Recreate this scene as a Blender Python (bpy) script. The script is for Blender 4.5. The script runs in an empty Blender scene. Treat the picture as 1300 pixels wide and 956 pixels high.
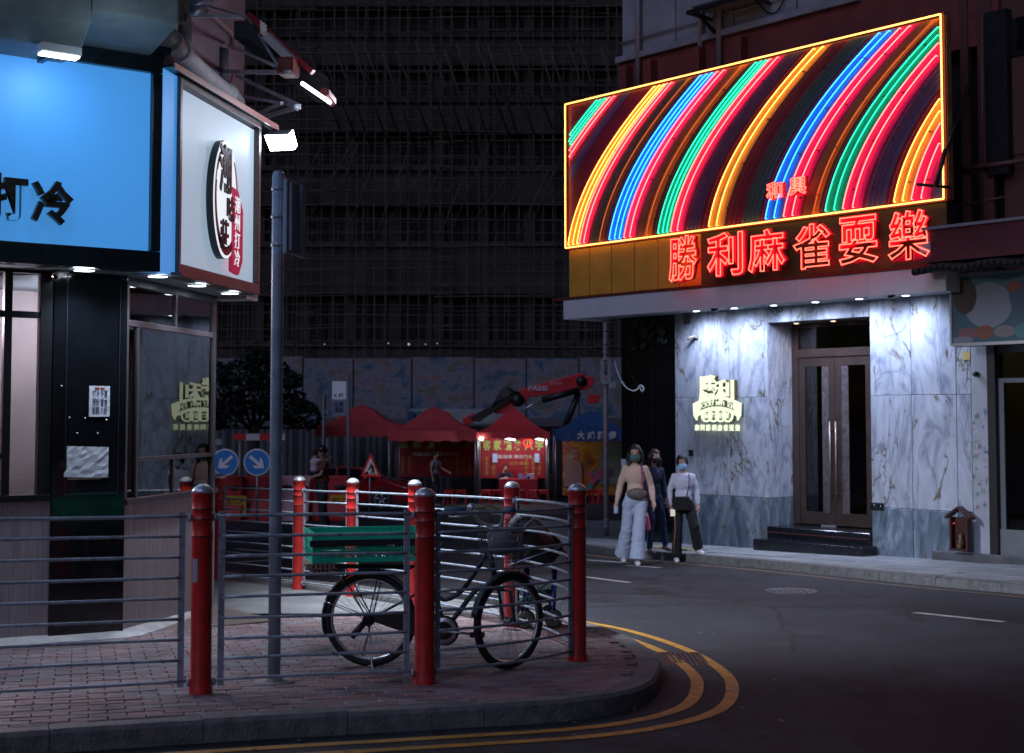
import bpy, bmesh, math, random
from mathutils import Vector, Matrix, Quaternion
random.seed(7)
R = math.radians
scene = bpy.context.scene
COL = scene.collection
# ------------------------------------------------------------------ camera
CAM_H, FPX, SLOPE = 1.4, 1800.0, 0.028
PITCH = math.atan(96.5 / FPX)
cd = bpy.data.cameras.new('camera'); cam = bpy.data.objects.new('camera', cd); COL.objects.link(cam)
scene.camera = cam
cam.location = (0, 0, CAM_H); cam.rotation_euler = (R(90) + PITCH, 0, 0)
cd.sensor_width = 36; cd.sensor_fit = 'HORIZONTAL'; cd.lens = 36 * FPX / 1300
cd.shift_y = -44.5 / 1300; cd.clip_start = .1; cd.clip_end = 2000
cd.dof.use_dof = True; cd.dof.focus_distance = 12.0; cd.dof.aperture_fstop = 3.2
# ------------------------------------------------------------------ world, night sky
w = bpy.data.worlds.new('World'); scene.world = w; w.use_nodes = True
nt = w.node_tree; nt.nodes.clear()
sky = nt.nodes.new('ShaderNodeTexSky'); sky.sky_type = 'NISHITA'; sky.sun_disc = False
sky.sun_elevation = R(4); sky.sun_rotation = R(200)
tint = nt.nodes.new('ShaderNodeMixRGB'); tint.blend_type = 'MULTIPLY'; tint.inputs[0].default_value = 1
tint.inputs[2].default_value = (.42, .55, 1.0, 1)
bg = nt.nodes.new('ShaderNodeBackground'); bg.inputs[1].default_value = 0.013
wo = nt.nodes.new('ShaderNodeOutputWorld')
nt.links.new(sky.outputs[0], tint.inputs[1]); nt.links.new(tint.outputs[0], bg.inputs[0]); nt.links.new(bg.outputs[0], wo.inputs[0])
sl = bpy.data.lights.new('night_sky_glow', 'SUN'); sl.energy = 0.62; sl.angle = R(50); sl.color = (.56, .62, 1.0)
so = bpy.data.objects.new('night_sky_glow', sl); COL.objects.link(so)
so.rotation_euler = (R(54), 0, R(-34))
scene.view_settings.view_transform = 'Standard'; scene.view_settings.look = 'None'
scene.view_settings.exposure = 0.0; scene.view_settings.gamma = 1
cy = scene.cycles
cy.use_denoising = True
try: cy.denoiser = 'OPENIMAGEDENOISE'
except Exception: pass
cy.max_bounces = 6; cy.diffuse_bounces = 3; cy.glossy_bounces = 4; cy.transmission_bounces = 6; cy.transparent_max_bounces = 12
cy.caustics_reflective = False; cy.caustics_refractive = False
cy.sample_clamp_indirect = 3.0; cy.sample_clamp_direct = 0
cy.use_adaptive_sampling = True; cy.adaptive_threshold = 0.01
# ------------------------------------------------------------------ pixel -> place helpers
def ray(px, py):
    x = (px - 650) / FPX; y = (433.5 - py) / FPX
    return Vector((x, math.cos(PITCH) - y * math.sin(PITCH), math.sin(PITCH) + y * math.cos(PITCH)))
def gz(x, y, dz=0): return -SLOPE * y + dz
def G(px, py, dz=0):
    r = ray(px, py); k = -(CAM_H - dz) / (r.z + SLOPE * r.y)
    return Vector((r.x * k, r.y * k, CAM_H + r.z * k))
def PY(px, py, Y):
    r = ray(px, py); k = Y / r.y
    return Vector((r.x * k, Y, CAM_H + r.z * k))
ROAD = -0.12
class Frame:
    def __init__(s, o, rz):
        s.o = Vector(o); s.rz = rz
        s.ex = Vector((math.cos(rz), math.sin(rz), 0)); s.ey = Vector((-math.sin(rz), math.cos(rz), 0))
    def w(s, p): return s.o + s.ex * p[0] + s.ey * p[1] + Vector((0, 0, p[2]))
    def px(s, x, y, d=0.0):
        r = ray(x, y); c = s.o + s.ey * d
        k = (c.x * s.ey.x + c.y * s.ey.y) / (r.x * s.ey.x + r.y * s.ey.y)
        P = Vector((r.x * k, r.y * k, CAM_H + r.z * k)) - s.o
        return (P.dot(s.ex), P.z)
    def loc(s, P):
        q = Vector(P) - s.o
        return (q.dot(s.ex), q.dot(s.ey), q.z)
W = Frame((0, 0, 0), 0)
# ------------------------------------------------------------------ mesh builder
class MB:
    def __init__(s): s.v = []; s.f = []; s.sm = []
    def add(s, vs, fs, smooth=False):
        n = len(s.v); s.v += [Vector(p) for p in vs]
        s.f += [tuple(i + n for i in f) for f in fs]; s.sm += [smooth] * len(fs); return s
    def box(s, x0, x1, y0, y1, z0, z1):
        if x0 > x1: x0, x1 = x1, x0
        if y0 > y1: y0, y1 = y1, y0
        if z0 > z1: z0, z1 = z1, z0
        return s.add([(x0,y0,z0),(x1,y0,z0),(x1,y1,z0),(x0,y1,z0),(x0,y0,z1),(x1,y0,z1),(x1,y1,z1),(x0,y1,z1)],
              [(0,3,2,1),(4,5,6,7),(0,1,5,4),(1,2,6,5),(2,3,7,6),(3,0,4,7)])
    def bbox(s, x0, x1, y0, y1, z0, z1, b=.01):
        # box with chamfered vertical and top edges
        if x0 > x1: x0, x1 = x1, x0
        if y0 > y1: y0, y1 = y1, y0
        if z0 > z1: z0, z1 = z1, z0
        def ring(i, z): return [(x0+i,y0,z),(x1-i,y0,z),(x1,y0+i,z),(x1,y1-i,z),(x1-i,y1,z),(x0+i,y1,z),(x0,y1-i,z),(x0,y0+i,z)]
        def inner(z): return [(x0+2*b,y0+b,z),(x1-2*b,y0+b,z),(x1-b,y0+2*b,z),(x1-b,y1-2*b,z),(x1-2*b,y1-b,z),(x0+2*b,y1-b,z),(x0+b,y1-2*b,z),(x0+b,y0+2*b,z)]
        vs = inner(z0) + ring(b, z0+b) + ring(b, z1-b) + inner(z1)
        fs = [tuple(range(7,-1,-1)), tuple(range(24,32))]
        for k in range(3):
            for i in range(8):
                j = (i+1) % 8; fs.append((k*8+i, k*8+j, k*8+8+j, k*8+8+i))
        return s.add(vs, fs)
    def quad(s, a, b, c, d): return s.add([a, b, c, d], [(0, 1, 2, 3)])
    def prism(s, pts, a, b, axis='y'):
        n = len(pts)
        def m(p, t):
            if axis == 'y': return (p[0], t, p[1])
            if axis == 'z': return (p[0], p[1], t)
            return (t, p[0], p[1])
        vs = [m(p, a) for p in pts] + [m(p, b) for p in pts]
        fs = [tuple(range(n)), tuple(range(2*n-1, n-1, -1))] + [(i, i+n, (i+1) % n + n, (i+1) % n) for i in range(n)]
        return s.add(vs, fs)
    def tube(s, pts, r, n=8, cap=True, closed=False, flat=None, smooth=True):
        pts = [Vector(p) for p in pts]; m = len(pts)
        if not isinstance(r, (list, tuple)): r = [r] * m
        tan = []
        for i in range(m):
            a = pts[i-1] if (i > 0 or closed) else pts[0]; b = pts[(i+1) % m] if (i < m-1 or closed) else pts[-1]
            t = (b - a); tan.append(t.normalized() if t.length > 1e-9 else Vector((0,0,1)))
        ref = Vector((0,0,1)) if abs(tan[0].z) < .9 else Vector((0,1,0))
        u = tan[0].cross(ref).normalized(); vs = []
        for i in range(m):
            if i: u = (u - tan[i] * u.dot(tan[i]))
            if u.length < 1e-6: u = tan[i].orthogonal()
            u.normalize(); v = tan[i].cross(u)
            for k in range(n):
                a = 2*math.pi*(k+.5)/n
                p = u*math.cos(a)*r[i] + v*math.sin(a)*r[i]
                if flat: p = Vector((p.x*flat[0], p.y*flat[1], p.z*flat[2]))
                vs.append(pts[i] + p)
        fs = []
        for i in range(m if closed else m-1):
            j = (i+1) % m
            for k in range(n):
                l = (k+1) % n; fs.append((i*n+k, i*n+l, j*n+l, j*n+k))
        if cap and not closed: fs += [tuple(range(n-1,-1,-1)), tuple(range((m-1)*n, m*n))]
        return s.add(vs, fs, smooth)
    def ell(s, c, r, nu=12, nv=8, rot=None, smooth=True):
        c = Vector(c); r = r if isinstance(r, (list, tuple)) else (r, r, r); vs = []; fs = []
        for j in range(1, nv):
            t = math.pi*j/nv
            for i in range(nu):
                a = 2*math.pi*i/nu; vs.append(Vector((r[0]*math.sin(t)*math.cos(a), r[1]*math.sin(t)*math.sin(a), r[2]*math.cos(t))))
        vs += [Vector((0,0,r[2])), Vector((0,0,-r[2]))]; T = (nv-1)*nu
        for j in range(nv-2):
            for i in range(nu):
                k = (i+1) % nu; fs.append((j*nu+i, (j+1)*nu+i, (j+1)*nu+k, j*nu+k))
        for i in range(nu):
            k = (i+1) % nu; fs += [(T, i, k), (T+1, (nv-2)*nu+k, (nv-2)*nu+i)]
        if rot is not None: vs = [rot @ p for p in vs]
        return s.add([p + c for p in vs], fs, smooth)
    def lathe(s, prof, c=(0,0,0), n=20, axis='z', smooth=True):
        c = Vector(c); vs = []; m = len(prof)
        for (rr, h) in prof:
            for k in range(n):
                a = 2*math.pi*k/n; x, y = rr*math.cos(a), rr*math.sin(a)
                vs.append(c + (Vector((x, y, h)) if axis == 'z' else Vector((x, h, y)) if axis == 'y' else Vector((h, x, y))))
        fs = [(i*n+k, i*n+(k+1)%n, (i+1)*n+(k+1)%n, (i+1)*n+k) for i in range(m-1) for k in range(n)]
        mr_ = max(q[0] for q in prof); ring_ = min(q[0] for q in prof) > .25*mr_
        if prof[0][0] > 1e-6 and not ring_: fs.append(tuple(range(n-1,-1,-1)))
        if prof[-1][0] > 1e-6 and not ring_: fs.append(tuple(range((m-1)*n, m*n)))
        return s.add(vs, fs, smooth)
    def text(s, body, cx, cz, y, w=None, h=None, depth=.004, bold=0.0, outline=0.0, res=2, vertical=False, shear=0):
        vs, fs = glyphs(body, bold, outline, res, vertical)
        xs = [p[0] for p in vs]; ys = [p[1] for p in vs]
        x0, x1, y0, y1 = min(xs), max(xs), min(ys), max(ys)
        sx = (w / (x1-x0)) if w else None; sy = (h / (y1-y0)) if h else None
        sx = sx or sy; sy = sy or sx
        mx, my = (x0+x1)/2, (y0+y1)/2
        if outline:
            return s.add([(cx + (p[0]-mx)*sx, y - p[2]*sx, cz + (p[1]-my)*sy) for p in vs], fs, True)
        return s.add([(cx + (p[0]-mx)*sx + shear*(p[1]-my)*sy, y - (p[2]+.5)*depth, cz + (p[1]-my)*sy) for p in vs], fs)
    def xf(s, M):
        s.v = [M @ p for p in s.v]; return s
    def merge(s, o):
        n = len(s.v); s.v += o.v; s.f += [tuple(i+n for i in f) for f in o.f]; s.sm += o.sm; return s
    def mesh(s, name, off=(0,0,0)):
        me = bpy.data.meshes.new(name); off = Vector(off)
        me.from_pydata([tuple(p - off) for p in s.v], [], s.f)
        me.polygons.foreach_set('use_smooth', s.sm); me.update(); me.validate()
        return me
_gc = {}
def glyphs(body, bold, outline, res, vertical):
    key = (body, bold, outline, res, vertical)
    if key in _gc: return _gc[key]
    c = bpy.data.curves.new('lettering', 'FONT'); c.body = '\n'.join(body) if vertical else body
    c.resolution_u = res; c.offset = bold; c.align_x = 'CENTER'
    if outline: c.fill_mode = 'NONE'; c.bevel_depth = outline; c.bevel_resolution = 1
    else: c.extrude = .5
    o = bpy.data.objects.new('lettering', c); COL.objects.link(o)
    me = bpy.data.meshes.new_from_object(o.evaluated_get(bpy.context.evaluated_depsgraph_get()))
    r = ([tuple(v.co) for v in me.vertices], [tuple(p.vertices) for p in me.polygons])
    bpy.data.objects.remove(o); bpy.data.curves.remove(c); bpy.data.meshes.remove(me)
    _gc[key] = r; return r
OFF = {}
def link(o): COL.objects.link(o); return o
def props(o, label=None, cat=None, group=None, kind=None):
    if label: o['label'] = label
    if cat: o['category'] = cat
    if group: o['group'] = group
    if kind: o['kind'] = kind
    return o
def thing(fr, name, label, cat, o=(0,0,0), group=None):
    e = link(bpy.data.objects.new(name, None)); e.empty_display_size = .2
    e.location = fr.w(o); e.rotation_euler = (0, 0, fr.rz); OFF[e.name] = Vector(o)
    return props(e, label, cat, group)
def part(parent, name, mb, mat, label=None, kind=None, bev=0):
    off = OFF[parent.name]
    me = mb.mesh(name, off) if isinstance(mb, MB) else mb
    if len(me.materials) == 0: me.materials.append(mat)
    o = link(bpy.data.objects.new(name, me)); o.parent = parent; OFF[o.name] = off
    if bev:
        m = o.modifiers.new('edge', 'BEVEL'); m.width = bev; m.segments = 2; m.limit_method = 'ANGLE'
    return props(o, label, None, None, kind)
def solo(fr, name, label, cat, mb, mat, o=(0,0,0), group=None, kind=None, bev=0):
    me = mb.mesh(name, o); me.materials.append(mat)
    x = link(bpy.data.objects.new(name, me)); x.location = fr.w(o); x.rotation_euler = (0, 0, fr.rz); OFF[x.name] = Vector(o)
    if bev:
        m = x.modifiers.new('edge', 'BEVEL'); m.width = bev; m.segments = 2; m.limit_method = 'ANGLE'
    return props(x, label, cat, group, kind)
def struct(name, mb, mat, kind='structure'):
    me = mb.mesh(name); me.materials.append(mat)
    o = link(bpy.data.objects.new(name, me)); OFF[o.name] = Vector((0,0,0)); return props(o, kind=kind)
def copy_tree(o, parent=None):
    c = link(o.copy()); c.parent = parent
    if parent: c.matrix_parent_inverse = o.matrix_parent_inverse
    OFF[c.name] = OFF[o.name]
    for ch in list(o.children): copy_tree(ch, c)
    return c
def organic(mb, voxel, smooth=4, noise=0.0, nscale=.15):
    me = mb.mesh('m'); o = link(bpy.data.objects.new('m', me))
    m = o.modifiers.new('r', 'REMESH'); m.mode = 'VOXEL'; m.voxel_size = voxel
    m = o.modifiers.new('s', 'SMOOTH'); m.factor = .5; m.iterations = smooth
    if noise:
        t = bpy.data.textures.new('folds', 'CLOUDS'); t.noise_scale = nscale
        m = o.modifiers.new('d', 'DISPLACE'); m.texture = t; m.strength = noise; m.texture_coords = 'LOCAL'; m.mid_level = .5
    me2 = bpy.data.meshes.new_from_object(o.evaluated_get(bpy.context.evaluated_depsgraph_get()))
    for p in me2.polygons: p.use_smooth = True
    bpy.data.objects.remove(o); bpy.data.meshes.remove(me)
    return me2
# ------------------------------------------------------------------ materials
MATS = {}
def mat(name, c, rough=.6, metal=0.0, var=0.0, scale=6.0, bump=0.0, bscale=40.0, emit=None, es=0.0, c2=None, stretch=(1,1,1), coat=0.0, spec=.5, contrast=(.35,.65)):
    if name in MATS: return MATS[name]
    m = bpy.data.materials.new(name); m.use_nodes = True; n = m.node_tree; N = n.nodes; L = n.links
    b = N['Principled BSDF']; b.inputs['Base Color'].default_value = (*c, 1)
    b.inputs['Roughness'].default_value = rough; b.inputs['Metallic'].default_value = metal
    b.inputs['Coat Weight'].default_value = coat; b.inputs['Specular IOR Level'].default_value = spec
    if emit: b.inputs['Emission Color'].default_value = (*emit, 1); b.inputs['Emission Strength'].default_value = es
    if var or bump or c2:
        tc = N.new('ShaderNodeTexCoord'); mp = N.new('ShaderNodeMapping'); mp.inputs['Scale'].default_value = stretch
        L.new(tc.outputs['Object'], mp.inputs[0])
        if var or c2:
            no = N.new('ShaderNodeTexNoise'); no.inputs['Scale'].default_value = scale; no.inputs['Detail'].default_value = 6; no.inputs['Roughness'].default_value = .62
            L.new(mp.outputs[0], no.inputs['Vector'])
            cr = N.new('ShaderNodeValToRGB'); cr.color_ramp.elements[0].position = contrast[0]; cr.color_ramp.elements[1].position = contrast[1]
            if c2: a, z = c, c2
            else: a = tuple(max(0, x*(1-var)) for x in c); z = tuple(min(1, x*(1+var)) for x in c)
            cr.color_ramp.elements[0].color = (*a, 1); cr.color_ramp.elements[1].color = (*z, 1)
            L.new(no.outputs[0], cr.inputs[0]); L.new(cr.outputs[0], b.inputs['Base Color'])
            mr = N.new('ShaderNodeMapRange'); mr.inputs[3].default_value = max(.02, rough-.1); mr.inputs[4].default_value = min(1, rough+.1)
            L.new(no.outputs[0], mr.inputs[0]); L.new(mr.outputs[0], b.inputs['Roughness'])
        if bump:
            n2 = N.new('ShaderNodeTexNoise'); n2.inputs['Scale'].default_value = bscale; n2.inputs['Detail'].default_value = 5
            L.new(mp.outputs[0], n2.inputs['Vector'])
            bp = N.new('ShaderNodeBump'); bp.inputs['Strength'].default_value = bump; bp.inputs['Distance'].default_value = .02
            L.new(n2.outputs[0], bp.inputs['Height']); L.new(bp.outputs[0], b.inputs['Normal'])
    MATS[name] = m; return m
def emis(name, c, s):
    if name in MATS: return MATS[name]
    m = bpy.data.materials.new(name); m.use_nodes = True; b = m.node_tree.nodes['Principled BSDF']
    b.inputs['Base Color'].default_value = (.02, .02, .02, 1); b.inputs['Emission Color'].default_value = (*c, 1); b.inputs['Emission Strength'].default_value = s
    MATS[name] = m; return m
def glassmat(name, tint=(1,1,1), refl=.12, rough=.0):
    m = bpy.data.materials.new(name); m.use_nodes = True; n = m.node_tree; N = n.nodes; L = n.links; N.clear()
    o = N.new('ShaderNodeOutputMaterial'); t = N.new('ShaderNodeBsdfTransparent'); t.inputs[0].default_value = (*tint, 1)
    g = N.new('ShaderNodeBsdfGlossy'); g.inputs['Roughness'].default_value = rough
    f = N.new('ShaderNodeFresnel'); f.inputs[0].default_value = 1.5
    a = N.new('ShaderNodeMath'); a.operation = 'MULTIPLY_ADD'; a.inputs[1].default_value = 1.25; a.inputs[2].default_value = refl; a.use_clamp = True
    mx = N.new('ShaderNodeMixShader')
    L.new(f.outputs[0], a.inputs[0]); L.new(a.outputs[0], mx.inputs[0]); L.new(t.outputs[0], mx.inputs[1]); L.new(g.outputs[0], mx.inputs[2]); L.new(mx.outputs[0], o.inputs[0])
    MATS[name] = m; return m
def marble(name, dark=False):
    m = bpy.data.materials.new(name); m.use_nodes = True; n = m.node_tree; N = n.nodes; L = n.links; b = N['Principled BSDF']
    tc = N.new('ShaderNodeTexCoord'); oi = N.new('ShaderNodeObjectInfo'); ad = N.new('ShaderNodeVectorMath'); ad.operation = 'MULTIPLY_ADD'
    cb = N.new('ShaderNodeCombineXYZ')
    for i in range(3): L.new(oi.outputs['Random'], cb.inputs[i])
    L.new(cb.outputs[0], ad.inputs[0]); ad.inputs[1].default_value = (37, 19, 53); L.new(tc.outputs['Object'], ad.inputs[2])
    mp = N.new('ShaderNodeMapping'); mp.inputs['Scale'].default_value = (1.0, 1, .34); mp.inputs['Rotation'].default_value = (0, R(16), 0); L.new(ad.outputs[0], mp.inputs[0])
    n1 = N.new('ShaderNodeTexNoise'); n1.inputs['Scale'].default_value = 2.3; n1.inputs['Detail'].default_value = 9; n1.inputs['Roughness'].default_value = .62; n1.inputs['Distortion'].default_value = 2.6
    L.new(mp.outputs[0], n1.inputs['Vector'])
    c1 = N.new('ShaderNodeValToRGB'); e = c1.color_ramp.elements
    if dark:
        e[0].position = .32; e[0].color = (.07,.10,.13,1); e[1].position = .7; e[1].color = (.36,.42,.48,1)
        k = e.new(.5); k.color = (.16,.21,.26,1)
    else:
        e[0].position = .30; e[0].color = (.22,.25,.34,1); e[1].position = .72; e[1].color = (.55,.57,.66,1)
        k = e.new(.46); k.color = (.40,.43,.49,1)
    L.new(n1.outputs[0], c1.inputs[0])
    def vein(scale, dist, width, seedv):
        nn = N.new('ShaderNodeTexNoise'); nn.inputs['Scale'].default_value = scale; nn.inputs['Detail'].default_value = 7; nn.inputs['Roughness'].default_value = .6; nn.inputs['Distortion'].default_value = dist
        v = N.new('ShaderNodeVectorMath'); v.operation = 'ADD'; v.inputs[1].default_value = seedv; L.new(mp.outputs[0], v.inputs[0]); L.new(v.outputs[0], nn.inputs['Vector'])
        s1 = N.new('ShaderNodeMath'); s1.operation = 'SUBTRACT'; s1.inputs[1].default_value = .5; L.new(nn.outputs[0], s1.inputs[0])
        s2 = N.new('ShaderNodeMath'); s2.operation = 'ABSOLUTE'; L.new(s1.outputs[0], s2.inputs[0])
        s3 = N.new('ShaderNodeMapRange'); s3.inputs[1].default_value = 0; s3.inputs[2].default_value = width; s3.inputs[3].default_value = 1; s3.inputs[4].default_value = 0; L.new(s2.outputs[0], s3.inputs[0])
        return s3
    v1 = vein(1.5, 1.2, .035, (3,1,7)); x1 = N.new('ShaderNodeMixRGB'); x1.inputs[2].default_value = (.13,.15,.20,1)
    ml = N.new('ShaderNodeMath'); ml.operation = 'MULTIPLY'; ml.inputs[1].default_value = .5; L.new(v1.outputs[0], ml.inputs[0]); L.new(ml.outputs[0], x1.inputs[0]); L.new(c1.outputs[0], x1.inputs[1])
    v2 = vein(1.1, 1.0, .015, (11,5,2))
    gate = N.new('ShaderNodeTexNoise'); gate.inputs['Scale'].default_value = 2.2; L.new(ad.outputs[0], gate.inputs['Vector'])
    gm = N.new('ShaderNodeMapRange'); gm.inputs[1].default_value = .50; gm.inputs[2].default_value = .56; L.new(gate.outputs[0], gm.inputs[0])
    m2 = N.new('ShaderNodeMath'); m2.operation = 'MULTIPLY'; L.new(v2.outputs[0], m2.inputs[0]); L.new(gm.outputs[0], m2.inputs[1])
    x2 = N.new('ShaderNodeMixRGB'); x2.inputs[2].default_value = (.12,.085,.03,1); L.new(m2.outputs[0], x2.inputs[0]); L.new(x1.outputs[0], x2.inputs[1])
    L.new(x2.outputs[0], b.inputs['Base Color']); b.inputs['Roughness'].default_value = .22
    MATS[name] = m; return m
M = mat
red_paint = M('red_post_paint', (.50,.018,.018), .42, var=.22, scale=9, bump=.12, bscale=90)
def wear(m, col, scale, lo, hi, stretch=(1,1,1), seed=0.0, rough=None):
    N = m.node_tree.nodes; L = m.node_tree.links; b = N['Principled BSDF']
    tc = N.new('ShaderNodeTexCoord'); mp = N.new('ShaderNodeMapping'); mp.inputs['Scale'].default_value = stretch; mp.inputs['Location'].default_value = (seed, seed*2, seed*3)
    oi = N.new('ShaderNodeObjectInfo'); ad = N.new('ShaderNodeVectorMath'); ad.operation = 'ADD'
    L.new(tc.outputs['Object'], ad.inputs[0]); L.new(oi.outputs['Location'], ad.inputs[1]); L.new(ad.outputs[0], mp.inputs[0])
    no = N.new('ShaderNodeTexNoise'); no.inputs['Scale'].default_value = scale; no.inputs['Detail'].default_value = 9; no.inputs['Roughness'].default_value = .7; L.new(mp.outputs[0], no.inputs['Vector'])
    mr = N.new('ShaderNodeMapRange'); mr.inputs[1].default_value = lo; mr.inputs[2].default_value = hi; L.new(no.outputs[0], mr.inputs[0])
    mx = N.new('ShaderNodeMixRGB'); mx.inputs[2].default_value = (*col, 1); L.new(mr.outputs[0], mx.inputs[0])
    if b.inputs['Base Color'].links: L.new(b.inputs['Base Color'].links[0].from_socket, mx.inputs[1])
    else: mx.inputs[1].default_value = b.inputs['Base Color'].default_value[:]
    L.new(mx.outputs[0], b.inputs['Base Color'])
wear(red_paint, (.10,.045,.035), 9, .64, .68); wear(red_paint, (.30,.20,.19), 26, .69, .71, seed=3); wear(red_paint, (.12,.03,.025), 3, .50, .75, stretch=(1,1,.3), seed=7)
galv = M('galvanised_steel', (.36,.42,.50), .38, .35, var=.25, scale=14, bump=.08)
galv_dull = M('dull_grey_paint', (.33,.45,.57), .4, .1, var=.18, scale=8, bump=.05)
black_paint = M('black_paint', (.012,.012,.014), .4, var=.2, scale=8)
black_gloss = M('black_polished_stone', (.006,.007,.010), .08, coat=.5, var=.2, scale=4)
chrome = M('chrome', (.62,.63,.67), .28, .7)
silver = M('silver_dome_paint', (.55,.60,.66), .35, .6, var=.12, scale=12)
wear(galv, (.13,.09,.075), 14, .60, .66, seed=2); wear(galv_dull, (.13,.14,.15), 7, .60, .68, stretch=(1,1,.4), seed=5)
wear(silver, (.2,.18,.17), 20, .6, .68)
rubber = M('tyre_rubber', (.018,.018,.019), .75, bump=.1)
concrete = M('weathered_concrete', (.20,.23,.24), .85, c2=(.33,.36,.36), scale=2.2, bump=.3, bscale=18)
white_paint = M('white_paint', (.72,.73,.75), .5, var=.08, scale=5, bump=.03)
skin = M('skin', (.55,.33,.25), .5, var=.06, scale=20)
hairm = M('black_hair', (.012,.009,.008), .45, bump=.6, bscale=60, stretch=(1,1,.15))
# ================================================================== GROUND
def catmull(P, n=6, closed=False):
    out = []; m = len(P)
    for i in range(m-1):
        p0 = P[max(0, i-1)]; p1 = P[i]; p2 = P[i+1]; p3 = P[min(m-1, i+2)]
        for k in range(n):
            t = k/n
            out.append(tuple(.5*((2*b) + (-a+c)*t + (2*a-5*b+4*c-d)*t*t + (-a+3*b-3*c+d)*t**3) for a, b, c, d in zip(p0, p1, p2, p3)))
    out.append(tuple(P[-1])); return out
def resample(P, step):
    out = [P[0]]; acc = 0; last = Vector(P[0])
    for q in P[1:]:
        q = Vector(q)
        while (q-last).length >= step:
            last = last + (q-last).normalized()*step; out.append(tuple(last))
    return out
def offset_path(P, d):
    out = []
    for i, p in enumerate(P):
        a = Vector(P[max(0, i-1)]); b = Vector(P[min(len(P)-1, i+1)]); t = (b-a).normalized()
        out.append((p[0] - t.y*d, p[1] + t.x*d))
    return out
def inside(x, y, P):
    c = False; j = len(P)-1
    for i in range(len(P)):
        if (P[i][1] > y) != (P[j][1] > y) and x < (P[j][0]-P[i][0])*(y-P[i][1])/(P[j][1]-P[i][1]) + P[i][0]: c = not c
        j = i
    return c
asphalt = M('asphalt', (.014,.017,.024), .74, c2=(.038,.044,.060), scale=1.1, bump=.55, bscale=130, contrast=(.25,.75))
def aggregate(m):
    N = m.node_tree.nodes; L = m.node_tree.links; b = N['Principled BSDF']
    tc = N.new('ShaderNodeTexCoord'); v = N.new('ShaderNodeTexVoronoi'); v.inputs['Scale'].default_value = 70; L.new(tc.outputs['Object'], v.inputs['Vector'])
    cr = N.new('ShaderNodeValToRGB'); cr.color_ramp.elements[0].position = .1; cr.color_ramp.elements[0].color = (1.5,1.5,1.5,1); cr.color_ramp.elements[1].position = .55; cr.color_ramp.elements[1].color = (.65,.65,.65,1)
    L.new(v.outputs['Distance'], cr.inputs[0])
    mx = N.new('ShaderNodeMixRGB'); mx.blend_type = 'MULTIPLY'; mx.inputs[0].default_value = 1
    src = b.inputs['Base Color'].links[0].from_socket; L.new(src, mx.inputs[1]); L.new(cr.outputs[0], mx.inputs[2]); L.new(mx.outputs[0], b.inputs['Base Color'])
aggregate(asphalt)
wear(asphalt, (.008,.008,.010), .55, .52, .58, stretch=(1,.45,1), seed=4); wear(asphalt, (.060,.062,.072), 1.7, .58, .72, stretch=(.5,1,1), seed=9); wear(asphalt, (.012,.012,.013), 3.2, .66, .69, seed=13)
def cracks(m):
    N = m.node_tree.nodes; L = m.node_tree.links; b = N['Principled BSDF']
    tc = N.new('ShaderNodeTexCoord'); no = N.new('ShaderNodeTexNoise'); no.inputs['Scale'].default_value = 1.4; no.inputs['Detail'].default_value = 6; L.new(tc.outputs['Object'], no.inputs['Vector'])
    mx0 = N.new('ShaderNodeMixRGB'); mx0.inputs[0].default_value = .22; L.new(tc.outputs['Object'], mx0.inputs[1]); L.new(no.outputs['Color'], mx0.inputs[2])
    v = N.new('ShaderNodeTexVoronoi'); v.feature = 'DISTANCE_TO_EDGE'; v.inputs['Scale'].default_value = .42; L.new(mx0.outputs[0], v.inputs['Vector'])
    mr = N.new('ShaderNodeMapRange'); mr.inputs[1].default_value = .0; mr.inputs[2].default_value = .012; mr.inputs[3].default_value = 1; mr.inputs[4].default_value = 0; L.new(v.outputs['Distance'], mr.inputs[0])
    mx = N.new('ShaderNodeMixRGB'); mx.inputs[2].default_value = (.008,.008,.009,1); L.new(mr.outputs[0], mx.inputs[0]); L.new(b.inputs['Base Color'].links[0].from_socket, mx.inputs[1]); L.new(mx.outputs[0], b.inputs['Base Color'])
cracks(asphalt)
def sheet(P, dz): return MB().add([(x, y, gz(x, y, dz)) for x, y in P], [tuple(range(len(P)))])
mb = MB()
nx, ny = 12, 16
xs = [-160 + 320*i/nx for i in range(nx+1)]; ys = [-12 + 260*j/ny for j in range(ny+1)]
mb.add([(x, y, gz(x, y, ROAD)) for y in ys for x in xs], [(j*(nx+1)+i, j*(nx+1)+i+1, (j+1)*(nx+1)+i+1, (j+1)*(nx+1)+i) for j in range(ny) for i in range(nx)])
struct('road', mb, asphalt)
# --- near pavement (rounded corner we look across)
KP = [(-9.0,24.0),(-6.2,20.9),(-4.2,18.5),(-3.0,17.15),(-1.95,16.0),(-1.05,14.95),(-.25,13.75),(.35,12.85),(.66,12.2),(.93,11.2),(1.03,10.2),(.98,9.47),(.79,8.78),(.35,8.32),(-.4,8.05),(-1.6,7.68),(-3.0,7.15),(-5.2,6.2),(-9,4.5)]
K = resample(catmull(KP, 10), .06)
pav_poly = K + [(-14, 4.5), (-14, 24)]
pave_base = M('pavement_mortar', (.05,.048,.05), .9, c2=(.09,.085,.085), scale=7, bump=.3)
struct('pavement', sheet(K + [(-14, 4.5), (-14, 24)], -.035), pave_base)
pavement = bpy.data.objects['pavement']
# kerb stones
Kin = offset_path(K, -.16)
def side(P): return P
granite = M('granite_kerb', (.10,.10,.105), .7, c2=(.19,.185,.18), scale=12, bump=.4, bscale=60)
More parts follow.
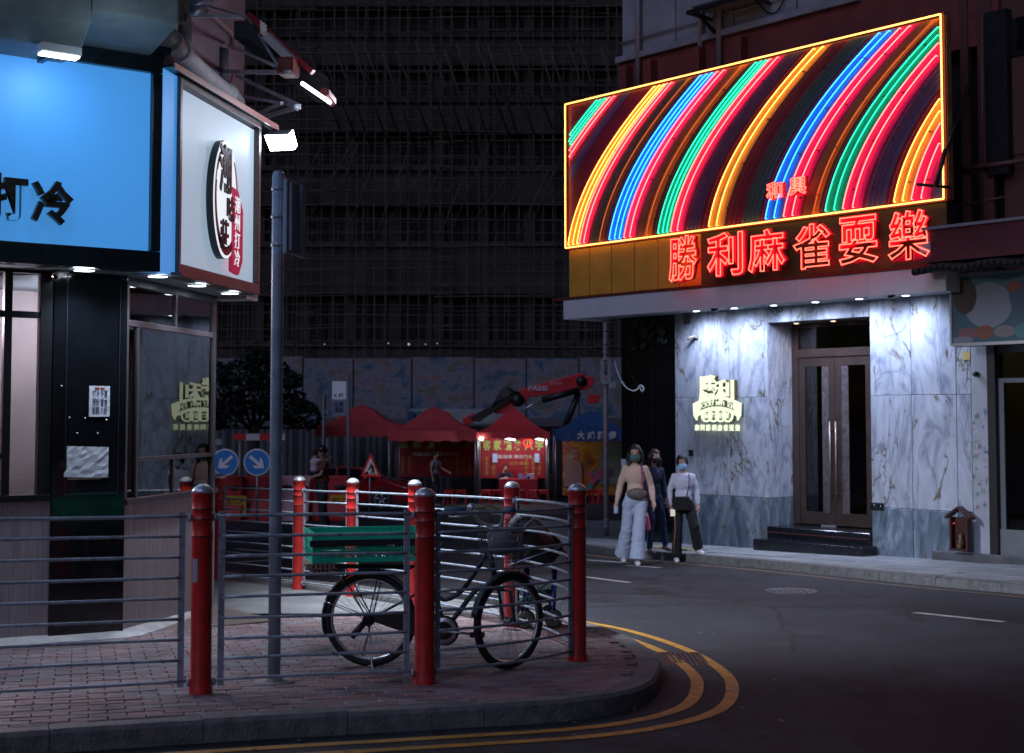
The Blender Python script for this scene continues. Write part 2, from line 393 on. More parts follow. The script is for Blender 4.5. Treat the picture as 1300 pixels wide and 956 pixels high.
# find which side is inside
tst = Kin[len(Kin)//2]
if not inside(tst[0], tst[1], pav_poly): Kin = offset_path(K, .16); SGN = -1
else: SGN = 1
step = 13; i = 60; kc = 0
while i + step < len(K)-5:
    a, b = i, i+step; jit = random.uniform(-.004, .004)
    outer = K[a:b]+[tuple(Vector(K[b-1]).lerp(Vector(K[b]), .92))]; inner = Kin[a:b]+[tuple(Vector(Kin[b-1]).lerp(Vector(Kin[b]), .92))]; n = len(outer)
    mk = MB(); vs = []
    for (p, q) in zip(outer, inner):
        e = Vector((q[0]-p[0], q[1]-p[1])).normalized()*.02
        vs += [(p[0], p[1], gz(*p, -.14)), (p[0], p[1], gz(*p, -.02+jit)), (p[0]+e.x, p[1]+e.y, gz(*p, jit+.002)), (q[0], q[1], gz(*q, jit+.002)), (q[0], q[1], gz(*q, -.1))]
    fs = []
    for k in range(n-1):
        for r_ in range(4): fs.append((k*5+r_, k*5+r_+1, (k+1)*5+r_+1, (k+1)*5+r_))
    fs += [(4,3,2,1,0), tuple((n-1)*5+r_ for r_ in range(5))]
    mk.add(vs, fs)
    part(pavement, 'kerb_stone', mk, granite); i += step
# concrete strip of the pavement beyond the bricks
conc = M('pavement_concrete', (.12,.12,.125), .8, c2=(.20,.20,.205), scale=1.6, bump=.3, bscale=40)
def brick_zone(x, y): return y < 13.0 + .35*math.sin(x*1.1) if x > -6 else False
cp = [p for p in Kin if p[1] > 12.95 and p[0] > -9]
part(pavement, 'concrete_strip', sheet(cp + [(cp[-1][0], 12.9), (-6, 12.9), (-9, 12.9), (-9, 23.5)], -.004), conc)
# pavers
ang = R(17); ca, sa = math.cos(ang), math.sin(ang)
BL, BW, GAP = .20, .10, .006
mats_b = []
for k, c in enumerate([(.175,.105,.11),(.15,.10,.108),(.21,.13,.13),(.165,.145,.16),(.19,.15,.16)]):
    mats_b.append(M('clay_paver_%s' % ['red','dark','light','grey','brown'][k], c, .62, c2=tuple(min(1,x*1.5) for x in c), scale=16, bump=.35, bscale=50))
protos = []
def paver_mesh(seed):
    rr = random.Random(seed); b = .005; x, y = (BL-GAP)/2, (BW-GAP)/2
    m = MB(); h = [rr.uniform(-.0015,.0015) for _ in range(4)]
    m.add([(-x,-y,-.03),(x,-y,-.03),(x,y,-.03),(-x,y,-.03),(-x,-y,-.004),(x,-y,-.004),(x,y,-.004),(-x,y,-.004),
           (-x+b,-y+b,h[0]),(x-b,-y+b,h[1]),(x-b,y-b,h[2]),(-x+b,y-b,h[3])],
          [(0,1,5,4),(1,2,6,5),(2,3,7,6),(3,0,4,7),(4,5,9,8),(5,6,10,9),(6,7,11,10),(7,4,8,11),(8,9,10,11)])
    return m
for k in range(10):
    me = paver_mesh(k).mesh('paver'); me.materials.append(mats_b[k % 5]); protos.append(me)
cells = []
Kbrick = Kin + [(-14,4.5),(-14,24)]
for j in range(-40, 160):
    for i in range(-60, 60):
        u = i*BL + (BL/2 if j % 2 else 0); v = j*BW
        x = u*ca - v*sa - 1.0; y = u*sa + v*ca + 8.0
        if y < 6.4 or y > 13.4 or x < -6 or x > 1.2: continue
        if not brick_zone(x, y): continue
        if not inside(x, y, Kbrick): continue
        # inside view?
        vx = x/max(y, .1)
        if abs(vx) > .40: continue
        cells.append((x, y))
cells.sort(key=lambda c: c[1] + abs(c[0]+.6)*.25 + (5 if c[1] < 6.9 else 0))
tilt = Matrix.Rotation(-math.atan(SLOPE), 4, 'X')
rest = [MB() for _ in range(5)]
pm = [paver_mesh(k) for k in range(10)]
for q, (x, y) in enumerate(cells):
    k = random.randrange(10); T = Matrix.Translation((x, y, gz(x, y, random.uniform(-.0025, .0015)))) @ tilt @ Matrix.Rotation(ang + random.uniform(-.012,.012), 4, 'Z')
    if q < 299:
        o = link(bpy.data.objects.new('paver', protos[k])); o.parent = pavement; o.matrix_local = T; OFF[o.name] = Vector((0,0,0))
    else:
        p = pm[k]; r_ = rest[k % 5]; n = len(r_.v)
        r_.v += [T @ a for a in p.v]; r_.f += [tuple(i+n for i in f) for f in p.f]; r_.sm += p.sm
rm = MB(); idx = []
for k in range(5):
    idx += [k]*len(rest[k].f); rm.merge(rest[k])
me = rm.mesh('pavers_beyond')
for k in range(5): me.materials.append(mats_b[k])
me.polygons.foreach_set('material_index', idx[:len(me.polygons)])
part(pavement, 'distant_paving', me, None, kind='stuff')
for m_ in mats_b: wear(m_, (.05,.045,.05), 1.3, .52, .68, seed=2)
# --- road markings
yellow = M('yellow_road_paint', (.62,.30,.03), .55, c2=(.40,.19,.03), scale=9, bump=.2, contrast=(.3,.6))
whitel = M('white_road_paint', (.50,.50,.50), .6, c2=(.26,.26,.26), scale=8, bump=.2, contrast=(.3,.6))
def strip(P, wd, dz):
    a = offset_path(P, wd/2); b = offset_path(P, -wd/2); n = len(P)
    return MB().add([(x, y, gz(x, y, dz)) for x, y in a+b], [(i, i+1, n+i+1, n+i) for i in range(n-1)])
road = bpy.data.objects['road']
KO = [K[i] for i in range(0, len(K), 3)]
for d in (.24, .47):
    part(road, 'yellow_line', strip(offset_path(KO, SGN*d), .085, ROAD+.004), yellow)
def gline(pts, wd, m, name='white_line', dz=ROAD+.004):
    part(road, name, strip([tuple(G(*p, ROAD))[:2] for p in pts], wd, dz), m)
gline([(738,732),(799,740)], .10, whitel)
gline([(1160,778),(1275,790)], .10, whitel)
gline([(742,711),(800,715)], .16, whitel); gline([(795,718),(838,721)], .12, whitel)
gline([(396,752),(560,772)], .10, whitel) if False else None
gline([(285,708),(345,703)], .22, whitel); gline([(290,715),(348,711)], .16, whitel)
gline([(560,748),(705,762)], .10, whitel); gline([(400,724),(505,736)], .10, whitel)
gline([(300,697),(420,707)], .14, whitel)
# --- far pavement in front of the marble shop
FA = G(1192, 710)
phi = math.atan2(1582, 1800)
FF = Frame((FA.x, FA.y, 0), -(math.pi/2 - phi) - 0)
FF = Frame((FA.x, FA.y, 0), math.atan2(-math.cos(phi), math.sin(phi)))
kr = [G(1300,741), G(1180,731), G(1085,722), G(1030,716.5), G(960,710), G(891,704.6), G(840,700.5), G(790,697), G(745,692)]
kr = [(p.x, p.y) for p in kr]
d0 = (Vector(kr[0])-Vector(kr[1])).normalized()
kr = [tuple(Vector(kr[0]) + d0*6), tuple(Vector(kr[0]) + d0*2.5)] + kr
kr += [(kr[-1][0]-.55, kr[-1][1]+.5), (kr[-1][0]-1.0, kr[-1][1]+1.6), (kr[-1][0]-1.3, kr[-1][1]+4.5), (kr[-1][0]-1.4, kr[-1][1]+9)]
FKs = resample(catmull(kr, 8), .1)
backu = [FF.w((-7, 1, 0)), FF.w((9, 1, 0))]
far_poly = FKs + [(FKs[-1][0]+6, FKs[-1][1]), tuple(FF.w((-4, 3, 0)))[:2], tuple(FF.w((12, 3, 0)))[:2]]
slabm = M('far_pavement_concrete', (.17,.18,.19), .55, c2=(.30,.31,.32), scale=1.8, bump=.35, bscale=30)
struct('far_pavement', sheet(far_poly, -.006), slabm)
farp = bpy.data.objects['far_pavement']
side_s = 1
tp = offset_path(FKs, .16)
if not inside(tp[40][0], tp[40][1], far_poly): side_s = -1
FKi = offset_path(FKs, side_s*.17)
i = 0; step = 9
while i+step < len(FKs):
    outer = FKs[i:i+step]+[tuple(Vector(FKs[i+step-1]).lerp(Vector(FKs[i+step]), .93))]; inner = FKi[i:i+step]+[tuple(Vector(FKi[i+step-1]).lerp(Vector(FKi[i+step]), .93))]; n = len(outer); vs = []; jit = random.uniform(-.004,.004)
    drop = 0
    for (p, q) in zip(outer, inner):
        e = Vector((q[0]-p[0], q[1]-p[1])).normalized()*.025
        vs += [(p[0], p[1], gz(*p, -.14)), (p[0], p[1], gz(*p, -.025+jit)), (p[0]+e.x, p[1]+e.y, gz(*p, jit+.002)), (q[0], q[1], gz(*q, jit+.002)), (q[0], q[1], gz(*q, -.1))]
    fs = []
    for k in range(n-1):
        for r_ in range(4): fs.append((k*5+r_, k*5+r_+1, (k+1)*5+r_+1, (k+1)*5+r_))
    fs += [(4,3,2,1,0), tuple((n-1)*5+r_ for r_ in range(5))]
    part(farp, 'kerb_stone', MB().add(vs, fs), granite); i += step
part(road, 'yellow_line', strip(offset_path(FKs[::3], -side_s*.27), .09, ROAD+.004), M('worn_yellow_paint', (.30,.17,.06), .6, c2=(.14,.09,.05), scale=6, contrast=(.3,.6)))
# pavement flag joints : separate flags
for j in range(26):
    u0 = -6 + j*.62
    for r_ in range(3):
        y0 = -.62*(r_+1)+.0; pts = [(u0+.005, y0+.005), (u0+.612, y0+.005), (u0+.612, y0+.612), (u0+.005, y0+.612)]
        wp = [FF.w((a, b-.03, 0)) for a, b in pts]
        if not all(inside(p.x, p.y, FKi + far_poly[-3:]) for p in wp): continue
        part(farp, 'flagstone', MB().add([(p.x, p.y, gz(p.x, p.y, random.uniform(.001,.004))) for p in wp] + [(p.x, p.y, gz(p.x, p.y, -.02)) for p in wp], [(0,1,2,3),(0,4,5,1),(1,5,6,2),(2,6,7,3),(3,7,4,0)]), slabm)
# tactile paving
tact = M('tactile_yellow_tile', (.36,.30,.17), .6, var=.2, scale=8)
for j in range(5):
    c = G(822 + j*11, 695.5+.8*j, 0)
    m_ = MB(); f = FF.loc(c)
    m_.box(f[0]-.19, f[0]+.19, f[1]-.02, f[1]+.38, 0, .012)
    for a in range(5):
        for b in range(4): m_.lathe([(.022,0),(.018,.006),(0,.007)], (f[0]-.15+a*.075, f[1]+.03+b*.09, .012), 6)
    m_.v = [Vector((p.x, p.y, p.z + gz(0, FF.w(p).y, .004))) for p in m_.v]
    m_.v = [FF.w(p) for p in m_.v]
    part(farp, 'tactile_tile', m_, tact)
# ironwork
mh = MB(); c = G(848, 818, ROAD)
def drain(c, wx, wy, rz):
    e = thing(W, 'drain_cover', 'dark iron drain cover set in the road beside the rounded kerb', 'drain cover', (c.x, c.y, c.z))
    m_ = MB(); m_.box(c.x-wx, c.x+wx, c.y-wy, c.y-wy+.03, c.z+.001, c.z+.01); m_.box(c.x-wx, c.x+wx, c.y+wy-.03, c.y+wy, c.z+.001, c.z+.01)
    m_.box(c.x-wx, c.x-wx+.03, c.y-wy+.03, c.y+wy-.03, c.z+.001, c.z+.01); m_.box(c.x+wx-.03, c.x+wx, c.y-wy+.03, c.y+wy-.03, c.z+.001, c.z+.01)
    part(e, 'frame', m_, M('cast_iron', (.03,.028,.028), .5, .6, var=.2, scale=20))
    for k in range(7):
        x = c.x-wx+.05 + k*(2*wx-.1)/6
        part(e, 'bar', MB().box(x-.012, x+.012, c.y-wy+.03, c.y+wy-.03, c.z+.001, c.z+.009), MATS['cast_iron'])
drain(G(868, 838, ROAD), .16, .30, 0)
mm = MB(); c = G(1005, 751, ROAD)
mm.lathe([(.30,0),(.30,.006),(.27,.007),(.265,.003),(0,.004)], (c.x, c.y, c.z+.002), 24)
for a in range(-3, 4):
    for b in range(-3, 4):
        if a*a+b*b < 11: mm.box(c.x+a*.07-.02, c.x+a*.07+.02, c.y+b*.07-.02, c.y+b*.07+.02, c.z+.004, c.z+.009)
solo(W, 'manhole_cover', 'round worn iron manhole cover in the road in front of the marble shop', 'manhole cover', mm, M('worn_iron', (.12,.12,.13), .4, .6, var=.3, scale=30), (c.x, c.y, c.z))
# ================================================================== POSTS AND RAILINGS
def bollard(x, y, h, label):
    z = gz(x, y)
    e = thing(W, 'bollard', label, 'bollard', (x, y, z), 'red posts of the corner railing')
    r = .062
    prof = [(r*1.12,-.03),(r*1.12,.03),(r,.05),(r,h-.30),(r*1.03,h-.295),(r*1.03,h-.285),(r*.985,h-.28),(r*.985,h-.2),(r*1.03,h-.195),(r*1.03,h-.183),(r*.985,h-.18),(r*.985,h-.14),(r*1.03,h-.135),(r*1.03,h-.123),(r,h-.12),(r,h-.05),(r*1.06,h-.045),(r*1.06,h-.03)]
    part(e, 'post', MB().lathe(prof, (x, y, z), 28), red_paint)
    part(e, 'dome_cap', MB().lathe([(r*1.07,h-.031),(r*1.05,h-.018),(r*.9,h-.004),(r*.6,h+.012),(r*.25,h+.02),(0,h+.021)], (x, y, z), 28), silver)
    for hz in (h-.29, h-.189, h-.129): part(e, 'band', MB().lathe([(r*1.035,hz-.004),(r*1.05,hz),(r*1.035,hz+.004)], (x, y, z), 28), black_paint)
    return e
posts = {
 'L0': (-3.3, 8.02, 1.2, None),
 'L1': (-1.856, 8.55, 1.22, 'dark red railing post with silver dome, nearest post, left of the grey pole'),
 'L2': (-.544, 8.92, 1.19, 'red railing post standing in front of the bicycle crate and chainring'),
 'L3': (.452, 9.9, 1.20, 'red railing post at the tip of the rounded corner by the yellow lines'),
 'B1': (0.0, 11.9, 1.18, 'red railing post beyond the bicycle handlebars and below the lit tent'),
 'B2': (-.915, 13.4, 1.17, 'red railing post just behind the one in front of the bicycle crate'),
 'B3': (-1.62, 14.5, 1.17, 'red railing post between the roadworks triangle and the green crate'),
 'B4': (-2.28, 15.27, 1.18, 'red railing post below the man who carries a child'),
 'B5': (-3.38, 16.5, 1.19, 'red railing post under the two round blue arrow signs'),
 'B6': (-5.0, 18.3, 1.19, None)}
for k, (x, y, h, l) in posts.items():
    if l: bollard(x, y, h, l)
x, y, h, _ = posts['L1']; z = gz(x, y)
solo(W, 'sticker', 'small grey sticker on the nearest dark red railing post', 'sticker', MB().add([(x-.0632*math.cos(a), y-.0632*math.sin(a), z+hz) for hz in (.66,.80) for a in (.75,.95,1.15,1.35)], [(i,i+1,i+5,i+4) for i in range(3)]), M('grey_sticker', (.3,.36,.42), .5), (x, y, z+.66))
def railing(a, b, label, bulge=0.0, gap=.10, seed=0, n=9):
    ax, ay = posts[a][:2]; bx, by = posts[b][:2]; A, B = Vector((ax, ay)), Vector((bx, by)); L_ = (B-A).length; t = (B-A)/L_; nrm = Vector((t.y, -t.x))
    e = thing(W, 'railing_panel', label, 'railing', ((ax+bx)/2, (ay+by)/2, gz((ax+bx)/2, (ay+by)/2)), 'rail panels between the red posts')
    def pt(s, h, wob=0):
        q = A + t*s + nrm*(bulge*math.sin(math.pi*s/L_)); return (q.x, q.y, gz(q.x, q.y, h+wob))
    rr = random.Random(seed)
    for k in range(n):
        h = .075 + k*(.975/(n-1)); w1 = rr.uniform(-.006,.006)
        s0, s1 = (gap, L_-gap)
        if k == n-1: s0, s1 = .062, L_-.062
        if k == 0: s0, s1 = .07, L_-.07
        N_ = 9
        part(e, 'rail', MB().tube([pt(s0+(s1-s0)*i/N_, h, w1*math.sin(math.pi*i/N_)) for i in range(N_+1)], .0095 if k < n-1 else .011, 8), galv)
    for s in (gap, L_-gap):
        q = A + t*s + nrm*(bulge*math.sin(math.pi*s/L_)); z = gz(q.x, q.y); m_ = MB()
        m_.box(-.019, .019, -.006, .006, .04, 1.075)
        m_.xf(Matrix.Translation((q.x, q.y, z)) @ Matrix.Rotation(math.atan2(t.y, t.x), 4, 'Z'))
        part(e, 'upright', m_, galv, bev=.002)
    for s, sg in ((.075, 1), (L_-.075, -1)):
        for h in (.075, 1.05):
            q = A + t*s; part(e, 'fixing', MB().ell((q.x, q.y, gz(q.x, q.y, h-.01)), (.016,.016,.026), 8, 6), galv)
railing('L0','L1','long steel rail panel in front of the shop wall, left of the nearest red post', seed=1, gap=.12)
railing('L1','L2','steel rail panel in front of the bicycle rear wheel and the grey pole', seed=2, gap=.115)
railing('L2','L3','curved steel rail panel in front of the bicycle front wheel', bulge=.10, seed=3, gap=.09)
railing('L3','B1','steel rail panel behind the folded pushchair at the corner tip', bulge=.1, seed=4)
railing('B1','B2','steel rail panel behind the bicycle handlebars', seed=5)
railing('B2','B3','steel rail panel behind the right half of the green crate', seed=6)
railing('B3','B4','short steel rail panel below the man carrying a child', seed=7)
railing('B4','B5','steel rail panel behind the grey pole, below the arrow signs', seed=8)
railing('B5','B6','steel rail panel running away behind the corner shop window', seed=9)
# grey street pole with the back of a sign
px_, py_ = -1.485, 8.95; z = gz(px_, py_)
e = thing(W, 'street_pole', 'tall grey round pole on the brick pavement with a sign plate seen from behind', 'pole', (px_, py_, z))
H_ = 3.22
part(e, 'pole', MB().lathe([(.039,0),(.039,H_-.04),(.036,H_-.02),(.026,H_-.004),(0,H_)], (px_, py_, z), 24), galv_dull)
part(e, 'base_flange', MB().lathe([(.13,-.005),(.13,.006),(.1,.012),(.055,.016),(.05,.04),(.04,.045)], (px_, py_, z), 24), M('cement_collar', (.3,.29,.28), .9, bump=.4))
zt = PY(372, 230, 8.95).z; zb = PY(372, 323, 8.95).z; xs0 = PY(363,300,9.0).x
sp = MB(); sp.bbox(0, .30, -.012, .012, zb, zt, .004); sp.box(.03,.05,-.03,-.012,zb+.02,zt-.02); sp.box(.2,.22,-.03,-.012,zb+.02,zt-.02)
sp.xf(Matrix.Translation((px_+.06, py_-.10, 0)) @ Matrix.Rotation(R(76), 4, 'Z'))
part(e, 'sign_plate', sp, M('sign_back_grey', (.30,.40,.50), .8, var=.12, scale=6))
for hz in (zb+.06, zb+.24, zt-.05): cl = MB(); cl.lathe([(.042,hz-.012),(.045,hz-.01),(.045,hz+.01),(.042,hz+.012)], (px_, py_, 0), 20); cl.box(px_+.03, px_+.07, py_-.012, py_+.03, hz-.01, hz+.01); part(e, 'clamp', cl, galv)

# fallen leaves and scraps
lt = MB(); rr = random.Random(31)
for k in range(150):
    if k < 40: x = rr.uniform(-3.2, .8); y = rr.uniform(8.2, 12.6); dz = .004; ok = inside(x, y, Kbrick)
    else:
        q = K[rr.randrange(100, len(K)-60)]; nx_, ny_ = rr.uniform(-.1,1.2), rr.uniform(-.5,.3); x, y = q[0]+nx_, q[1]+ny_; dz = ROAD+.006; ok = not inside(x, y, pav_poly)
    if not ok: continue
    a = rr.uniform(0, 6.28); l_ = rr.uniform(.012,.032); w_ = l_*.45; z = gz(x, y, dz)
    c_, s_ = math.cos(a), math.sin(a)
    lt.add([(x-l_*c_, y-l_*s_, z), (x+w_*s_, y-w_*c_, z+.006), (x+l_*c_, y+l_*s_, z+.002), (x-w_*s_, y+w_*c_, z+.005)], [(0,1,2,3)])
struct('leaf_litter', lt, M('dry_leaf', (.22,.13,.06), .8, c2=(.35,.28,.22), scale=3), kind='stuff')
# ================================================================== LEFT CORNER SHOP
P0 = G(155, 807)
aF = math.atan2(2470, 1800); aC = math.atan2(312, 1800)
LF = Frame((P0.x, P0.y, 0), math.pi/2 - aF)
LC = Frame((P0.x, P0.y, 0), math.pi/2 - aC)
zg = P0.z - .01
def rect(fr, x0, y0, x1, y1, d=0, xm=None):
    """pixel box -> frame box, heights read at the middle of the box"""
    a = fr.px(x0, (y0+y1)/2, d)[0]; b = fr.px(x1, (y0+y1)/2, d)[0]
    xm = (x0+x1)/2 if xm is None else xm
    return a, b, fr.px(xm, y1, d)[1], fr.px(xm, y0, d)[1]
wood = M('grey_wood_laminate', (.22,.19,.21), .5, c2=(.42,.37,.39), scale=5, stretch=(9,9,.35), bump=.05, contrast=(.3,.7))
darkframe = M('dark_window_frame', (.018,.018,.022), .35, .3)
glass = glassmat('shop_glass', (.93,.95,.97), .02)
shop = thing(LF, 'corner_shop', 'corner restaurant building with black pillar, grey wood-look base and big windows', 'building', (0, 0, zg))
LCrel = LC
def cpart(parent, name, mb, m, **k):
    """part given in chamfer-frame coordinates under a thing whose root sits in the front frame"""
    mb.v = [Vector(LF.loc(LC.w(p))) for p in mb.v]
    return part(parent, name, mb, m, **k)
uPil = LF.px(64, 600)[0]; uWin0 = -6.0
zs = LF.px(30, 637)[1]         # sill
zh = LF.px(100, 347, 0)[1]     # head
part(shop, 'wall_base', MB().box(uWin0, uPil, 0, .12, zg-.1, zs), wood)
part(shop, 'window_sill', MB().box(uWin0, uPil-.003, -.025, .12, zs+.001, zs+.05), darkframe, bev=.004)
part(shop, 'pillar', MB().box(uPil, .0, -.02, .35, zg-.1, zh+.1), black_gloss, bev=.006)
b = MB(); b.box(uPil+.1, -.06, -.026, -.021, LF.px(110,625)[1], LF.px(110,628)[1]); b.box(uPil+.1, uPil+.105, -.026, -.021, LF.px(110,625)[1], zh); b.box(-.065, -.06, -.026, -.021, LF.px(110,625)[1], zh)
part(shop, 'pillar_trim', b, M('pillar_trim', (.05,.06,.08), .25, .5))
# front window
v1 = LF.px(9, 500)[0]
def bar(p, *a): part(p, 'mullion', MB().box(*a), darkframe, bev=.004)
wf = part(shop, 'window_frame', MB().box(uWin0, uPil, .0, .07, zh-.02, zh+.1), darkframe)
for hx in (uPil-.10,): bar(shop, hx, hx+.095, -.01, .07, zs+.05, zh-.02)
bar(shop, v1-.03, v1+.03, 0, .06, zs+.05, zh-.02)
hz = LF.px(30, 399)[1]; bar(shop, uWin0, v1-.03, .002, .058, hz-.025, hz+.025); bar(shop, v1+.03, uPil-.10, .002, .058, hz-.025, hz+.025)
hz2 = LF.px(5, 579)[1]; bar(shop, uWin0, v1-.03, .002, .058, hz2-.02, hz2+.02)
for (a, b_, c, d) in ((uWin0, v1-.03, zs+.05, hz2-.02), (uWin0, v1-.03, hz2+.02, hz-.025), (v1+.03, uPil-.10, zs+.05, hz-.025), (uWin0, v1-.03, hz+.025, zh-.02), (v1+.03, uPil-.10, hz+.025, zh-.02)):
    part(shop, 'pane', MB().box(a, b_, .025, .031, c, d), glass)
# chamfer wall
uE = LC.px(273, 620)[0]
zcs = LC.px(165, 636)[1]
cpart(shop, 'wall_base', MB().box(.003, uE, .0, .12, zg-.35, zcs-.03), wood)
cpart(shop, 'window_sill', MB().box(.0, uE+.01, -.03, .12, zcs-.029, zcs+.02), M('bronze_sill', (.05,.04,.045), .4, .4), bev=.004)
zt_ = LC.px(165, 362)[1]; ztr = LC.px(166, 409)[1]; zlo = LC.px(222, 580)[1]
cpart(shop, 'window_frame', MB().box(.0, uE, .0, .07, zt_, zt_+.35), darkframe)
def cbar(*a): cpart(shop, 'mullion', MB().box(*a), M('bronze_mullion', (.07,.065,.07), .35, .5), bev=.003)
uu = LC.px(225, 400)[0]; ul = LC.px(176, 500)[0]; ur = LC.px(222, 600)[0]
cbar(.003, .05, .0, .07, zcs+.02, zt_); cbar(uE-.07, uE-.001, .0, .07, zcs+.02, zt_)
cbar(.05, uE-.07, .002, .065, ztr-.03, ztr+.02)
cbar(uu-.02, uu+.02, .004, .06, ztr+.02, zt_)
cbar(ul-.025, ul+.02, .004, .06, zcs+.02, ztr-.03)
cbar(ul+.02, uE-.07, .004, .06, zlo-.02, zlo+.015)
cbar(ur-.02, ur+.02, .006, .058, zcs+.02, zlo-.02)
for (a, b_, c, d) in ((.05, ul-.025, zcs+.02, ztr-.03), (ul+.02, uE-.07, zlo+.015, ztr-.03), (ul+.02, ur-.02, zcs+.02, zlo-.02), (ur+.02, uE-.07, zcs+.02, zlo-.02), (.05, uu-.02, ztr+.02, zt_), (uu+.02, uE-.07, ztr+.02, zt_)):
    cpart(shop, 'pane', MB().box(a, b_, .022, .028, c, d), glass)
# base render strip on the ground
sk = MB(); rr = random.Random(4)
pts = [(-5.0,-.16),(-4,-.12),(-3,-.17),(-2,-.13),(-1.2,-.17),(-.6,-.12),(-.05,-.16)]
pl = [LF.w((a, b_, 0)) for a, b_ in pts] + [LC.w((a, b_, 0)) for a, b_ in [(.05,-.15),(.5,-.12),(1.0,-.16),(1.5,-.10),(uE,-.08)]]
inn = [LF.w((a, .02, 0)) for a, b_ in pts] + [LC.w((a, .02, 0)) for a in (.05,.5,1.0,1.5,uE)]
n = len(pl)
sk.add([LF.loc((p.x, p.y, gz(p.x, p.y, .003))) for p in pl] + [LF.loc((p.x, p.y, gz(p.x, p.y, .055))) for p in inn], [(i, i+1, n+i+1, n+i) for i in range(n-1)])
part(shop, 'cement_skirting', sk, M('pale_cement', (.36,.34,.34), .85, c2=(.55,.52,.52), scale=5, bump=.6, bscale=14))
# interior
inter = M('interior_wall', (.62,.47,.47), .7, var=.08, scale=2)
ib = MB(); ib.box(-6, .3, 2.2, 2.3, zg, zh+.3)
part(shop, 'interior_wall', ib, inter)
part(shop, 'interior_partition', MB().box(-1.1, -1.02, .45, 2.2, zg, zh+.3), inter)
part(shop, 'interior_floor', MB().box(-6, 1.4, .12, 2.2, zg-.05, zg), M('interior_floor', (.2,.15,.13), .4))
part(shop, 'interior_ceiling', MB().box(-6, .2, .12, 2.3, zh+.1, zh+.16), inter)
cpart(shop, 'interior_wall', MB().box(-.2, uE+.2, 2.0, 2.1, zg-.3, zt_+.4), M('interior_grey_wall', (.25,.25,.28), .6, var=.15, scale=3))
cpart(shop, 'end_wall', MB().box(uE, uE+.1, .05, 2.1, zg-.4, zt_+.3), M('interior_end_wall', (.34,.31,.32), .7, c2=(.22,.21,.23), scale=2.5))
cpart(shop, 'interior_ceiling', MB().box(.1, uE, .1, 2.0, zt_+.1, zt_+.16), M('interior_grey_wall', (0,0,0)))
# tall frame casting through the front window is a folded screen
# upper building
pinkwall = M('painted_upper_wall', (.24,.17,.20), .8, c2=(.33,.25,.29), scale=1.5, bump=.2)
uR = LC.px(310, 100, .35)[0]
zu = LC.px(300, 135, .35)[1]
cpart(shop, 'upper_wall', MB().box(-.4, uR, .35, 3.0, zt_+.3, 9.5), pinkwall)
part(shop, 'upper_front_wall', MB().box(-6, .3, .5, 3.0, zh+.1, 9.5), concrete)
# deep concrete canopy slab above the sign, with its sloping haunch
zS = LF.px(100, 58, -.95)[1]
slab = MB(); x1 = LF.px(205, 60, -.9)[0]
slab.prism([(-.95, zS+.62), (-.95, zS+.18), (-.75, zS+.02), (.5, zS-.02), (.5, zS+1.6), (-.8, zS+1.6)], -6, x1-.55, 'x')
part(shop, 'canopy_slab', slab, concrete, bev=.02)
hb = MB(); hb.prism([(-.95, zS+.9), (-.95, zS+.28), (.2, zS+.02), (.5, zS+.3), (.5, zS+1.6)], x1-.55, x1+.12, 'x')
part(shop, 'haunch', hb, concrete, bev=.02)
# --- sign box
D = -.37
def corner(d):   # shared edge of the two sign faces at offset d, in both frames
    nF, nC = -LF.ey, -LC.ey
    a, b_, c, e_ = nF.x, nF.y, nC.x, nC.y; det = a*e_-b_*c
    d = -d; vx, vy = (d*e_ - d*b_)/det, (a*d - c*d)/det
    return Vector((P0.x+vx, P0.y+vy, 0))
C_ = corner(D); cF = LF.loc(C_)[0]; cC = LC.loc(C_)[0]
zb_ = LF.px(100, 346, D)[1]; 
zb_ = LC.px(224, 350, D)[1]; zt2 = LF.px(186, 92, D)[1]; 
sb = thing(LF, 'blue_sign_box', 'big blue fascia sign with dark frame and bronze characters over the black pillar', 'shop sign', (-2, D, zb_))
blue_glow_paint = M('glowing_blue_sign_panel', (.035,.23,.66), .5, var=.05, scale=1.0, emit=(.07,.33,.80), es=.70)  # emission stands in for flood lamp light falling on the blue faces
steelf = M('dark_steel_frame', (.035,.05,.065), .3, .6, var=.2, scale=4)
fe = LF.px(191, 200, D)[0]; fw_ = LF.px(205, 200, D)[0] - fe
part(sb, 'panel', MB().box(-6, fe, D+.02, D+.08, zb_+.16, zt2), blue_glow_paint)
part(sb, 'frame_bottom', MB().box(-6, fe+fw_, D-.03, D+.1, zb_, zb_+.158), steelf, bev=.006)
part(sb, 'frame_top', MB().box(-6, fe+fw_, D-.03, D+.1, zt2+.002, zt2+.15), steelf, bev=.006)
part(sb, 'frame_side', MB().box(fe+.002, fe+fw_, D-.03, D+.1, zb_+.16, zt2), steelf, bev=.006)
part(sb, 'soffit', MB().box(-6, cF+.2, D+.1, .3, zb_-.004, zb_+.02), M('soffit_teal', (.22,.30,.33), .45, var=.1, scale=3))
part(sb, 'top_cover', MB().box(-6, cF, D-.1, .5, zt2+.15, zt2+.2), steelf)
brz = M('bronze_letters', (.055,.045,.04), .3, .5, var=.4, scale=25)
for ch, xa, xb, ya, yb in (('打', -14, 36, 220, 279), ('冷', 41, 94, 229, 285), ('菜', -80, -28, 214, 272)):
    a, c, e1, e2 = rect(LF, xa, ya, xb, yb, D-.05)
    part(sb, 'character', MB().text(ch, (a+c)/2, (e1+e2)/2, D-.0, c-a, e2-e1, .05, bold=.032), brz)
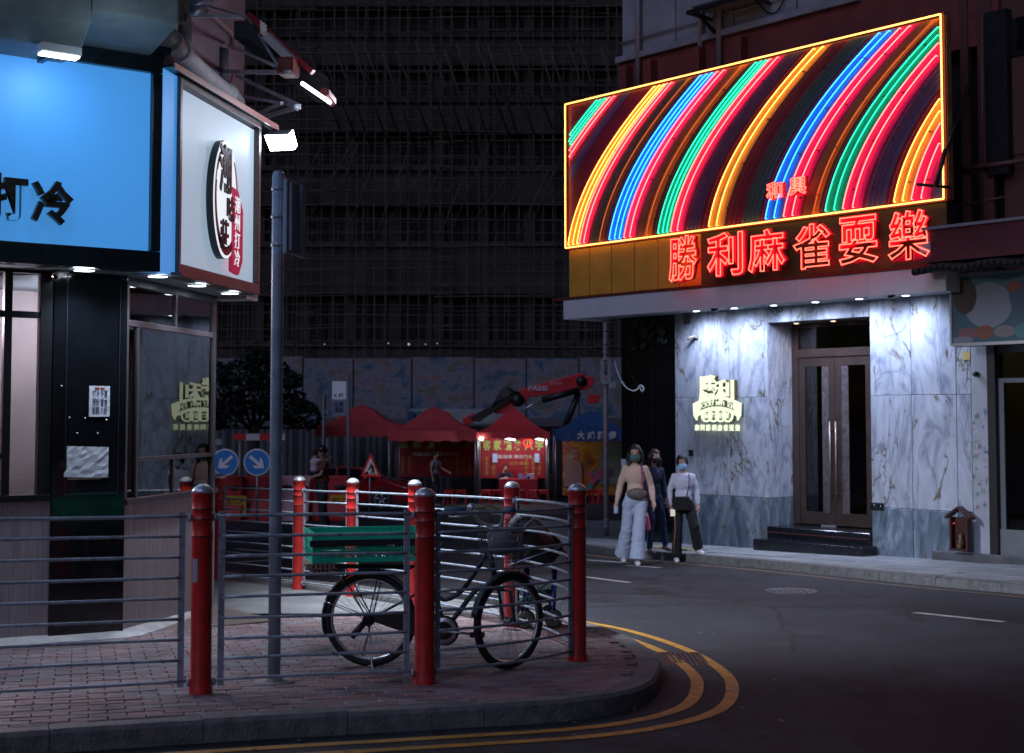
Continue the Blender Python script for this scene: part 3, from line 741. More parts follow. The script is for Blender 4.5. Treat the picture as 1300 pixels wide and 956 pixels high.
# --- white chamfer sign with round logo
ws = thing(LC, 'white_sign_box', 'pale corner sign box with a round red-rimmed white logo of brushed characters', 'shop sign', (1.0, D, zb_))
uS1 = LC.px(327, 270, D)[0]
zt3 = LC.px(227, 112, D)[1] + .04
u0s = LC.px(224, 200, D)[0]
part(ws, 'end_face', MB().box(min(cC, LC.px(206,200,D)[0]), u0s-.003, D-.0, D+.3, zb_, zt3+.05), blue_glow_paint)
paleb = M('glowing_pale_sign_panel', (.50,.55,.58), .5, var=.04, scale=1.5, emit=(.42,.56,.72), es=.62)  # self-glow adds the brightness that outside lamps give this panel
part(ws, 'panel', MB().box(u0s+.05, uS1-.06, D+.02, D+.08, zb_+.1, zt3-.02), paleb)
cop = M('copper_frame', (.12,.085,.085), .4, .2, var=.2, scale=8)
part(ws, 'frame_bottom', MB().box(u0s, uS1, D-.03, D+.1, zb_, zb_+.098), cop, bev=.004)
part(ws, 'frame_top', MB().box(u0s, uS1, D-.03, D+.1, zt3, zt3+.06), cop, bev=.004)
part(ws, 'frame_side', MB().box(u0s, u0s+.048, D-.03, D+.1, zb_+.1, zt3-.002), cop, bev=.004)
part(ws, 'frame_side', MB().box(uS1-.055, uS1, D-.03, D+.1, zb_+.1, zt3-.002), cop, bev=.004)
part(ws, 'return_panel', MB().box(uS1+.003, uS1+.30, D+.10, D+.45, zb_-.03, zt3+.02), M('cream_return', (.55,.57,.52), .45, var=.05, scale=2))
part(ws, 'soffit', MB().box(cC+.05, uS1+.28, D+.1, .28, zb_-.006, zb_+.018), MATS['soffit_teal'])
part(ws, 'top_cover', MB().box(cC-.02, uS1+.33, D-.07, D+.45, zt3+.065, zt3+.085), steelf)
part(ws, 'top_edge_trim', MB().box(cC-.02, uS1+.33, D-.085, D-.071, zt3+.05, zt3+.10), M('brushed_edge', (.5,.48,.46), .3, .8))
# logo disc, pixel box 266-300 x 172-330
la, lb, lz0, lz1 = rect(LC, 271, 178, 302, 329, D-.05)
lcx, lcz, lrx, lrz = (la+lb)/2, (lz0+lz1)/2, (lb-la)/2, (lz1-lz0)/2
def disc(rx, rz, cx=lcx, cz=lcz, n=48, wob=0):
    return [(cx+rx*(1+wob*math.sin(5*a)+wob*math.sin(11*a))*math.cos(a), cz+rz*(1+wob*math.sin(5*a)+wob*math.sin(11*a))*math.sin(a)) for a in [2*math.pi*k/n for k in range(n)]]
lg = part(ws, 'logo', MB().prism(disc(lrx, lrz), D+.018, D-.045), M('logo_black', (.01,.02,.03), .4))
part(lg, 'logo_face', MB().prism(disc(lrx*.99, lrz*.99), D-.0455, D-.053), emis('logo_white_face', (.85,.92,1.0), .95))
# red brush ring: crescents
ring = MB()
for k in range(70):
    a0, a1 = R(100 + k*4.4), R(100+(k+1)*4.4+.2); wd = .035 + .08*abs(math.sin((k/70)*math.pi*1.0))
    if 10 < k < 14: wd *= .5
    def q(a, s): return (lcx+lrx*s*math.cos(a), lcz+lrz*s*math.sin(a))
    ring.prism([q(a0,.94),q(a1,.94),q(a1,.94-wd*1.3),q(a0,.94-wd*1.3)], D-.0535, D-.058)
part(lg, 'red_ring', ring, M('logo_red', (.42,.02,.05), .5))
ink = M('logo_ink', (.02,.008,.02), .5)
tx = MB()
for ch, cx, cz, hh, ww in (('潮', -.18, .50, .82, .95), ('味', .28, -.14, .42, .62), ('莊', -.22, -.60, .50, .66)):
    tx.text(ch, lcx+cx*lrx, lcz+cz*lrz, D-.0585, ww*lrx, hh*lrz, .012, bold=.022)
part(lg, 'brushed_characters', tx, ink)
tw = MB()
for ch, cx, cz, hh, ww in (('潮', -.18, .50, .86, 1.0),):
    tw.text(ch, lcx+cx*lrx, lcz+cz*lrz, D-.0535, ww*lrx, hh*lrz, .004, bold=.09)
part(lg, 'character_outline', tw, MATS['logo_white_face'])
sx_, sz_ = lcx+.80*lrx, lcz-.48*lrz
part(lg, 'red_seal', MB().prism([(sx_-.10,sz_-.36),(sx_+.06,sz_-.38),(sx_+.15,sz_-.25),(sx_+.15,sz_+.2),(sx_+.03,sz_+.36),(sx_-.10,sz_+.38)], D-.03, D-.065), M('seal_red', (.62,.02,.10), .45, emit=(.8,.03,.12), es=.25))
part(lg, 'seal_characters', MB().text('潮州打冷', sx_+.01, sz_, D-.0655, .13, .62, .004, bold=.0, vertical=True), MATS['logo_white_face'])
# --- downlights (in the soffit)
lampw = emis('cool_lamp', (.80,.90,1.0), 14)
def spot(fr, p, target_dir, power, size=R(120), blend=.8, color=(.72,.84,1.0), r=.04, name='downlight_beam', parent=None):
    l = bpy.data.lights.new(name, 'SPOT'); l.energy = power; l.spot_size = size; l.spot_blend = blend; l.color = color; l.shadow_soft_size = r
    o = link(bpy.data.objects.new(name, l)); wp = fr.w(p); d = (fr.ex*target_dir[0] + fr.ey*target_dir[1] + Vector((0,0,target_dir[2]))).normalized()
    o.rotation_euler = d.to_track_quat('-Z', 'Y').to_euler(); o.location = wp
    if parent is not None:
        o.parent = parent; q = Matrix.LocRotScale(parent.location, parent.rotation_euler, None); o.matrix_parent_inverse = q.inverted()
    return o
def downlight(fr, u, d, z, label, power, group, r=.06, col=(.72,.84,1.0), lm=None):
    e = thing(fr, 'downlight', label, 'light', (u, d, z), group)
    part(e, 'lens', MB().lathe([(0,0),(r*.8,0),(r*.82,.008)], (u, d, z-.008), 20), lm or lampw)
    part(e, 'trim', MB().lathe([(r*.83,-.010),(r*1.05,-.010),(r*1.1,0)], (u, d, z), 20), chrome)
    spot(fr, (u, d, z-.02), (0, 0, -1), power, R(130), 1, col, parent=e)
zs_ = zb_-.007
for px, fr, lab, pw in ((108, LF, 'round downlight above the black pillar beside the security camera', 60),):
    u = fr.px(px, 343, -.30)[0]; downlight(fr, u, -.28, zs_, lab, pw, 'downlights under the corner shop sign', .095)
for px, lab in ((200, 'round downlight at the left end of the pale sign box underside'), (250, 'round downlight in the middle of the pale sign box underside'), (292, 'round downlight at the right end of the pale sign box underside')):
    u = LC.px(px, 372, -.25)[0]; downlight(LC, u, -.25, zs_, lab, 80, 'downlights under the corner shop sign', .095)
# lamps washing the signs from above
def floodlamp(fr, u, d, z, label, power, dirv, wd=.15):
    e = thing(fr, 'flood_lamp', label, 'flood lamp', (u, d, z))
    part(e, 'housing', MB().bbox(u-wd, u+wd, d-.06, d+.06, z, z+.07, .01), white_paint)
    part(e, 'lens', MB().box(u-wd*.9, u+wd*.9, d-.05, d+.05, z-.012, z-.001), emis('flood_lens', (.85,.93,1.0), 12))
    part(e, 'bracket', MB().box(u-.02, u+.02, d+.06, D+.1 if fr is LF else d+.5, z+.03, z+.06), darkframe)
    l = bpy.data.lights.new('sign_wash', 'AREA'); l.shape = 'RECTANGLE'; l.size = wd*1.8; l.size_y = .1; l.energy = power; l.color = (.62,.82,1.0)
    o = link(bpy.data.objects.new('sign_wash', l)); o.location = fr.w((u, d, z-.03))
    dd = (fr.ex*dirv[0] + fr.ey*dirv[1] + Vector((0,0,dirv[2]))).normalized(); o.rotation_euler = dd.to_track_quat('-Z', 'Y').to_euler()
    o.parent = e; o.matrix_parent_inverse = Matrix.LocRotScale(e.location, e.rotation_euler, None).inverted()
    l = bpy.data.lights.new('lamp_spill', 'POINT'); l.energy = 4; l.color = (.55,.85,1.0); l.shadow_soft_size = .12
    o = link(bpy.data.objects.new('lamp_spill', l)); o.parent = e; o.location = (.45, -.55, -.05)
u, zz = LF.px(75, 70, D-.42)
floodlamp(LF, u, D-.42, zz, 'bright white flood lamp above the blue sign shining down on it', 3, (0,.55,-1))
floodlamp(LF, u-2.1, D-.42, zz+.02, 'second flood lamp above the blue sign, beyond the left edge of view', 8, (0,.55,-1))
# right flood lamp on bracket (355,172)
up, zp = LC.px(353, 178, D-.1)
fl = thing(LC, 'wall_flood_lamp', 'glaring white flood lamp on an arm at the far end of the corner sign', 'flood lamp', (up, D-.1, zp))
up += .05
hm = MB(); hm.prism([(-.10,.045),(.015,.11),(.15,-.015),(.075,-.07)], -.12, .12)
hm.xf(Matrix.Translation((up, D-.1, zp)))
part(fl, 'housing', hm, M('lamp_housing_grey', (.12,.13,.15), .5), bev=.008)
le = MB(); le.add([(up-.10,D-.225,zp+.045),(up+.015,D-.225,zp+.11),(up+.15,D-.225,zp-.015),(up+.075,D-.225,zp-.07)], [(0,3,2,1)])
le.add([(up-.10,D-.21,zp+.04),(up+.075,D-.21,zp-.075),(up+.075,D+.02,zp-.075),(up-.10,D+.02,zp+.04)], [(0,1,2,3)])
part(fl, 'lens', le, emis('hot_flood_lens', (.75,.88,1.0), 30))
part(fl, 'arm', MB().tube([(up-.1,D-.05,zp+.1),(up-.35,D+.1,zp+.22),(up-.7,D+.3,zp+.26)], .02), darkframe)
spot(LC, (up+.12, D-.32, zp-.12), (.42,-.62,-.95), 2400, R(104), .9, (.80,.88,1.0), .22, 'flood_beam', parent=fl)
l = bpy.data.lights.new('lamp_spill', 'POINT'); l.energy = 32; l.color = (.70,.82,1.0); l.shadow_soft_size = .1
o = link(bpy.data.objects.new('lamp_spill', l)); o.parent = fl; o.location = (-.1, -.9, .25)
spot(LC, (up-.15, D-.42, zp-.02), (-.9,.18,-.25), 6, R(120), 1, (.70,.85,1.0), .06, 'sign_beam', parent=fl)
# --- cctv
u, z_ = LF.px(73, 347, -.12); cc = thing(LF, 'security_camera', 'white bullet security camera at the top of the black pillar', 'camera', (u, -.1, z_))
part(cc, 'mount', MB().lathe([(.035,.03),(.035,.06),(.02,.065)], (u+.09, -.06, z_+.02), 12), white_paint)
bm = MB().tube([(u-.03,-.16,z_-.03),(u+.09,-.06,z_+.03)], .03, 12); part(cc, 'body', bm, white_paint)
part(cc, 'lens_ring', MB().tube([(u-.037,-.166,z_-.034),(u-.03,-.16,z_-.03)], .022, 12), black_gloss)
# --- notices
paper = M('paper', (.62,.66,.74), .8, var=.06, scale=12, bump=.4, bscale=8)
a, c, e1, e2 = rect(LF, 113, 490, 139, 529, -.02)
n1 = thing(LF, 'paper_notice', 'small white sheet with rows of black and red writing on the black pillar', 'notice', ((a+c)/2, -.02, e1))
part(n1, 'sheet', MB().box(a, c, -.027, -.021, e1, e2), paper)
wr = MB(); rr = random.Random(3)
wr.text('打冷\n粥粉\n飯麵', (a+c)/2-.03, (e1+e2)/2-.005, -.0275, (c-a)*.34, (e2-e1)*.78, .001)
wr.text('外賣\n堂食\n八折', (a+c)/2+.035, (e1+e2)/2-.005, -.0275, (c-a)*.34, (e2-e1)*.78, .001)
part(n1, 'writing', wr, M('dark_ink', (.05,.05,.12), .7))
part(n1, 'red_writing', MB().text('電話', (a+c)/2, e2-.02, -.0275, (c-a)*.5, .02, .001), M('red_ink', (.5,.08,.05), .7))
a, c, e1, e2 = rect(LF, 84, 566, 137, 605, -.02)
cr_ = MB(); nxx, nzz = 10, 8; rr = random.Random(9)
vs = [(a + (c-a)*i/nxx + (.02 if j < 2 else 0)*(-1 if i == 0 else 0), -.03 - rr.uniform(0,.004), e1 + (e2-e1)*j/nzz - .012*i/nxx) for j in range(nzz+1) for i in range(nxx+1)]
cr_.add(vs, [(j*(nxx+1)+i, j*(nxx+1)+i+1, (j+1)*(nxx+1)+i+1, (j+1)*(nxx+1)+i) for j in range(nzz) for i in range(nxx)])
n2 = thing(LF, 'crumpled_paper', 'crumpled blank pale sheet taped low on the black pillar', 'paper', ((a+c)/2, -.03, e1))
part(n2, 'sheet', cr_, paper)
part(n2, 'under_sheet', MB().box(a+.01, c-.05, -.026, -.0215, e1-.022, e1+.1), M('yellowed_paper', (.5,.42,.28), .8))
for px, py in ((78,490),(88,530),(108,531),(135,533),(98,550),(124,550)):
    u, z_ = LF.px(px, py, -.02); solo(LF, 'blob_of_tack', 'white tack dab on the black pillar, %s' % {(78,490):'highest, alone at upper left',(88,530):'far left, level with notice foot',(108,531):'just left below the notice',(135,533):'under the right corner of the written notice',(98,550):'lower row, left',(124,550):'lower row, right'}[(px,py)], 'tack', MB().ell((u,-.024,z_), (.007,.005,.008), 8, 6), white_paint, (u,-.024,z_), 'tack dabs on the pillar')
# --- pipes over the sign
pipem = M('white_drain_pipe', (.55,.52,.55), .45, var=.15, scale=6, bump=.1)
def cp(px, py, d): a_, b_ = LC.px(px, py, d); return (a_, d, b_)
pe = thing(LC, 'drain_pipe', 'fat whitish drain pipe running down over the pale corner sign', 'pipe', cp(250, 70, .12))
main = [cp(196, 40, .12), cp(215, 48, .12), cp(232, 68, .12), cp(262, 97, .12), cp(292, 122, .12), cp(300, 135, .12)]
ra = .085
part(pe, 'main_pipe', MB().tube(main[:1]+catmull(main[1:], 5), ra, 20), pipem)
def collar(px, py, px2, py2): return MB().tube([cp(px,py,.12), cp(px2,py2,.12)], ra*1.18, 20)
part(pe, 'collar', collar(216,50,221,55), pipem); part(pe, 'collar', collar(228,63,232,67), pipem); part(pe, 'collar', collar(287,117,292,122), pipem)
part(pe, 'elbow', MB().tube([cp(224,20,.12), cp(231,22,.12), cp(236,30,.12), cp(235,45,.12), cp(234,66,.12)], ra*.8, 18), pipem)
part(pe, 'elbow', MB().tube([cp(212,28,.12), cp(214,36,.12), cp(213,46,.12)], ra*.7, 18), pipem)
part(pe, 'end_elbow', MB().tube([cp(292,122,.12), cp(299,130,.12), cp(300,142,.12)], ra*1.1, 18), pipem)
p2_ = [cp(262,15,.3), cp(275,25,.3), cp(290,38,.3), cp(297,47,.3), cp(297,62,.3)]
solo(LC, 'thin_wall_pipe', 'thin reddish pipe bending down the upper corner wall', 'pipe', MB().tube(catmull(p2_, 4), .03, 12), M('pink_pipe', (.3,.2,.2), .5), p2_[0])
p3_ = [cp(284,62,.32), cp(284,105,.32)]
solo(LC, 'wall_duct', 'dark vertical duct on the upper corner wall between the brackets', 'duct', MB().tube(p3_, .05, 12), M('duct_grey', (.12,.10,.12), .5), p3_[0])
# --- steel brackets and the edge-on red light fin
brk = M('bracket_steel', (.42,.42,.48), .4, .2, var=.2, scale=10)
def lc(px, py, d): a_, b_ = LC.px(px, py, d); return (a_, d, b_)
b1 = thing(LC, 'sign_bracket', 'upper steel bracket frame holding the red-edged sign', 'bracket', lc(240, 22, .2))
for A_, B_, r_ in ((lc(238,20,.3), lc(312,21,-.2), .022), (lc(258,6,.3), lc(318,23,-.2), .014), (lc(290,57,.3), lc(350,84,-.9), .016), (lc(285,91,.3), lc(368,92,-.9), .028), (lc(316,24,-.2), lc(352,82,-.9), .012)):
    part(b1, 'strut', MB().tube([A_, B_], r_, 4, smooth=False), brk)
b2 = thing(LC, 'sign_bracket', 'lower triangular steel bracket above the glaring flood lamp', 'bracket', lc(300, 100, .2))
for A_, B_, r_ in ((lc(300,96,.3), lc(380,134,-.6), .022), (lc(300,121,.3), lc(380,135,-.6), .022), (lc(318,153,.2), lc(380,136,-.6), .026), (lc(320,148,.2), lc(358,131,-.4), .022)):
    part(b2, 'strut', MB().tube([A_, B_], r_, 4, smooth=False), brk)
part(b2, 'end_lug', MB().ell(lc(376,136,-.6), (.06,.04,.035), 10, 6), brk)
fin = thing(LC, 'projecting_sign', 'dark projecting sign seen edge-on with red trim and a lit tube at its tip', 'shop sign', lc(370, 75, -.6))
A1, B1 = Vector(lc(316,18,-.35)), Vector(lc(397,92,-1.0)); A2, B2 = Vector(lc(313,26,-.35)), Vector(lc(419,130,-1.1))
part(fin, 'red_trim', MB().tube([A1, B1], .035, 4, smooth=False), M('red_trim', (.35,.02,.03), .4))
q = MB(); th = Vector((0,.12,0))
q.add([A2, A2+Vector((0,0,-.16)), B2, B2+Vector((-.05,0,.22)), A2+th, A2+Vector((0,0,-.16))+th, B2+th, B2+Vector((-.05,0,.22))+th], [(0,1,2,3),(7,6,5,4),(0,4,5,1),(1,5,6,2),(2,6,7,3),(3,7,4,0)])
part(fin, 'dark_box', q, M('dark_sign_box', (.02,.02,.03), .5))
m1, m2 = Vector(lc(338,45,-.55)), Vector(lc(372,78,-.85))
part(fin, 'white_face', MB().tube([m1, m2], .05, 4, smooth=False), white_paint)
part(fin, 'lettering', MB().text('麵飯', *(lambda v: (v[0], v[2]))(lc(331,37,-.62)), -.64, .16, .12, .01), white_paint)
part(fin, 'junction_box', MB().bbox(lc(362,82,-.8)[0]-.09, lc(362,82,-.8)[0]+.12, -.9, -.75, lc(362,82,-.8)[2]-.10, lc(362,82,-.8)[2]+.05, .01), M('bracket_red', (.16,.02,.02), .5))
part(fin, 'tube_light', MB().tube([lc(384,106,-1.12), lc(419,130,-1.12)], .018, 8), emis('tube_light_white', (.9,.95,1.0), 5))
part(fin, 'tip', MB().tube([Vector(lc(412,117,-1.1)), Vector(lc(421,129,-1.1))], .05, 6, smooth=False), MATS['bracket_red'])
# ragged dark net hanging from slab (top)
net = MB(); rr = random.Random(2)
for k in range(40):
    px = 176 + k*1.5; y1_ = 15 + k*.28; L__ = rr.uniform(2, 9)
    net.tube([cp(px, 0, -.45), cp(px+rr.uniform(-1,2), y1_-2, -.45), cp(px+rr.uniform(-2,4), y1_+L__*.35, -.45)], [.05,.03,.004], 4)
solo(LC, 'torn_awning_edge', 'ragged black awning edge hanging above the drain pipe', 'awning', net, M('black_netting', (.01,.012,.014), .9), cp(190, 0, -.45))
clb = MB()
for A_, B_, r_ in (((235,5),(262,0),.05), ((236,12),(254,12),.06), ((240,0),(240,18),.035), ((250,8),(268,2),.02)):
    clb.tube([cp(*A_, -.3), cp(*B_, -.3)], r_, 8)
solo(LC, 'cable_clamp', 'pale blue cluster of clamps and cables at the top of the corner wall', 'clamp', clb, M('blue_clamp', (.25,.42,.55), .4, .4), cp(240, 5, -.3))
# interior lamps
for kk, (fr, p, en, col) in enumerate(((LF, (-1.6, 1.0, zh-.1), 260, (1,.76,.80)), (LF, (-3.4, 1.2, zh-.1), 150, (1,.85,.8)), (LC, (1.0, 1.1, zt_-.0), 28, (.8,.88,1)))):
    e = thing(fr, 'ceiling_lamp', ['round ceiling lamp behind the front window just left of the black pillar','round ceiling lamp far left behind the front window','round ceiling lamp above the diners behind the corner window'][kk], 'lamp', p, 'lamps inside the corner restaurant')
    part(e, 'shade', MB().lathe([(0,-.05),(.13,-.05),(.15,0)], p, 20), emis('interior_lamp', (1,.9,.85), 3))
    l = bpy.data.lights.new('lamp_light', 'POINT'); l.energy = en; l.color = col; l.shadow_soft_size = .15
    o = link(bpy.data.objects.new('lamp_light', l)); o.parent = e; o.location = (0, 0, -.15)
# furniture behind the glass
for k, (u, d) in enumerate(((.75,.75),(1.55,.8))):
    e = thing(LC, 'dining_table', ['dining table inside the corner window, near the black pillar', 'dining table inside the corner window, at its right end'][k], 'table', (u, d, zg))
    part(e, 'table_top', MB().bbox(u-.3, u+.3, d-.3, d+.3, zg+.72, zg+.76, .008), M('table_wood', (.12,.06,.04), .4))
    part(e, 'leg', MB().tube([(u,d,zg), (u,d,zg+.72)], .04), darkframe)
    part(e, 'foot', MB().lathe([(.22,0),(.2,.02),(.04,.04)], (u,d,zg), 16), darkframe)
    part(e, 'sauce_bottle', MB().lathe([(.03,0),(.03,.12),(.012,.15),(.012,.19)], (u+.15,d,zg+.76), 10), M('sauce_bottle', (.25,.05,.03), .3))
# ================================================================== MARBLE SHOP AND NEON
zf = lambda u, d=0, dz=0: gz(0, FF.w((u, d, 0)).y, dz)
E_ = 'mahjong_parlour'
uL, uRt = FF.px(857, 500)[0], FF.px(1232, 500)[0]
parl = thing(FF, 'mahjong_parlour', 'street front of the mahjong parlour clad in grey-blue marble slabs under a white canopy', 'building', (-2, 0, zf(-2)))
zTop = 3.25
mar, mard = marble('grey_blue_marble'), marble('dark_blue_marble', True)
zj1 = FF.px(900, 505)[1]; zj2 = FF.px(900, 628)[1]
uD0, uD1 = FF.px(975, 500)[0], FF.px(1105, 500)[0]
zDt = FF.px(1040, 406)[1]
us = [FF.px(x, 500)[0] for x in (857, 883, 926, 975)]
us2 = [FF.px(x, 500)[0] for x in (1105, 1157, 1214, 1233)]
g = .0035
def slab_(u0, u1, z0, z1, m, d=0.0, dd=.03):
    part(parl, 'marble_slab', MB().bbox(u0+g, u1-g, d-random.uniform(0,.0015), d+dd, z0+g, z1-g, .003), m)
zs3 = FF.px(900, 640)[1]
for S, lastz in ((us, 0), (us2, 0)):
    for k in range(3):
        u0, u1 = S[k], S[k+1]
        slab_(u0, u1, min(zf(u0), zf(u1))-.12, zj2 - (.0 if S is us else .05), mard)
        slab_(u0, u1, zj2 - (.0 if S is us else .05), zj1, mar); slab_(u0, u1, zj1, zTop, mar)
slab_(uD0, (uD0+uD1)/2, zDt, zTop, mar); slab_((uD0+uD1)/2, uD1, zDt, zTop, mar)
part(parl, 'backing_wall', MB().box(uL, uD0-.032, .031, .3, -1.3, zTop+.02), M('wall_core', (.02,.02,.022), .8))
part(parl, 'backing_wall', MB().box(uD1+.032, us2[-1], .031, .3, -1.3, zTop+.02), MATS['wall_core'])
# recess reveals
dR = .62
def rev(x0, x1, y0, y1, z0, z1, m): part(parl, 'reveal_slab', MB().box(x0, x1, y0, y1, z0, z1), m)
for (y0, y1) in ((.034,.30),(.305,dR)):
    rev(uD0-.03, uD0-.001, y0, y1, -1.2, zj2-.003, mard); rev(uD0-.03, uD0-.001, y0, y1, zj2+.003, zDt, mar)
    rev(uD1+.001, uD1+.03, y0, y1, -1.2, zDt, mar)
rev(uD0-.03, uD1+.03, .034, dR+.1, zDt+.002, zDt+.03, M('recess_soffit', (.10,.07,.06), .4))
# steps
stepm = M('black_granite_step', (.012,.014,.018), .15, var=.3, scale=30)
su0, su1 = uD0-.02, uD1+.0
zD = FF.px(1060, 668, dR)[1]
a_ = FF.px(972, 670, -.05)[0]
z1_ = FF.px(1050, 672, -.0)[1]; z2_ = FF.px(1050, 688, -.38)[1]
part(parl, 'step', MB().bbox(uD0+.002, uD1-.002, -.06, dR+.3, zD-.3, zD-.01, .006), stepm)
part(parl, 'step', MB().bbox(uD0+.02, uD1+.12, -.42, -.062, -1.4, zD-.18, .006), stepm)
part(parl, 'painted_step_reflection', MB().box(uD0+.02, uD1-.02, -.068, -.061, zD-.1, zD-.09), emis('red_edge_reflection', (.5,.02,.08), .10))  # glowing strip paints a red reflection along the step
# doors
door_m = M('bronze_door_frame', (.075,.050,.043), .35, .4, var=.15, scale=5)
dgl = glassmat('dark_door_glass', (.50,.45,.43), .03)
dw = FF.px(1015, 500, dR)[0]; dc = FF.px(1061, 560, dR)[0]; de = 2*dc-dw
ztran = FF.px(1050, 445, dR)[1]; zdh = FF.px(1050, 453, dR)[1]
part(parl, 'door_frame', MB().box(uD0+.002, dw, dR-.03, dR+.05, zD, zDt), door_m, bev=.006)
part(parl, 'door_frame', MB().box(de, max(de+.08, uD1-.01), dR-.03, dR+.05, zD, zDt), door_m, bev=.006)
part(parl, 'transom_bar', MB().box(dw, de, dR-.04, dR+.05, zdh, ztran+.03), door_m, bev=.006)
part(parl, 'door_head', MB().box(dw, de, dR-.03, dR+.05, zDt-.06, zDt), door_m, bev=.006)
part(parl, 'transom_pane', MB().box(dw, de, dR, dR+.01, ztran+.03, zDt-.06), dgl)
for k, (x0, x1) in enumerate(((dw+.004, dc-.004), (dc+.004, de-.004))):
    dr = part(parl, 'door', MB().box(x0, x0+.11, dR-.015, dR+.03, zD+.01, zdh-.003).box(x1-.11, x1, dR-.015, dR+.03, zD+.01, zdh-.003).box(x0+.11, x1-.11, dR-.014, dR+.029, zdh-.14, zdh-.004).box(x0+.11, x1-.11, dR-.014, dR+.029, zD+.01, zD+.2), door_m, bev=.004)
    part(dr, 'pane', MB().box(x0+.11, x1-.11, dR+.002, dR+.01, zD+.2, zdh-.14), dgl)
    part(dr, 'etched_band', MB().box(x1-.24 if k == 0 else x0+.11, x1-.11 if k == 0 else x0+.24, dR-.003, dR+.0015, zD+.2, zdh-.14), M('etched_glass', (.085,.07,.075), .5, var=.45, scale=22))
    hx = x1-.05 if k == 0 else x0+.05
    za, zb2 = FF.px(1060, 535, dR)[1], FF.px(1060, 636, dR)[1]
    part(dr, 'handle', MB().tube([(hx,dR-.075,zb2),(hx,dR-.075,za)], .013, 10).tube([(hx,dR-.015,zb2+.12),(hx,dR-.075,zb2+.12)], .008, 8).tube([(hx,dR-.015,za-.12),(hx,dR-.075,za-.12)], .008, 8), M('bronze_handle', (.30,.24,.21), .35, .6))
part(parl, 'hall_wall', MB().box(uD0-.5, uD1+.6, dR+1.6, dR+1.7, zD-.1, zDt+.1), M('hall_wallpaper', (.22,.10,.07), .6, c2=(.09,.04,.03), scale=9, contrast=(.45,.55)))
part(parl, 'hall_floor', MB().box(uD0-.5, uD1+.6, dR+.1, dR+1.6, zD-.06, zD-.03), M('hall_floor', (.12,.08,.06), .3))
part(parl, 'floor_spring', MB().box(dc-.25, dc+.02, dR-.06, dR-.02, zD-.008, zD+.01), chrome)
warm = emis('warm_lamp', (1,.72,.45), 9)
for px in (1011, 1058): 
    u = FF.px(px, 410, .35)[0]; downlight(FF, u, .35, zDt, 'small warm downlight over the door, %s' % ('nearer the left reveal' if px == 1011 else 'nearer the right door leaf'), 9, 'downlights over the bronze door', .05, (1,.66,.45), warm)
# notice on left reveal
solo(FF, 'wall_notice', 'small pale notice on the marble reveal left of the bronze door', 'notice', MB().box(uD0+.0005, uD0+.003, .33, .50, FF.px(990,540,.3)[1], FF.px(990,516,.3)[1]), M('pale_notice', (.42,.45,.52), .7), (uD0, .4, FF.px(990,540,.3)[1]))
# --- canopy
cL, cR_ = FF.px(715, 390, -.9)[0], FF.px(1201, 360, -.9)[0]
zc0, zc1 = 3.06, 3.385
can = thing(FF, 'entrance_canopy', 'long white canopy over the marble shop front with lamps in its underside', 'canopy', ((cL+cR_)/2, -.5, zc0))
n = 6; canm = M('white_canopy_panel', (.84,.85,.92), .45, var=.05, scale=2)
for k in range(n):
    a, b_ = cL+(cR_-cL)*k/n, cL+(cR_-cL)*(k+1)/n
    part(can, 'fascia_panel', MB().bbox(a+.002, b_-.002, -.9-.002*(k%2), -.87, zc0, zc1, .003), canm)
part(can, 'end_panel', MB().box(cL, cL+.03, -.868, .3, zc0, zc1), canm); part(can, 'end_panel', MB().box(cR_-.03, cR_, -.868, 0, zc0, zc1), canm)
part(can, 'soffit', MB().box(cL+.03, cR_-.03, -.868, 0-.004, zc0+.04, zc0+.06), M('canopy_soffit', (.55,.58,.62), .35))
part(can, 'roof_sheet', MB().box(cL, cR_, -.865, .0, zc1-.03, zc1-.01), darkframe)
part(can, 'corner_soffit', MB().box(cL+.03, uL-.01, .002, .8, zc0+.05, zc0+.07), darkframe)
cool2 = emis('canopy_lamp', (.80,.90,1.0), 16)
for k, px in enumerate((884, 932, 982, 1035, 1091, 1150)):
    u = FF.px(px, 388, -.33)[0]
    labs = ['leftmost canopy downlight, at the left end of the marble', 'canopy downlight above the lit gold logo', 'canopy downlight above the left reveal of the door', 'canopy downlight above the middle of the bronze door', 'canopy downlight above the right edge of the door', 'rightmost canopy downlight, above the gold-veined marble']
    e = thing(FF, 'canopy_downlight', labs[k], 'light', (u, -.33, zc0+.04), 'downlights in the white canopy')
    part(e, 'lens', MB().lathe([(0,0),(.055,0),(.057,.008)], (u, -.33, zc0+.03), 20), cool2)
    part(e, 'trim', MB().lathe([(.058,-.012),(.075,-.012),(.08,0)], (u, -.33, zc0+.04), 20), chrome)
    spot(FF, (u, -.40, zc0+.02), (0, .22, -1), 185, R(155), 1, (.56,.66,.95), .18, parent=e)
for px in (907, 1132):
    u = FF.px(px, 392, -.6)[0]
    solo(FF, 'dome_camera', 'little dark dome camera under the canopy, %s' % ('left of the door' if px == 907 else 'towards its right end'), 'camera', MB().lathe([(.06,0),(.06,-.02),(.045,-.05),(.02,-.065),(0,-.068)], (u, -.6, zc0+.038), 16), black_gloss, (u, -.6, zc0))
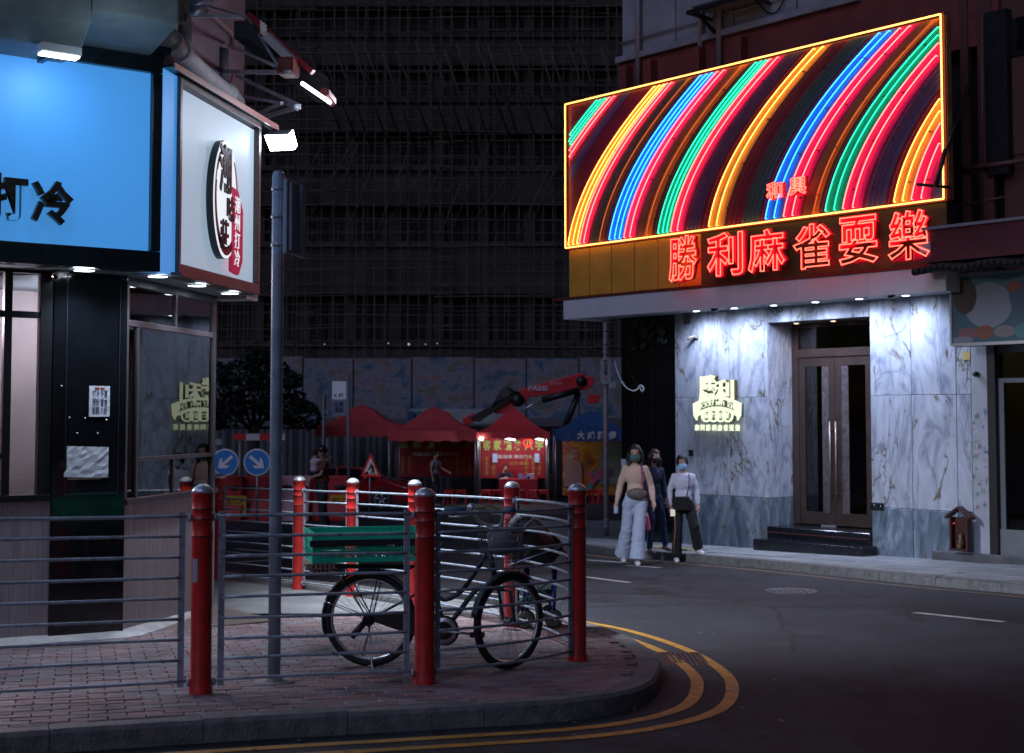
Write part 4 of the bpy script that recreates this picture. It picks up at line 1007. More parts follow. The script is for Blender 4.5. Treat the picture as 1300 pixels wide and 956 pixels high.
# wall camera and small fittings
u, z_ = FF.px(879, 428, -.08)
wc = thing(FF, 'wall_camera', 'small camera on a bracket high on the marble left of the lit logo', 'camera', (u, -.04, z_))
part(wc, 'body', MB().tube([(u-.06,-.14,z_-.03),(u+.03,-.05,z_+.02)], .025, 10), M('beige_plastic', (.3,.27,.22), .5)); part(wc, 'mount', MB().box(u+.01,u+.06,-.04,0,z_-.02,z_+.05), MATS['beige_plastic'])
a, c, e1, e2 = rect(FF, 869, 396, 876, 411, -.01)
solo(FF, 'junction_box', 'dark box fixed at the top left corner of the marble', 'junction box', MB().bbox(a, c, -.05, 0, e1, e2, .005), M('brown_box', (.08,.05,.04), .6), (a, 0, e1))
a, c, e1, e2 = rect(FF, 875, 571, 880, 579, -.01)
solo(FF, 'wall_switch', 'tiny black box on the marble behind the woman in black trousers', 'switch', MB().bbox(a, c, -.03, 0, e1, e2, .003), black_paint, (a, 0, e1))
a, c, e1, e2 = rect(FF, 1104, 638, 1122, 648, -.01)
sk_ = thing(FF, 'twin_socket', 'pair of black round covers low on the marble right of the door', 'socket', (a, 0, e1))
part(sk_, 'plate', MB().bbox(a, c, -.012, 0, e1, e2, .003), black_paint)
for q in (.27,.73): part(sk_, 'cover', MB().lathe([(0,-.03),(.035,-.028),(.045,-.012)], (a+(c-a)*q, 0, (e1+e2)/2), 14, 'y'), black_gloss)
# --- lit logo
lit = emis('lit_logo_white', (.92,1.0,.72), 1.1)
lgo = thing(FF, 'lit_wall_logo', 'glowing pale green-white parlour logo with two big characters and banner on the marble', 'shop sign', (FF.px(911,510,-.1)[0], -.05, FF.px(911,545,-.1)[1]))
dk = M('logo_side_gold', (.16,.12,.04), .4, .5)
def lgrect(x0, y0, x1, y1): return rect(FF, x0, y0, x1, y1, -.1)
a, c, e1, e2 = lgrect(888, 476, 909, 510)
part(lgo, 'character', MB().text('勝', (a+c)/2, (e1+e2)/2, -.08, c-a, e2-e1, .04, bold=.018), lit)
part(lgo, 'character_edge', MB().text('勝', (a+c)/2, (e1+e2)/2, -.0, (c-a)*1.0, (e2-e1)*1.0, .072, bold=.018), dk)
a, c, e1, e2 = lgrect(908, 482, 931, 511)
part(lgo, 'character', MB().text('利', (a+c)/2, (e1+e2)/2, -.08, c-a, e2-e1, .04, bold=.018), lit)
part(lgo, 'character_edge', MB().text('利', (a+c)/2, (e1+e2)/2, -.0, (c-a)*1.0, (e2-e1)*1.0, .072, bold=.018), dk)
bx, bz = FF.px(909, 516, -.1); bl = FF.px(880, 524, -.1)[0]; br = FF.px(939, 524, -.1)[0]; hw = (br-bl)/2
arc = []; arci = []
bn = MB(); N_ = 24
def ban(y0, y1, sc, dep0, dep1, mb, wd=1.0):
    t = [(-1+2*k/N_) for k in range(N_+1)]
    up_ = [(bx+hw*wd*s, bz+y1-.12*s*s) for s in t]; dn = [(bx+hw*wd*s, bz+y0-.12*s*s) for s in t]
    for k in range(N_): mb.prism([up_[k], up_[k+1], dn[k+1], dn[k]], dep0, dep1)
ban(.115, .165, 1, -.1, -.06, bn); ban(-.055, .0, 1, -.1, -.06, bn, .93)
for s in (-1, 1): bn.prism([(bx+s*hw*.72,bz+.09),(bx+s*hw*1.02,bz+.05),(bx+s*hw*1.0,bz-.14),(bx+s*hw*.88,bz-.22),(bx+s*hw*.85,bz-.10),(bx+s*hw*.72,bz-.04)], -.1, -.06)
part(lgo, 'banner', bn, lit)
bk = MB(); ban(-.05, .16, 1, -.058, -.0, bk); part(lgo, 'banner_back', bk, M('logo_back_green', (.08,.10,.07), .5))
tt = MB(); 
word = 'VICTORY MAH JONG'
for k, ch in enumerate(word):
    if ch == ' ': continue
    s = -.80 + 1.6*k/(len(word)-1); tt.text(ch, bx+hw*s, bz+.055-.12*s*s, -.085, None, .075, .01, bold=.01)
part(lgo, 'banner_letters', tt, lit)
for k, ch in enumerate('麻雀耍樂'):
    cx_ = bx - hw*.46 + k*hw*.307; cz_ = bz - .145
    rg = part(lgo, 'round_token', MB().lathe([(.078,-.095),(.105,-.095),(.105,-.06),(.078,-.06)], (cx_, 0, cz_), 20, 'y'), lit)
    part(rg, 'token_character', MB().text(ch, cx_, cz_, -.09, .09, .10, .01, bold=.01), lit)
    part(rg, 'token_back', MB().lathe([(0,-.058),(.1,-.056),(.1,-.02)], (cx_, 0, cz_), 18, 'y'), MATS['logo_back_green'])
for k, ch in enumerate('和興勝利麻雀耍樂'):
    cx_ = bl + (br-bl)*(k+.5)/8; cz_ = FF.px(909, 543, -.1)[1]
    part(lgo, 'small_character', MB().text(ch, cx_, cz_, -.07, .088, .10, .02, bold=.02), lit)
l = bpy.data.lights.new('logo_glow', 'AREA'); l.size = .5; l.energy = 3; l.color = (.85,1,.7)
# ================================================================== NEON SIGN
d_s = -.9; s0, s1, sz0, sz1 = -6.45, .755, 4.265, 6.72
neon = thing(FF, 'neon_sign', 'huge slanted rainbow neon sign with curved glowing stripes above the mahjong parlour', 'neon sign', ((s0+s1)/2, d_s, sz0))
part(neon, 'back_box', MB().box(s0, s1, d_s+.012, d_s+.10, sz0, sz1), M('sign_box_dark', (.03,.012,.015), .6))
def arcu(ub, t): v = t*(sz1-sz0); return ub + .207*v + .246*v*v
def band(ub, w0, d, m, name='painted_stripe', label=None):
    """stripe of the curved pattern clipped to the board"""
    N_ = 40; mb = MB(); run = []
    def flush():
        nonlocal run
        if len(run) > 1:
            vs = []; 
            for (a, b_, z_) in run: vs += [(a, d, z_), (b_, d, z_)]
            mb.add(vs, [(2*i, 2*i+1, 2*i+3, 2*i+2) for i in range(len(run)-1)])
        run = []
    for k in range(N_+1):
        t = k/N_; a = arcu(ub, t); b_ = a + w0*(1+.12*t); a2, b2 = max(a, s0+.03), min(b_, s1-.03)
        if b2 > a2: run.append((a2, b2, sz0+.03 + t*(sz1-sz0-.06)))
        else: flush()
    flush()
    if mb.v: return part(neon, name, mb, m)
def tube_arc(ub, mt, r=.011, name='neon_tube', parent=None):
    N_ = 44; pts = []; segs = []
    for k in range(N_+1):
        t = k/N_; a = arcu(ub, t)*1.0; z_ = sz0+.05 + t*(sz1-sz0-.10)
        if s0+.04 < a < s1-.04: pts.append((a, d_s-.038, z_))
        elif pts: break
    if len(pts) > 2:
        pts = [(pts[0][0], d_s-.0, pts[0][2])] + pts + [(pts[-1][0], d_s-.0, pts[-1][2])]
        return part(parent or neon, name, MB().tube(pts, r, 6), mt)
P_ = lambda n, c: M(n, c, .45, var=.12, scale=5)
paint = {'gold': P_('gold_stripe_paint', (.80,.42,.08)), 'pink': P_('pink_stripe_paint', (.85,.02,.26)), 'blue': P_('blue_stripe_paint', (.05,.32,.85)), 'green': P_('green_stripe_paint', (.01,.42,.26)),
         'orange': P_('orange_stripe_paint', (.85,.22,.04)), 'maroon': P_('maroon_board_paint', (.24,.022,.055)), 'navy': P_('navy_stripe_paint', (.10,.09,.24)), 'teal': P_('dark_teal_stripe_paint', (.05,.16,.14)), 'brown': P_('brown_stripe_paint', (.30,.12,.05))}
ne = {'gold': emis('neon_gold', (3.4,1.25,.22), 2.0), 'pink': emis('neon_pink', (4.6,.42,.36), 2.0), 'blue': emis('neon_blue', (.08,.9,3.2), 2.1), 'green': emis('neon_green', (.03,1.5,.75), 2.1),
      'orange': emis('neon_orange_dim', (1.0,.2,.04), 1.0), 'frame': emis('neon_frame_yellow', (3.0,1.2,.25), 1.8)}
offt = M('unlit_neon_tube', (.22,.06,.08), .2, coat=.5)
part(neon, 'board', MB().box(s0+.02, s1-.02, d_s-.0, d_s+.011, sz0+.02, sz1-.02), paint['maroon'])
def ub(px, py=None):
    return FF.px(px, py if py else 315-(px-720)*.129, d_s)[0]
stripes = [ # bottom px left, bottom px right, colour, tubes (lit?), unlit
 ('T',757,770,'green',3,1),('T',773,785,'pink',2,1),('T',790,800,'navy',0,1),
 (722,736,'gold',3,1),(737,747,'pink',2,1),(749,757,'teal',0,1),(758,768,'brown',1,0),
 (774,790,'blue',3,1),(793,807,'pink',2,1),(808,816,'brown',0,1),(817,828,'orange',1,2),
 (836,850,'green',3,1),(852,868,'pink',2,1),(871,888,'navy',0,1),
 (900,919,'gold',2,1),(941,962,'teal',0,1),
 (972,993,'blue',2,1),(995,1016,'pink',2,1),(1019,1029,'brown',0,1),(1030,1040,'orange',1,2),
 (1048,1069,'green',2,1),(1070,1094,'pink',2,1),(1099,1122,'navy',0,1),
 (1135,1156,'gold',2,1),(1157,1181,'pink',2,1),(1184,1200,'navy',0,1)]
tubes_all = []
for st in stripes:
    if st[0] == 'T': a, b_, colr, nt_, lt = st[1:]; ua, ub_ = [FF.px(q, 131-(q-720)*.24, d_s)[0]-1.97 for q in (a, b_)]
    else: a, b_, colr, nt_, lt = st; ua, ub_ = ub(a), ub(b_)
    sp_ = band(ua, ub_-ua, d_s-.003, paint[colr])
    if sp_ is None: continue
    for k in range(nt_):
        t = (k+.5)/nt_ if nt_ > 1 else .5
        if nt_ == 2: t = (.08, .60)[k]
        if nt_ == 3: t = (.08, .5, .88)[k]
        if colr in ('orange', 'brown'): tube_arc(ua+(ub_-ua)*t, ne['orange'], .006, 'neon_tube', sp_)
        else: tube_arc(ua+(ub_-ua)*t, ne[colr], .0070, 'neon_tube', sp_)
# unlit tubes on the maroon gaps
for px in (769,772,830,833,890,895,922,928,934,965,969,1042,1045,1125,1130,646,655,665,684,875,880,885,945,951,957,1104,1110,1116,752,755):
    tube_arc(ub(px), offt, .007, 'unlit_tube')
# frame tubes
for pts in ([(s0,sz0),(s1,sz0)], [(s1,sz0),(s1,sz1)], [(s1,sz1),(s0,sz1)], [(s0,sz1),(s0,sz0)]):
    (a, b_), (c, e_) = pts
    part(neon, 'frame_tube', MB().tube([(a, d_s-.06, b_), (c, d_s-.06, e_)], .011, 8), ne['frame'])
part(neon, 'frame_edge', MB().box(s0-.03, s1+.03, d_s-.02, d_s+.09, sz1, sz1+.03).box(s0-.03, s1+.03, d_s-.02, d_s+.09, sz0-.03, sz0).box(s0-.03, s0, d_s-.02, d_s+.09, sz0+.0, sz1).box(s1, s1+.03, d_s-.02, d_s+.09, sz0, sz1), M('rusty_red_edge', (.20,.035,.03), .6))
part(neon, 'side_panel', MB().box(s1+.03, s1+.045, d_s+.0, d_s+.11, sz0, sz1), M('striped_side', (.35,.10,.06), .5, c2=(.30,.28,.10), scale=1.4, contrast=(.45,.55)))
# small wall clamps with stand-offs
so_ = MB()
for px in range(735, 1195, 23):
    for t in (.12,.38,.62,.86):
        u_ = arcu(ub(px), t); 
        if s0+.1 < u_ < s1-.1: so_.box(u_-.02, u_+.02, d_s-.05, d_s-.004, sz0+t*2.45-.004, sz0+t*2.45+.004)
part(neon, 'tube_supports', so_, M('clear_supports', (.12,.05,.05), .3))
# gold panels below and dark fascia
low = thing(FF, 'fascia_band', 'band of gold panels turning dark olive below the rainbow neon board', 'fascia', (-3, d_s, zc1))
gold_p = M('gold_fascia_paint', (.92,.44,.065), .45, var=.1, scale=2)
xs_ = [722, 748, 776, 805, 835, 862, 890]
zl0 = 3.43
for k in range(len(xs_)-1):
    a, b_ = ub(xs_[k]), ub(xs_[k+1]); part(low, 'gold_panel', MB().bbox(a+.010, b_-.010, d_s+.0, d_s+.03, zl0, sz0-.035, .004), gold_p)
part(low, 'dark_panel', MB().box(ub(890), s1, d_s+.001, d_s+.03, zl0, sz0-.035), M('olive_fascia_paint', (.085,.075,.03), .5, var=.2, scale=3))
part(low, 'backing', MB().box(s0, s1, d_s+.031, d_s+.3, zl0-.04, sz0-.03), darkframe)
part(low, 'roof_edge', MB().box(s0-.35, s1, d_s-.02, d_s+.5, zl0-.04, zl0-.005), M('rusty_red_edge', (0,0,0)))
# neon characters
nl = thing(FF, 'neon_lettering', 'row of six big red neon characters under the rainbow sign', 'neon sign', (-2.5, d_s-.1, 3.6))
redback = M('red_letter_back', (.70,.008,.07), .4)
ntube = emis('neon_letter_tube', (4.6,.34,.22), 1.6)
def neonchar(ch, x0, y0, x1, y1, root, r=.010, bold=.05):
    d = d_s-.16; a, c, e1, e2 = rect(FF, x0, y0, x1, y1, d)
    cx_, cz_ = (a+c)/2, (e1+e2)/2
    g_ = part(root, 'character', MB().text(ch, cx_, cz_, d+.0, c-a, e2-e1, .05, bold=.06), redback)
    part(g_, 'neon_tube', MB().text(ch, cx_, cz_, d-.075, (c-a)*.93, (e2-e1)*.95, outline=r, bold=.018), ntube)
for ch, x0, y0, x1, y1 in (('勝',852,298,890,359),('利',900,294,949,352),('麻',952,290,1002,347),('雀',1009,283,1060,343),('耍',1067,273,1121,337),('樂',1129,266,1186,332)):
    neonchar(ch, x0, y0, x1, y1, nl)
nl2 = thing(FF, 'small_neon_lettering', 'two small red neon characters hanging in front of the blue neon stripe', 'neon sign', (-1.6, d_s-.1, 4.8))
neonchar('和', 976, 231, 998, 254, nl2, .022, .05); neonchar('興', 1005, 224, 1028, 249, nl2, .022, .05)
# prop across the right edge
def fp(px, py, d): a_, b_ = FF.px(px, py, d); return (a_, d, b_)
pr = thing(FF, 'sign_stay', 'dark slanting steel stay crossing the right edge of the neon sign', 'bracket', fp(1205, 238, d_s-.3))
part(pr, 'rod', MB().tube([fp(1196,205,d_s-.3), fp(1233,100,.0)], .022, 8), M('stay_steel', (.05,.035,.035), .5, .4)); part(pr, 'rod', MB().tube([fp(1164,234,d_s-.5), fp(1206,238,d_s-.05)], .022, 8), MATS['stay_steel'])
part(pr, 'rod', MB().tube([fp(1188,238,d_s-.4), fp(1200,190,d_s-.3)], .03, 8), MATS['stay_steel'])
# ================================================================== BUILDING ABOVE
ub0 = FF.px(783, 40)[0]
tow = thing(FF, 'corner_building', 'old building above the neon sign with pale blue panels and a dark red lower band', 'building', (-2, .1, 3.4))
blu = M('pale_blue_cladding', (.22,.23,.28), .7, c2=(.34,.35,.41), scale=1.6, bump=.2)
dred = M('dark_red_wall', (.16,.035,.035), .7, c2=(.24,.05,.045), scale=2, bump=.2)
zr = FF.px(784, 80)[1]
part(tow, 'core', MB().box(ub0, 9, .35, 8, 3.3, 14), MATS['wall_core'])
k = 0; uu_ = ub0
for zz0, zz1 in ((zr+.12, zr+1.35), (zr+1.37, zr+2.9)):
    u_ = ub0+.02
    while u_ < -1.2:
        part(tow, 'cladding_panel', MB().bbox(u_+.012, min(u_+1.25, -1.2)-.012, .10+random.uniform(0,.004), .34, zz0, zz1, .01), blu); u_ += 1.25
part(tow, 'ledge', MB().box(ub0-.05, -1.2, .0, .34, zr, zr+.11), blu, bev=.01)
part(tow, 'red_band', MB().box(ub0-.02, 1.0, .08, .34, 6.5, zr-.003), dred)
part(tow, 'side_wall', MB().box(ub0-.02, ub0+.02, .345, 8, 3.3, 14), M('tower_side', (.04,.035,.045), .8))
for px in (795, 826, 887, 940):
    u_ = FF.px(px, 100)[0]; part(tow, 'red_bracket', MB().box(u_-.09, u_+.09, -.1, .078, 6.55, zr-.1), dred, bev=.01)
for px, y0 in ((809, 0), (888, 20), (912, 10)):
    u_ = FF.px(px, 40)[0]; part(tow, 'down_pipe', MB().tube([(u_,.02,6.9),(u_,.02,9.6)], .05, 10), M('grey_pipe', (.3,.27,.3), .5))
for zz_ in (zr+1.36, zr+.35): part(tow, 'wall_cable', MB().tube([(ub0,.06,zz_),(-1.2,.06,zz_+.02)], .016, 6), M('grey_pipe', (0,0,0)))
ac = thing(FF, 'air_conditioner', 'air conditioner outdoor unit on a dark bracket above the neon sign', 'air conditioner', fp(915, 8, -.3))
c0 = fp(882, 12, -.35); c1 = fp(975, -10, -.35)
part(ac, 'casing', MB().bbox(c0[0], c0[0]+1.15, -.45, .06, c0[2], c0[2]+.75, .02), M('ac_casing', (.30,.31,.35), .5, var=.1))
part(ac, 'bracket', MB().box(c0[0]-.05, c0[0]+1.2, -.5, -.46, c0[2]-.10, c0[2]-.04).box(c0[0]-.05, c0[0]-.01, -.5, .09, c0[2]-.10, c0[2]-.05).box(c0[0]+1.16, c0[0]+1.2, -.5, .09, c0[2]-.10, c0[2]-.05).prism([(-.5,c0[2]-.08),(.09,c0[2]-.42),(.09,c0[2]-.36),(-.5,c0[2]-.03)], c0[0]+.1, c0[0]+.14, 'x'), black_paint)
part(ac, 'fan_guard', MB().lathe([(.25,-.455),(.27,-.47),(.29,-.455)], (c0[0]+.4, 0, c0[2]+.38), 20, 'y'), black_paint)
cab = MB(); cab.tube(catmull([fp(960,0,.04), fp(972,14,.04), fp(985,16,.04), fp(995,0,.04)], 5), .015, 6)
solo(FF, 'hanging_cable', 'thin cable looping on the pale blue wall right of the air conditioner', 'cable', cab, black_paint, fp(975, 10, .04))
# dark red building on the right
rb = thing(FF, 'red_building', 'dark red building front at the upper right with a black window and wall pipes', 'building', (3, .1, 3.4))
u0 = FF.px(1208, 150, .0)[0]
part(rb, 'wall', MB().box(1.0, 9, .15, .34, 3.3, 14), M('dull_red_brown_wall', (.10,.04,.035), .75, c2=(.15,.055,.045), scale=1.5, bump=.2))
for x0, x1 in ((1222, 1232), (1244, 1262)):
    a = FF.px(x0, 150, .1)[0]; b_ = FF.px(x1, 150, .1)[0]; part(rb, 'pilaster', MB().box(a, b_, .05, .149, 3.3, 14), MATS['dull_red_brown_wall'], bev=.01)
a, c, e1, e2 = rect(FF, 1270, 20, 1330, 64, .14)
part(rb, 'window', MB().box(a, c, .142, .149, e1, e2), black_gloss); part(rb, 'window_frame', MB().box(a-.05, c, .10, .149, e1-.06, e1-.002).box(a-.05, a-.002, .10, .149, e1, e2), darkframe)
a, c, e1, e2 = rect(FF, 1274, 70, 1330, 195, .14)
part(rb, 'recessed_panel', MB().box(a, c, .125, .149, e1, e2), MATS['dull_red_brown_wall'], bev=.01)
part(rb, 'black_panel', MB().box(.82, 1.15, .0, .149, sz0+.4, 6.9), black_paint)
part(rb, 'wall_pipe', MB().tube([fp(1222,215,.0), fp(1305,203,.0)], .035, 10), M('rust_pipe', (.14,.06,.05), .5)); part(rb, 'wall_pipe', MB().tube([fp(1215,262,.05), fp(1275,250,.05)], .015, 8), MATS['rust_pipe'])
part(rb, 'wall_pipe', MB().tube([fp(1247,20,.05), fp(1247,280,.05)], .03, 8), MATS['rust_pipe'])
# neighbour awning beam
aw = thing(FF, 'red_awning_beam', 'dark red awning beam with pale top edge right of the neon lettering', 'awning', fp(1240, 310, -1.2))
a0 = fp(1171, 300, -1.12)
ztop_ = FF.px(1235, 286, -1.12)[1]; zbot_ = FF.px(1235, 328, -1.12)[1]
part(aw, 'beam', MB().box(a0[0], 6, -1.12, -.93, zbot_, ztop_), M('maroon_beam', (.13,.02,.03), .5, var=.2, scale=2)); part(aw, 'top_edge', MB().box(a0[0], 6, -1.15, -.6, ztop_+.002, ztop_+.04), M('pale_edge', (.30,.28,.33), .5))
cg = MB(); rr = random.Random(5); u_ = a0[0]+.02
while u_ < 4: cg.tube([(u_, -1.35, zbot_-.12+.02*math.sin(u_*9)), (u_, -.5, zbot_+.02)], .05, 8); u_ += .09
part(aw, 'corrugated_roof', cg, M('corrugated_dark', (.015,.015,.017), .6))
part(aw, 'small_plate', MB().box(FF.px(1167,312,-1.13)[0], FF.px(1181,312,-1.13)[0], -1.128, -1.122, FF.px(1174,321,-1.13)[1], FF.px(1174,307,-1.13)[1]), M('grey_sticker', (0,0,0)))
# ================================================================== RIGHT SHOP
rs = thing(FF, 'neighbour_shop', 'closed shop at the right edge with sticker-covered pillar and dim glass door', 'building', (1.5, .0, zf(1.5)))
uA, uB, uC = us2[-1], FF.px(1256, 600)[0], FF.px(1266, 600)[0]
zrt = 3.2
part(rs, 'pillar', MB().bbox(uA+.006, uB, -.01, .3, -1, zrt, .008), M('pale_tile_pillar', (.36,.37,.42), .5, var=.1, scale=3))
part(rs, 'door_jamb', MB().box(uB+.002, uC, -.02, .2, -1, 2.55), M('jamb_black', (.02,.015,.018), .4))
part(rs, 'plinth', MB().box(uA-.55, 6, -.16, -.012, -1.4, FF.px(1240, 703, -.1)[1]), M('plinth_concrete', (.09,.09,.10), .7, var=.3, scale=4), bev=.01)
zdt = FF.px(1280, 448, .1)[1]; zdb = FF.px(1280, 672, .1)[1]; zdx = FF.px(1280, 483, .1)[1]
part(rs, 'door_frame', MB().box(uC, 6, .06, .14, zdx-.03, zdx+.03).box(uC, uC+.08, .06, .14, zdb, zdx-.03).box(uC, 6, .06, .14, zdt, 3.2), M('grey_alu_frame', (.16,.17,.20), .4, .4))
part(rs, 'kick_panel', MB().box(uC, 6, .04, .14, zdb-.9, zdb), M('kick_panel', (.16,.17,.18), .5, var=.1))
part(rs, 'pane', MB().box(uC+.08, 6, .09, .096, zdb, zdx-.03), dgl); part(rs, 'pane', MB().box(uC, 6, .09, .096, zdx+.03, zdt), dgl)
part(rs, 'back_wall', MB().box(uC-.1, 6, 1.3, 1.4, -1, 3.2), M('shop_back', (.10,.13,.15), .6, var=.3, scale=3))
for k in range(6):
    zz_ = zdb + .3 + k*.3; part(rs, 'shelf', MB().box(uC+.25, 6, .5, .8, zz_, zz_+.02), M('shelf_metal', (.35,.38,.40), .4))
    for q in range(4): solo(FF, 'shelf_goods', '%s packet on the %s shelf up in the closed shop, %s from left' % (['blue','white','grey'][(q+k)%3], ['first','second','third','fourth','fifth','sixth'][k], ['first','second','third','fourth'][q]), 'packet', MB().bbox(uC+.3+q*.2+.02*k, uC+.42+q*.2+.02*k, .52, .7, zz_+.021, zz_+.10+.02*((q+k)%3), .01), M(['goods_blue','goods_white','goods_grey'][(q+k)%3], [(.1,.2,.3),(.4,.4,.42),(.2,.2,.2)][(q+k)%3], .5), (uC+.3, .6, zz_), 'goods on the shelves of the closed shop')
solo(FF, 'white_sack', 'large pale sack slumped behind the closed shop door', 'sack', MB().ell((FF.px(1283,640,.6)[0], .6, zdb+.25), (.28,.2,.3), 14, 10), M('sack_white', (.3,.33,.38), .7, bump=.6, bscale=6), (FF.px(1283,640,.6)[0], .6, zdb))
# stickers on pillar
rr = random.Random(11); cnt_ = {}
ORD = ['first','second','third','fourth','fifth','sixth','seventh','eighth','ninth','tenth']
def slabel(k):
    c = ['teal','pale','navy','red','white','black','ochre'][k % 7]; cnt_[c] = cnt_.get(c, -1) + 1
    return '%s sticker on the pale shop pillar, %s %s one from the top' % (c, ORD[cnt_[c]], c)
cols = [(.14,.26,.30),(.30,.31,.35),(.13,.16,.26),(.26,.15,.17),(.42,.43,.48),(.16,.16,.19),(.30,.29,.24)]
stm = [M('sticker_colour_'+n_, c_, .5) for n_, c_ in zip(['teal','pale','navy','red','white','black','ochre'], cols)]
pyl = sorted([rr.uniform(520, 612) for _ in range(38)] + [rr.uniform(612, 650) for _ in range(8)])
for k in range(46):
    px = rr.uniform(1234, 1253); py = pyl[k]; u_, z_ = FF.px(px, py, -.01); sw, sh = rr.uniform(.008,.032), rr.uniform(.008,.03)
    q = MB().box(u_-sw, u_+sw, -.0125-.0002*(k%8), -.0103, z_-sh, z_+sh)
    solo(FF, 'sticker', slabel(k), 'sticker', q, stm[k % 7], (u_, -.011, z_), 'stickers on the pale pillar')
u_, z_ = FF.px(1240, 475, -.03); solo(FF, 'pillar_camera', 'small black camera on the pale pillar below the picture sign', 'camera', MB().ell((u_,-.05,z_), (.045,.05,.04), 12, 8), black_gloss, (u_, -.03, z_))
a, c, e1, e2 = rect(FF, 1221, 447, 1231, 457, -.02); solo(FF, 'yellow_tag', 'small yellow tag at the top of the marble beside the picture sign', 'tag', MB().box(a, c, -.012, -.004, e1, e2), M('yellow_tag', (.55,.42,.12), .6), (a, 0, e1))
# picture sign, generic picture in place of its mascot
dS = -.55; pa = FF.px(1207, 395, dS)[0]; pz0 = FF.px(1208, 440, dS)[1]; pz1 = FF.px(1208, 349, dS)[1]; pe_ = pa+2.3
ps = thing(FF, 'picture_sign', 'blue lightbox sign with rounded brown, white and coral shapes at the right edge', 'shop sign', (pa, dS, pz0))
part(ps, 'box', MB().bbox(pa, pe_, dS, dS+.25, pz0, pz1, .01), M('sign_box_grey', (.10,.11,.13), .5))
part(ps, 'frame', MB().box(pa, pe_, dS-.03, dS-.001, pz1-.03, pz1).box(pa, pe_, dS-.03, dS-.001, pz0, pz0+.04).box(pa, pa+.03, dS-.03, dS-.001, pz0+.04, pz1-.03), M('alu_edge', (.5,.48,.5), .4, .5))
part(ps, 'picture_ground', MB().box(pa+.03, pe_, dS-.008, dS-.002, pz0+.04, pz1-.03), M('picture_blue', (.06,.12,.16), .5, emit=(.08,.15,.2), es=.02))
def blob(cx, cz, rx, rz, name, c, k):
    part(ps, name, MB().prism([(pa+cx*1.0+rx*math.cos(t), pz0+cz+rz*math.sin(t)) for t in [2*math.pi*i/28 for i in range(28)]], dS-.0085-.0012*k, dS-.0075-.0012*k), M('print_'+name, c, .6))
for args in ((.55,.52,.34,.30,'white_oval',(.30,.31,.36),1),(.22,.66,.17,.24,'brown_oval',(.08,.045,.04),2),(1.15,.60,.30,.22,'slate_oval',(.09,.12,.17),2),(.92,.74,.10,.07,'coral_dot',(.35,.10,.07),3),
             (.25,.16,.14,.08,'rose_mound',(.26,.12,.12),3),(.5,.17,.13,.09,'coral_mound',(.3,.10,.07),4),(.78,.17,.15,.08,'cream_mound',(.28,.24,.23),3),(1.05,.16,.14,.1,'teal_mound',(.10,.25,.27),4),(1.35,.2,.2,.12,'slate_mound',(.15,.2,.3),3),(.18,.03+.05,.15,.05,'pale_mound',(.24,.25,.3),5)):
    blob(*args)
# shrine
a, c, e1, e2 = rect(FF, 1198, 646, 1228, 697, -.35)
sh = thing(FF, 'street_shrine', 'small dark red wooden street shrine with pitched roof at the marble foot', 'shrine', ((a+c)/2, -.15, e1))
rdw = M('dark_red_wood', (.05,.008,.008), .5, var=.2); 
part(sh, 'cabinet', MB().box(a+.04, a+.07, -.28, -.012-.15, e1, e2-.12).box(c-.07, c-.04, -.28, -.162, e1, e2-.12).box(a+.07, c-.07, -.19, -.162, e1, e2-.12).box(a+.04, c-.04, -.28, -.162, e1-.03, e1-.001), rdw)
part(sh, 'roof', MB().prism([(a-.01, e2-.14), ((a+c)/2, e2), (c+.01, e2-.14), (c+.01, e2-.11), ((a+c)/2, e2+.03), (a-.01, e2-.11)], -.31, -.16), rdw)
part(sh, 'idol', MB().lathe([(.05,0),(.06,.08),(.035,.14),(.04,.18),(0,.22)], ((a+c)/2, -.22, e1), 12), M('idol_dark', (.10,.05,.02), .4))
part(sh, 'incense_pot', MB().lathe([(.035,0),(.045,.05),(.04,.055)], ((a+c)/2+.01, -.265, e1), 12), M('idol_dark', (0,0,0)))
part(sh, 'lamp', MB().ell((a+.1, -.26, e2-.2), .012, 8, 6), emis('shrine_lamp', (1,.05,.03), .8))
# ================================================================== LEFT DARK WALL BESIDE MARBLE
dw_ = thing(FF, 'dark_side_front', 'black panelled wall and dark doorway left of the marble', 'building', (-5.8, 0, zf(-5.8)))
k = 0; ul_ = FF.px(786, 550)[0]
xx = [ul_, ul_+.32, ul_+.72, uL-.42, uL-.01]
for a, b_ in zip(xx[:-1], xx[1:]):
    part(dw_, 'black_panel', MB().bbox(a+.004, b_-.004, .05, .12, -1.6, 3.3, .005), black_gloss)
part(dw_, 'backing', MB().box(ul_, uL, .13, 1.2, -1.8, 3.3), MATS['wall_core'])
lv = MB(); rr = random.Random(8)
for k in range(26):
    u_ = rr.uniform(ul_+.2, uL-.3); z_ = rr.uniform(2.5, 3.0); lv.prism([(u_,z_),(u_+.09,z_+.02),(u_+.12,z_+.09),(u_+.03,z_+.07)], -.02, .03)
part(dw_, 'dark_fittings', lv, M('dark_fitting', (.06,.065,.075), .4))
cb_ = MB(); cb_.tube(catmull([fp(780,458,-.1), fp(785,475,-.1), fp(793,490,-.1), fp(803,496,-.05), fp(809,494,.0), fp(813,489,.03), fp(817,493,.04), fp(815,497,.04), fp(812,491,.04)], 5), .012, 8)
solo(FF, 'white_cable', 'white cable sagging from the signpost to the black wall', 'cable', cb_, white_paint, fp(800, 490, 0))
a, c, e1, e2 = rect(FF, 789, 583, 802, 592, .04); solo(FF, 'paper_notice', 'small pale notice on the black wall behind the woman in the beige top', 'notice', MB().box(a, c, .03, .049, e1, e2), paper, (a, .03, e1))
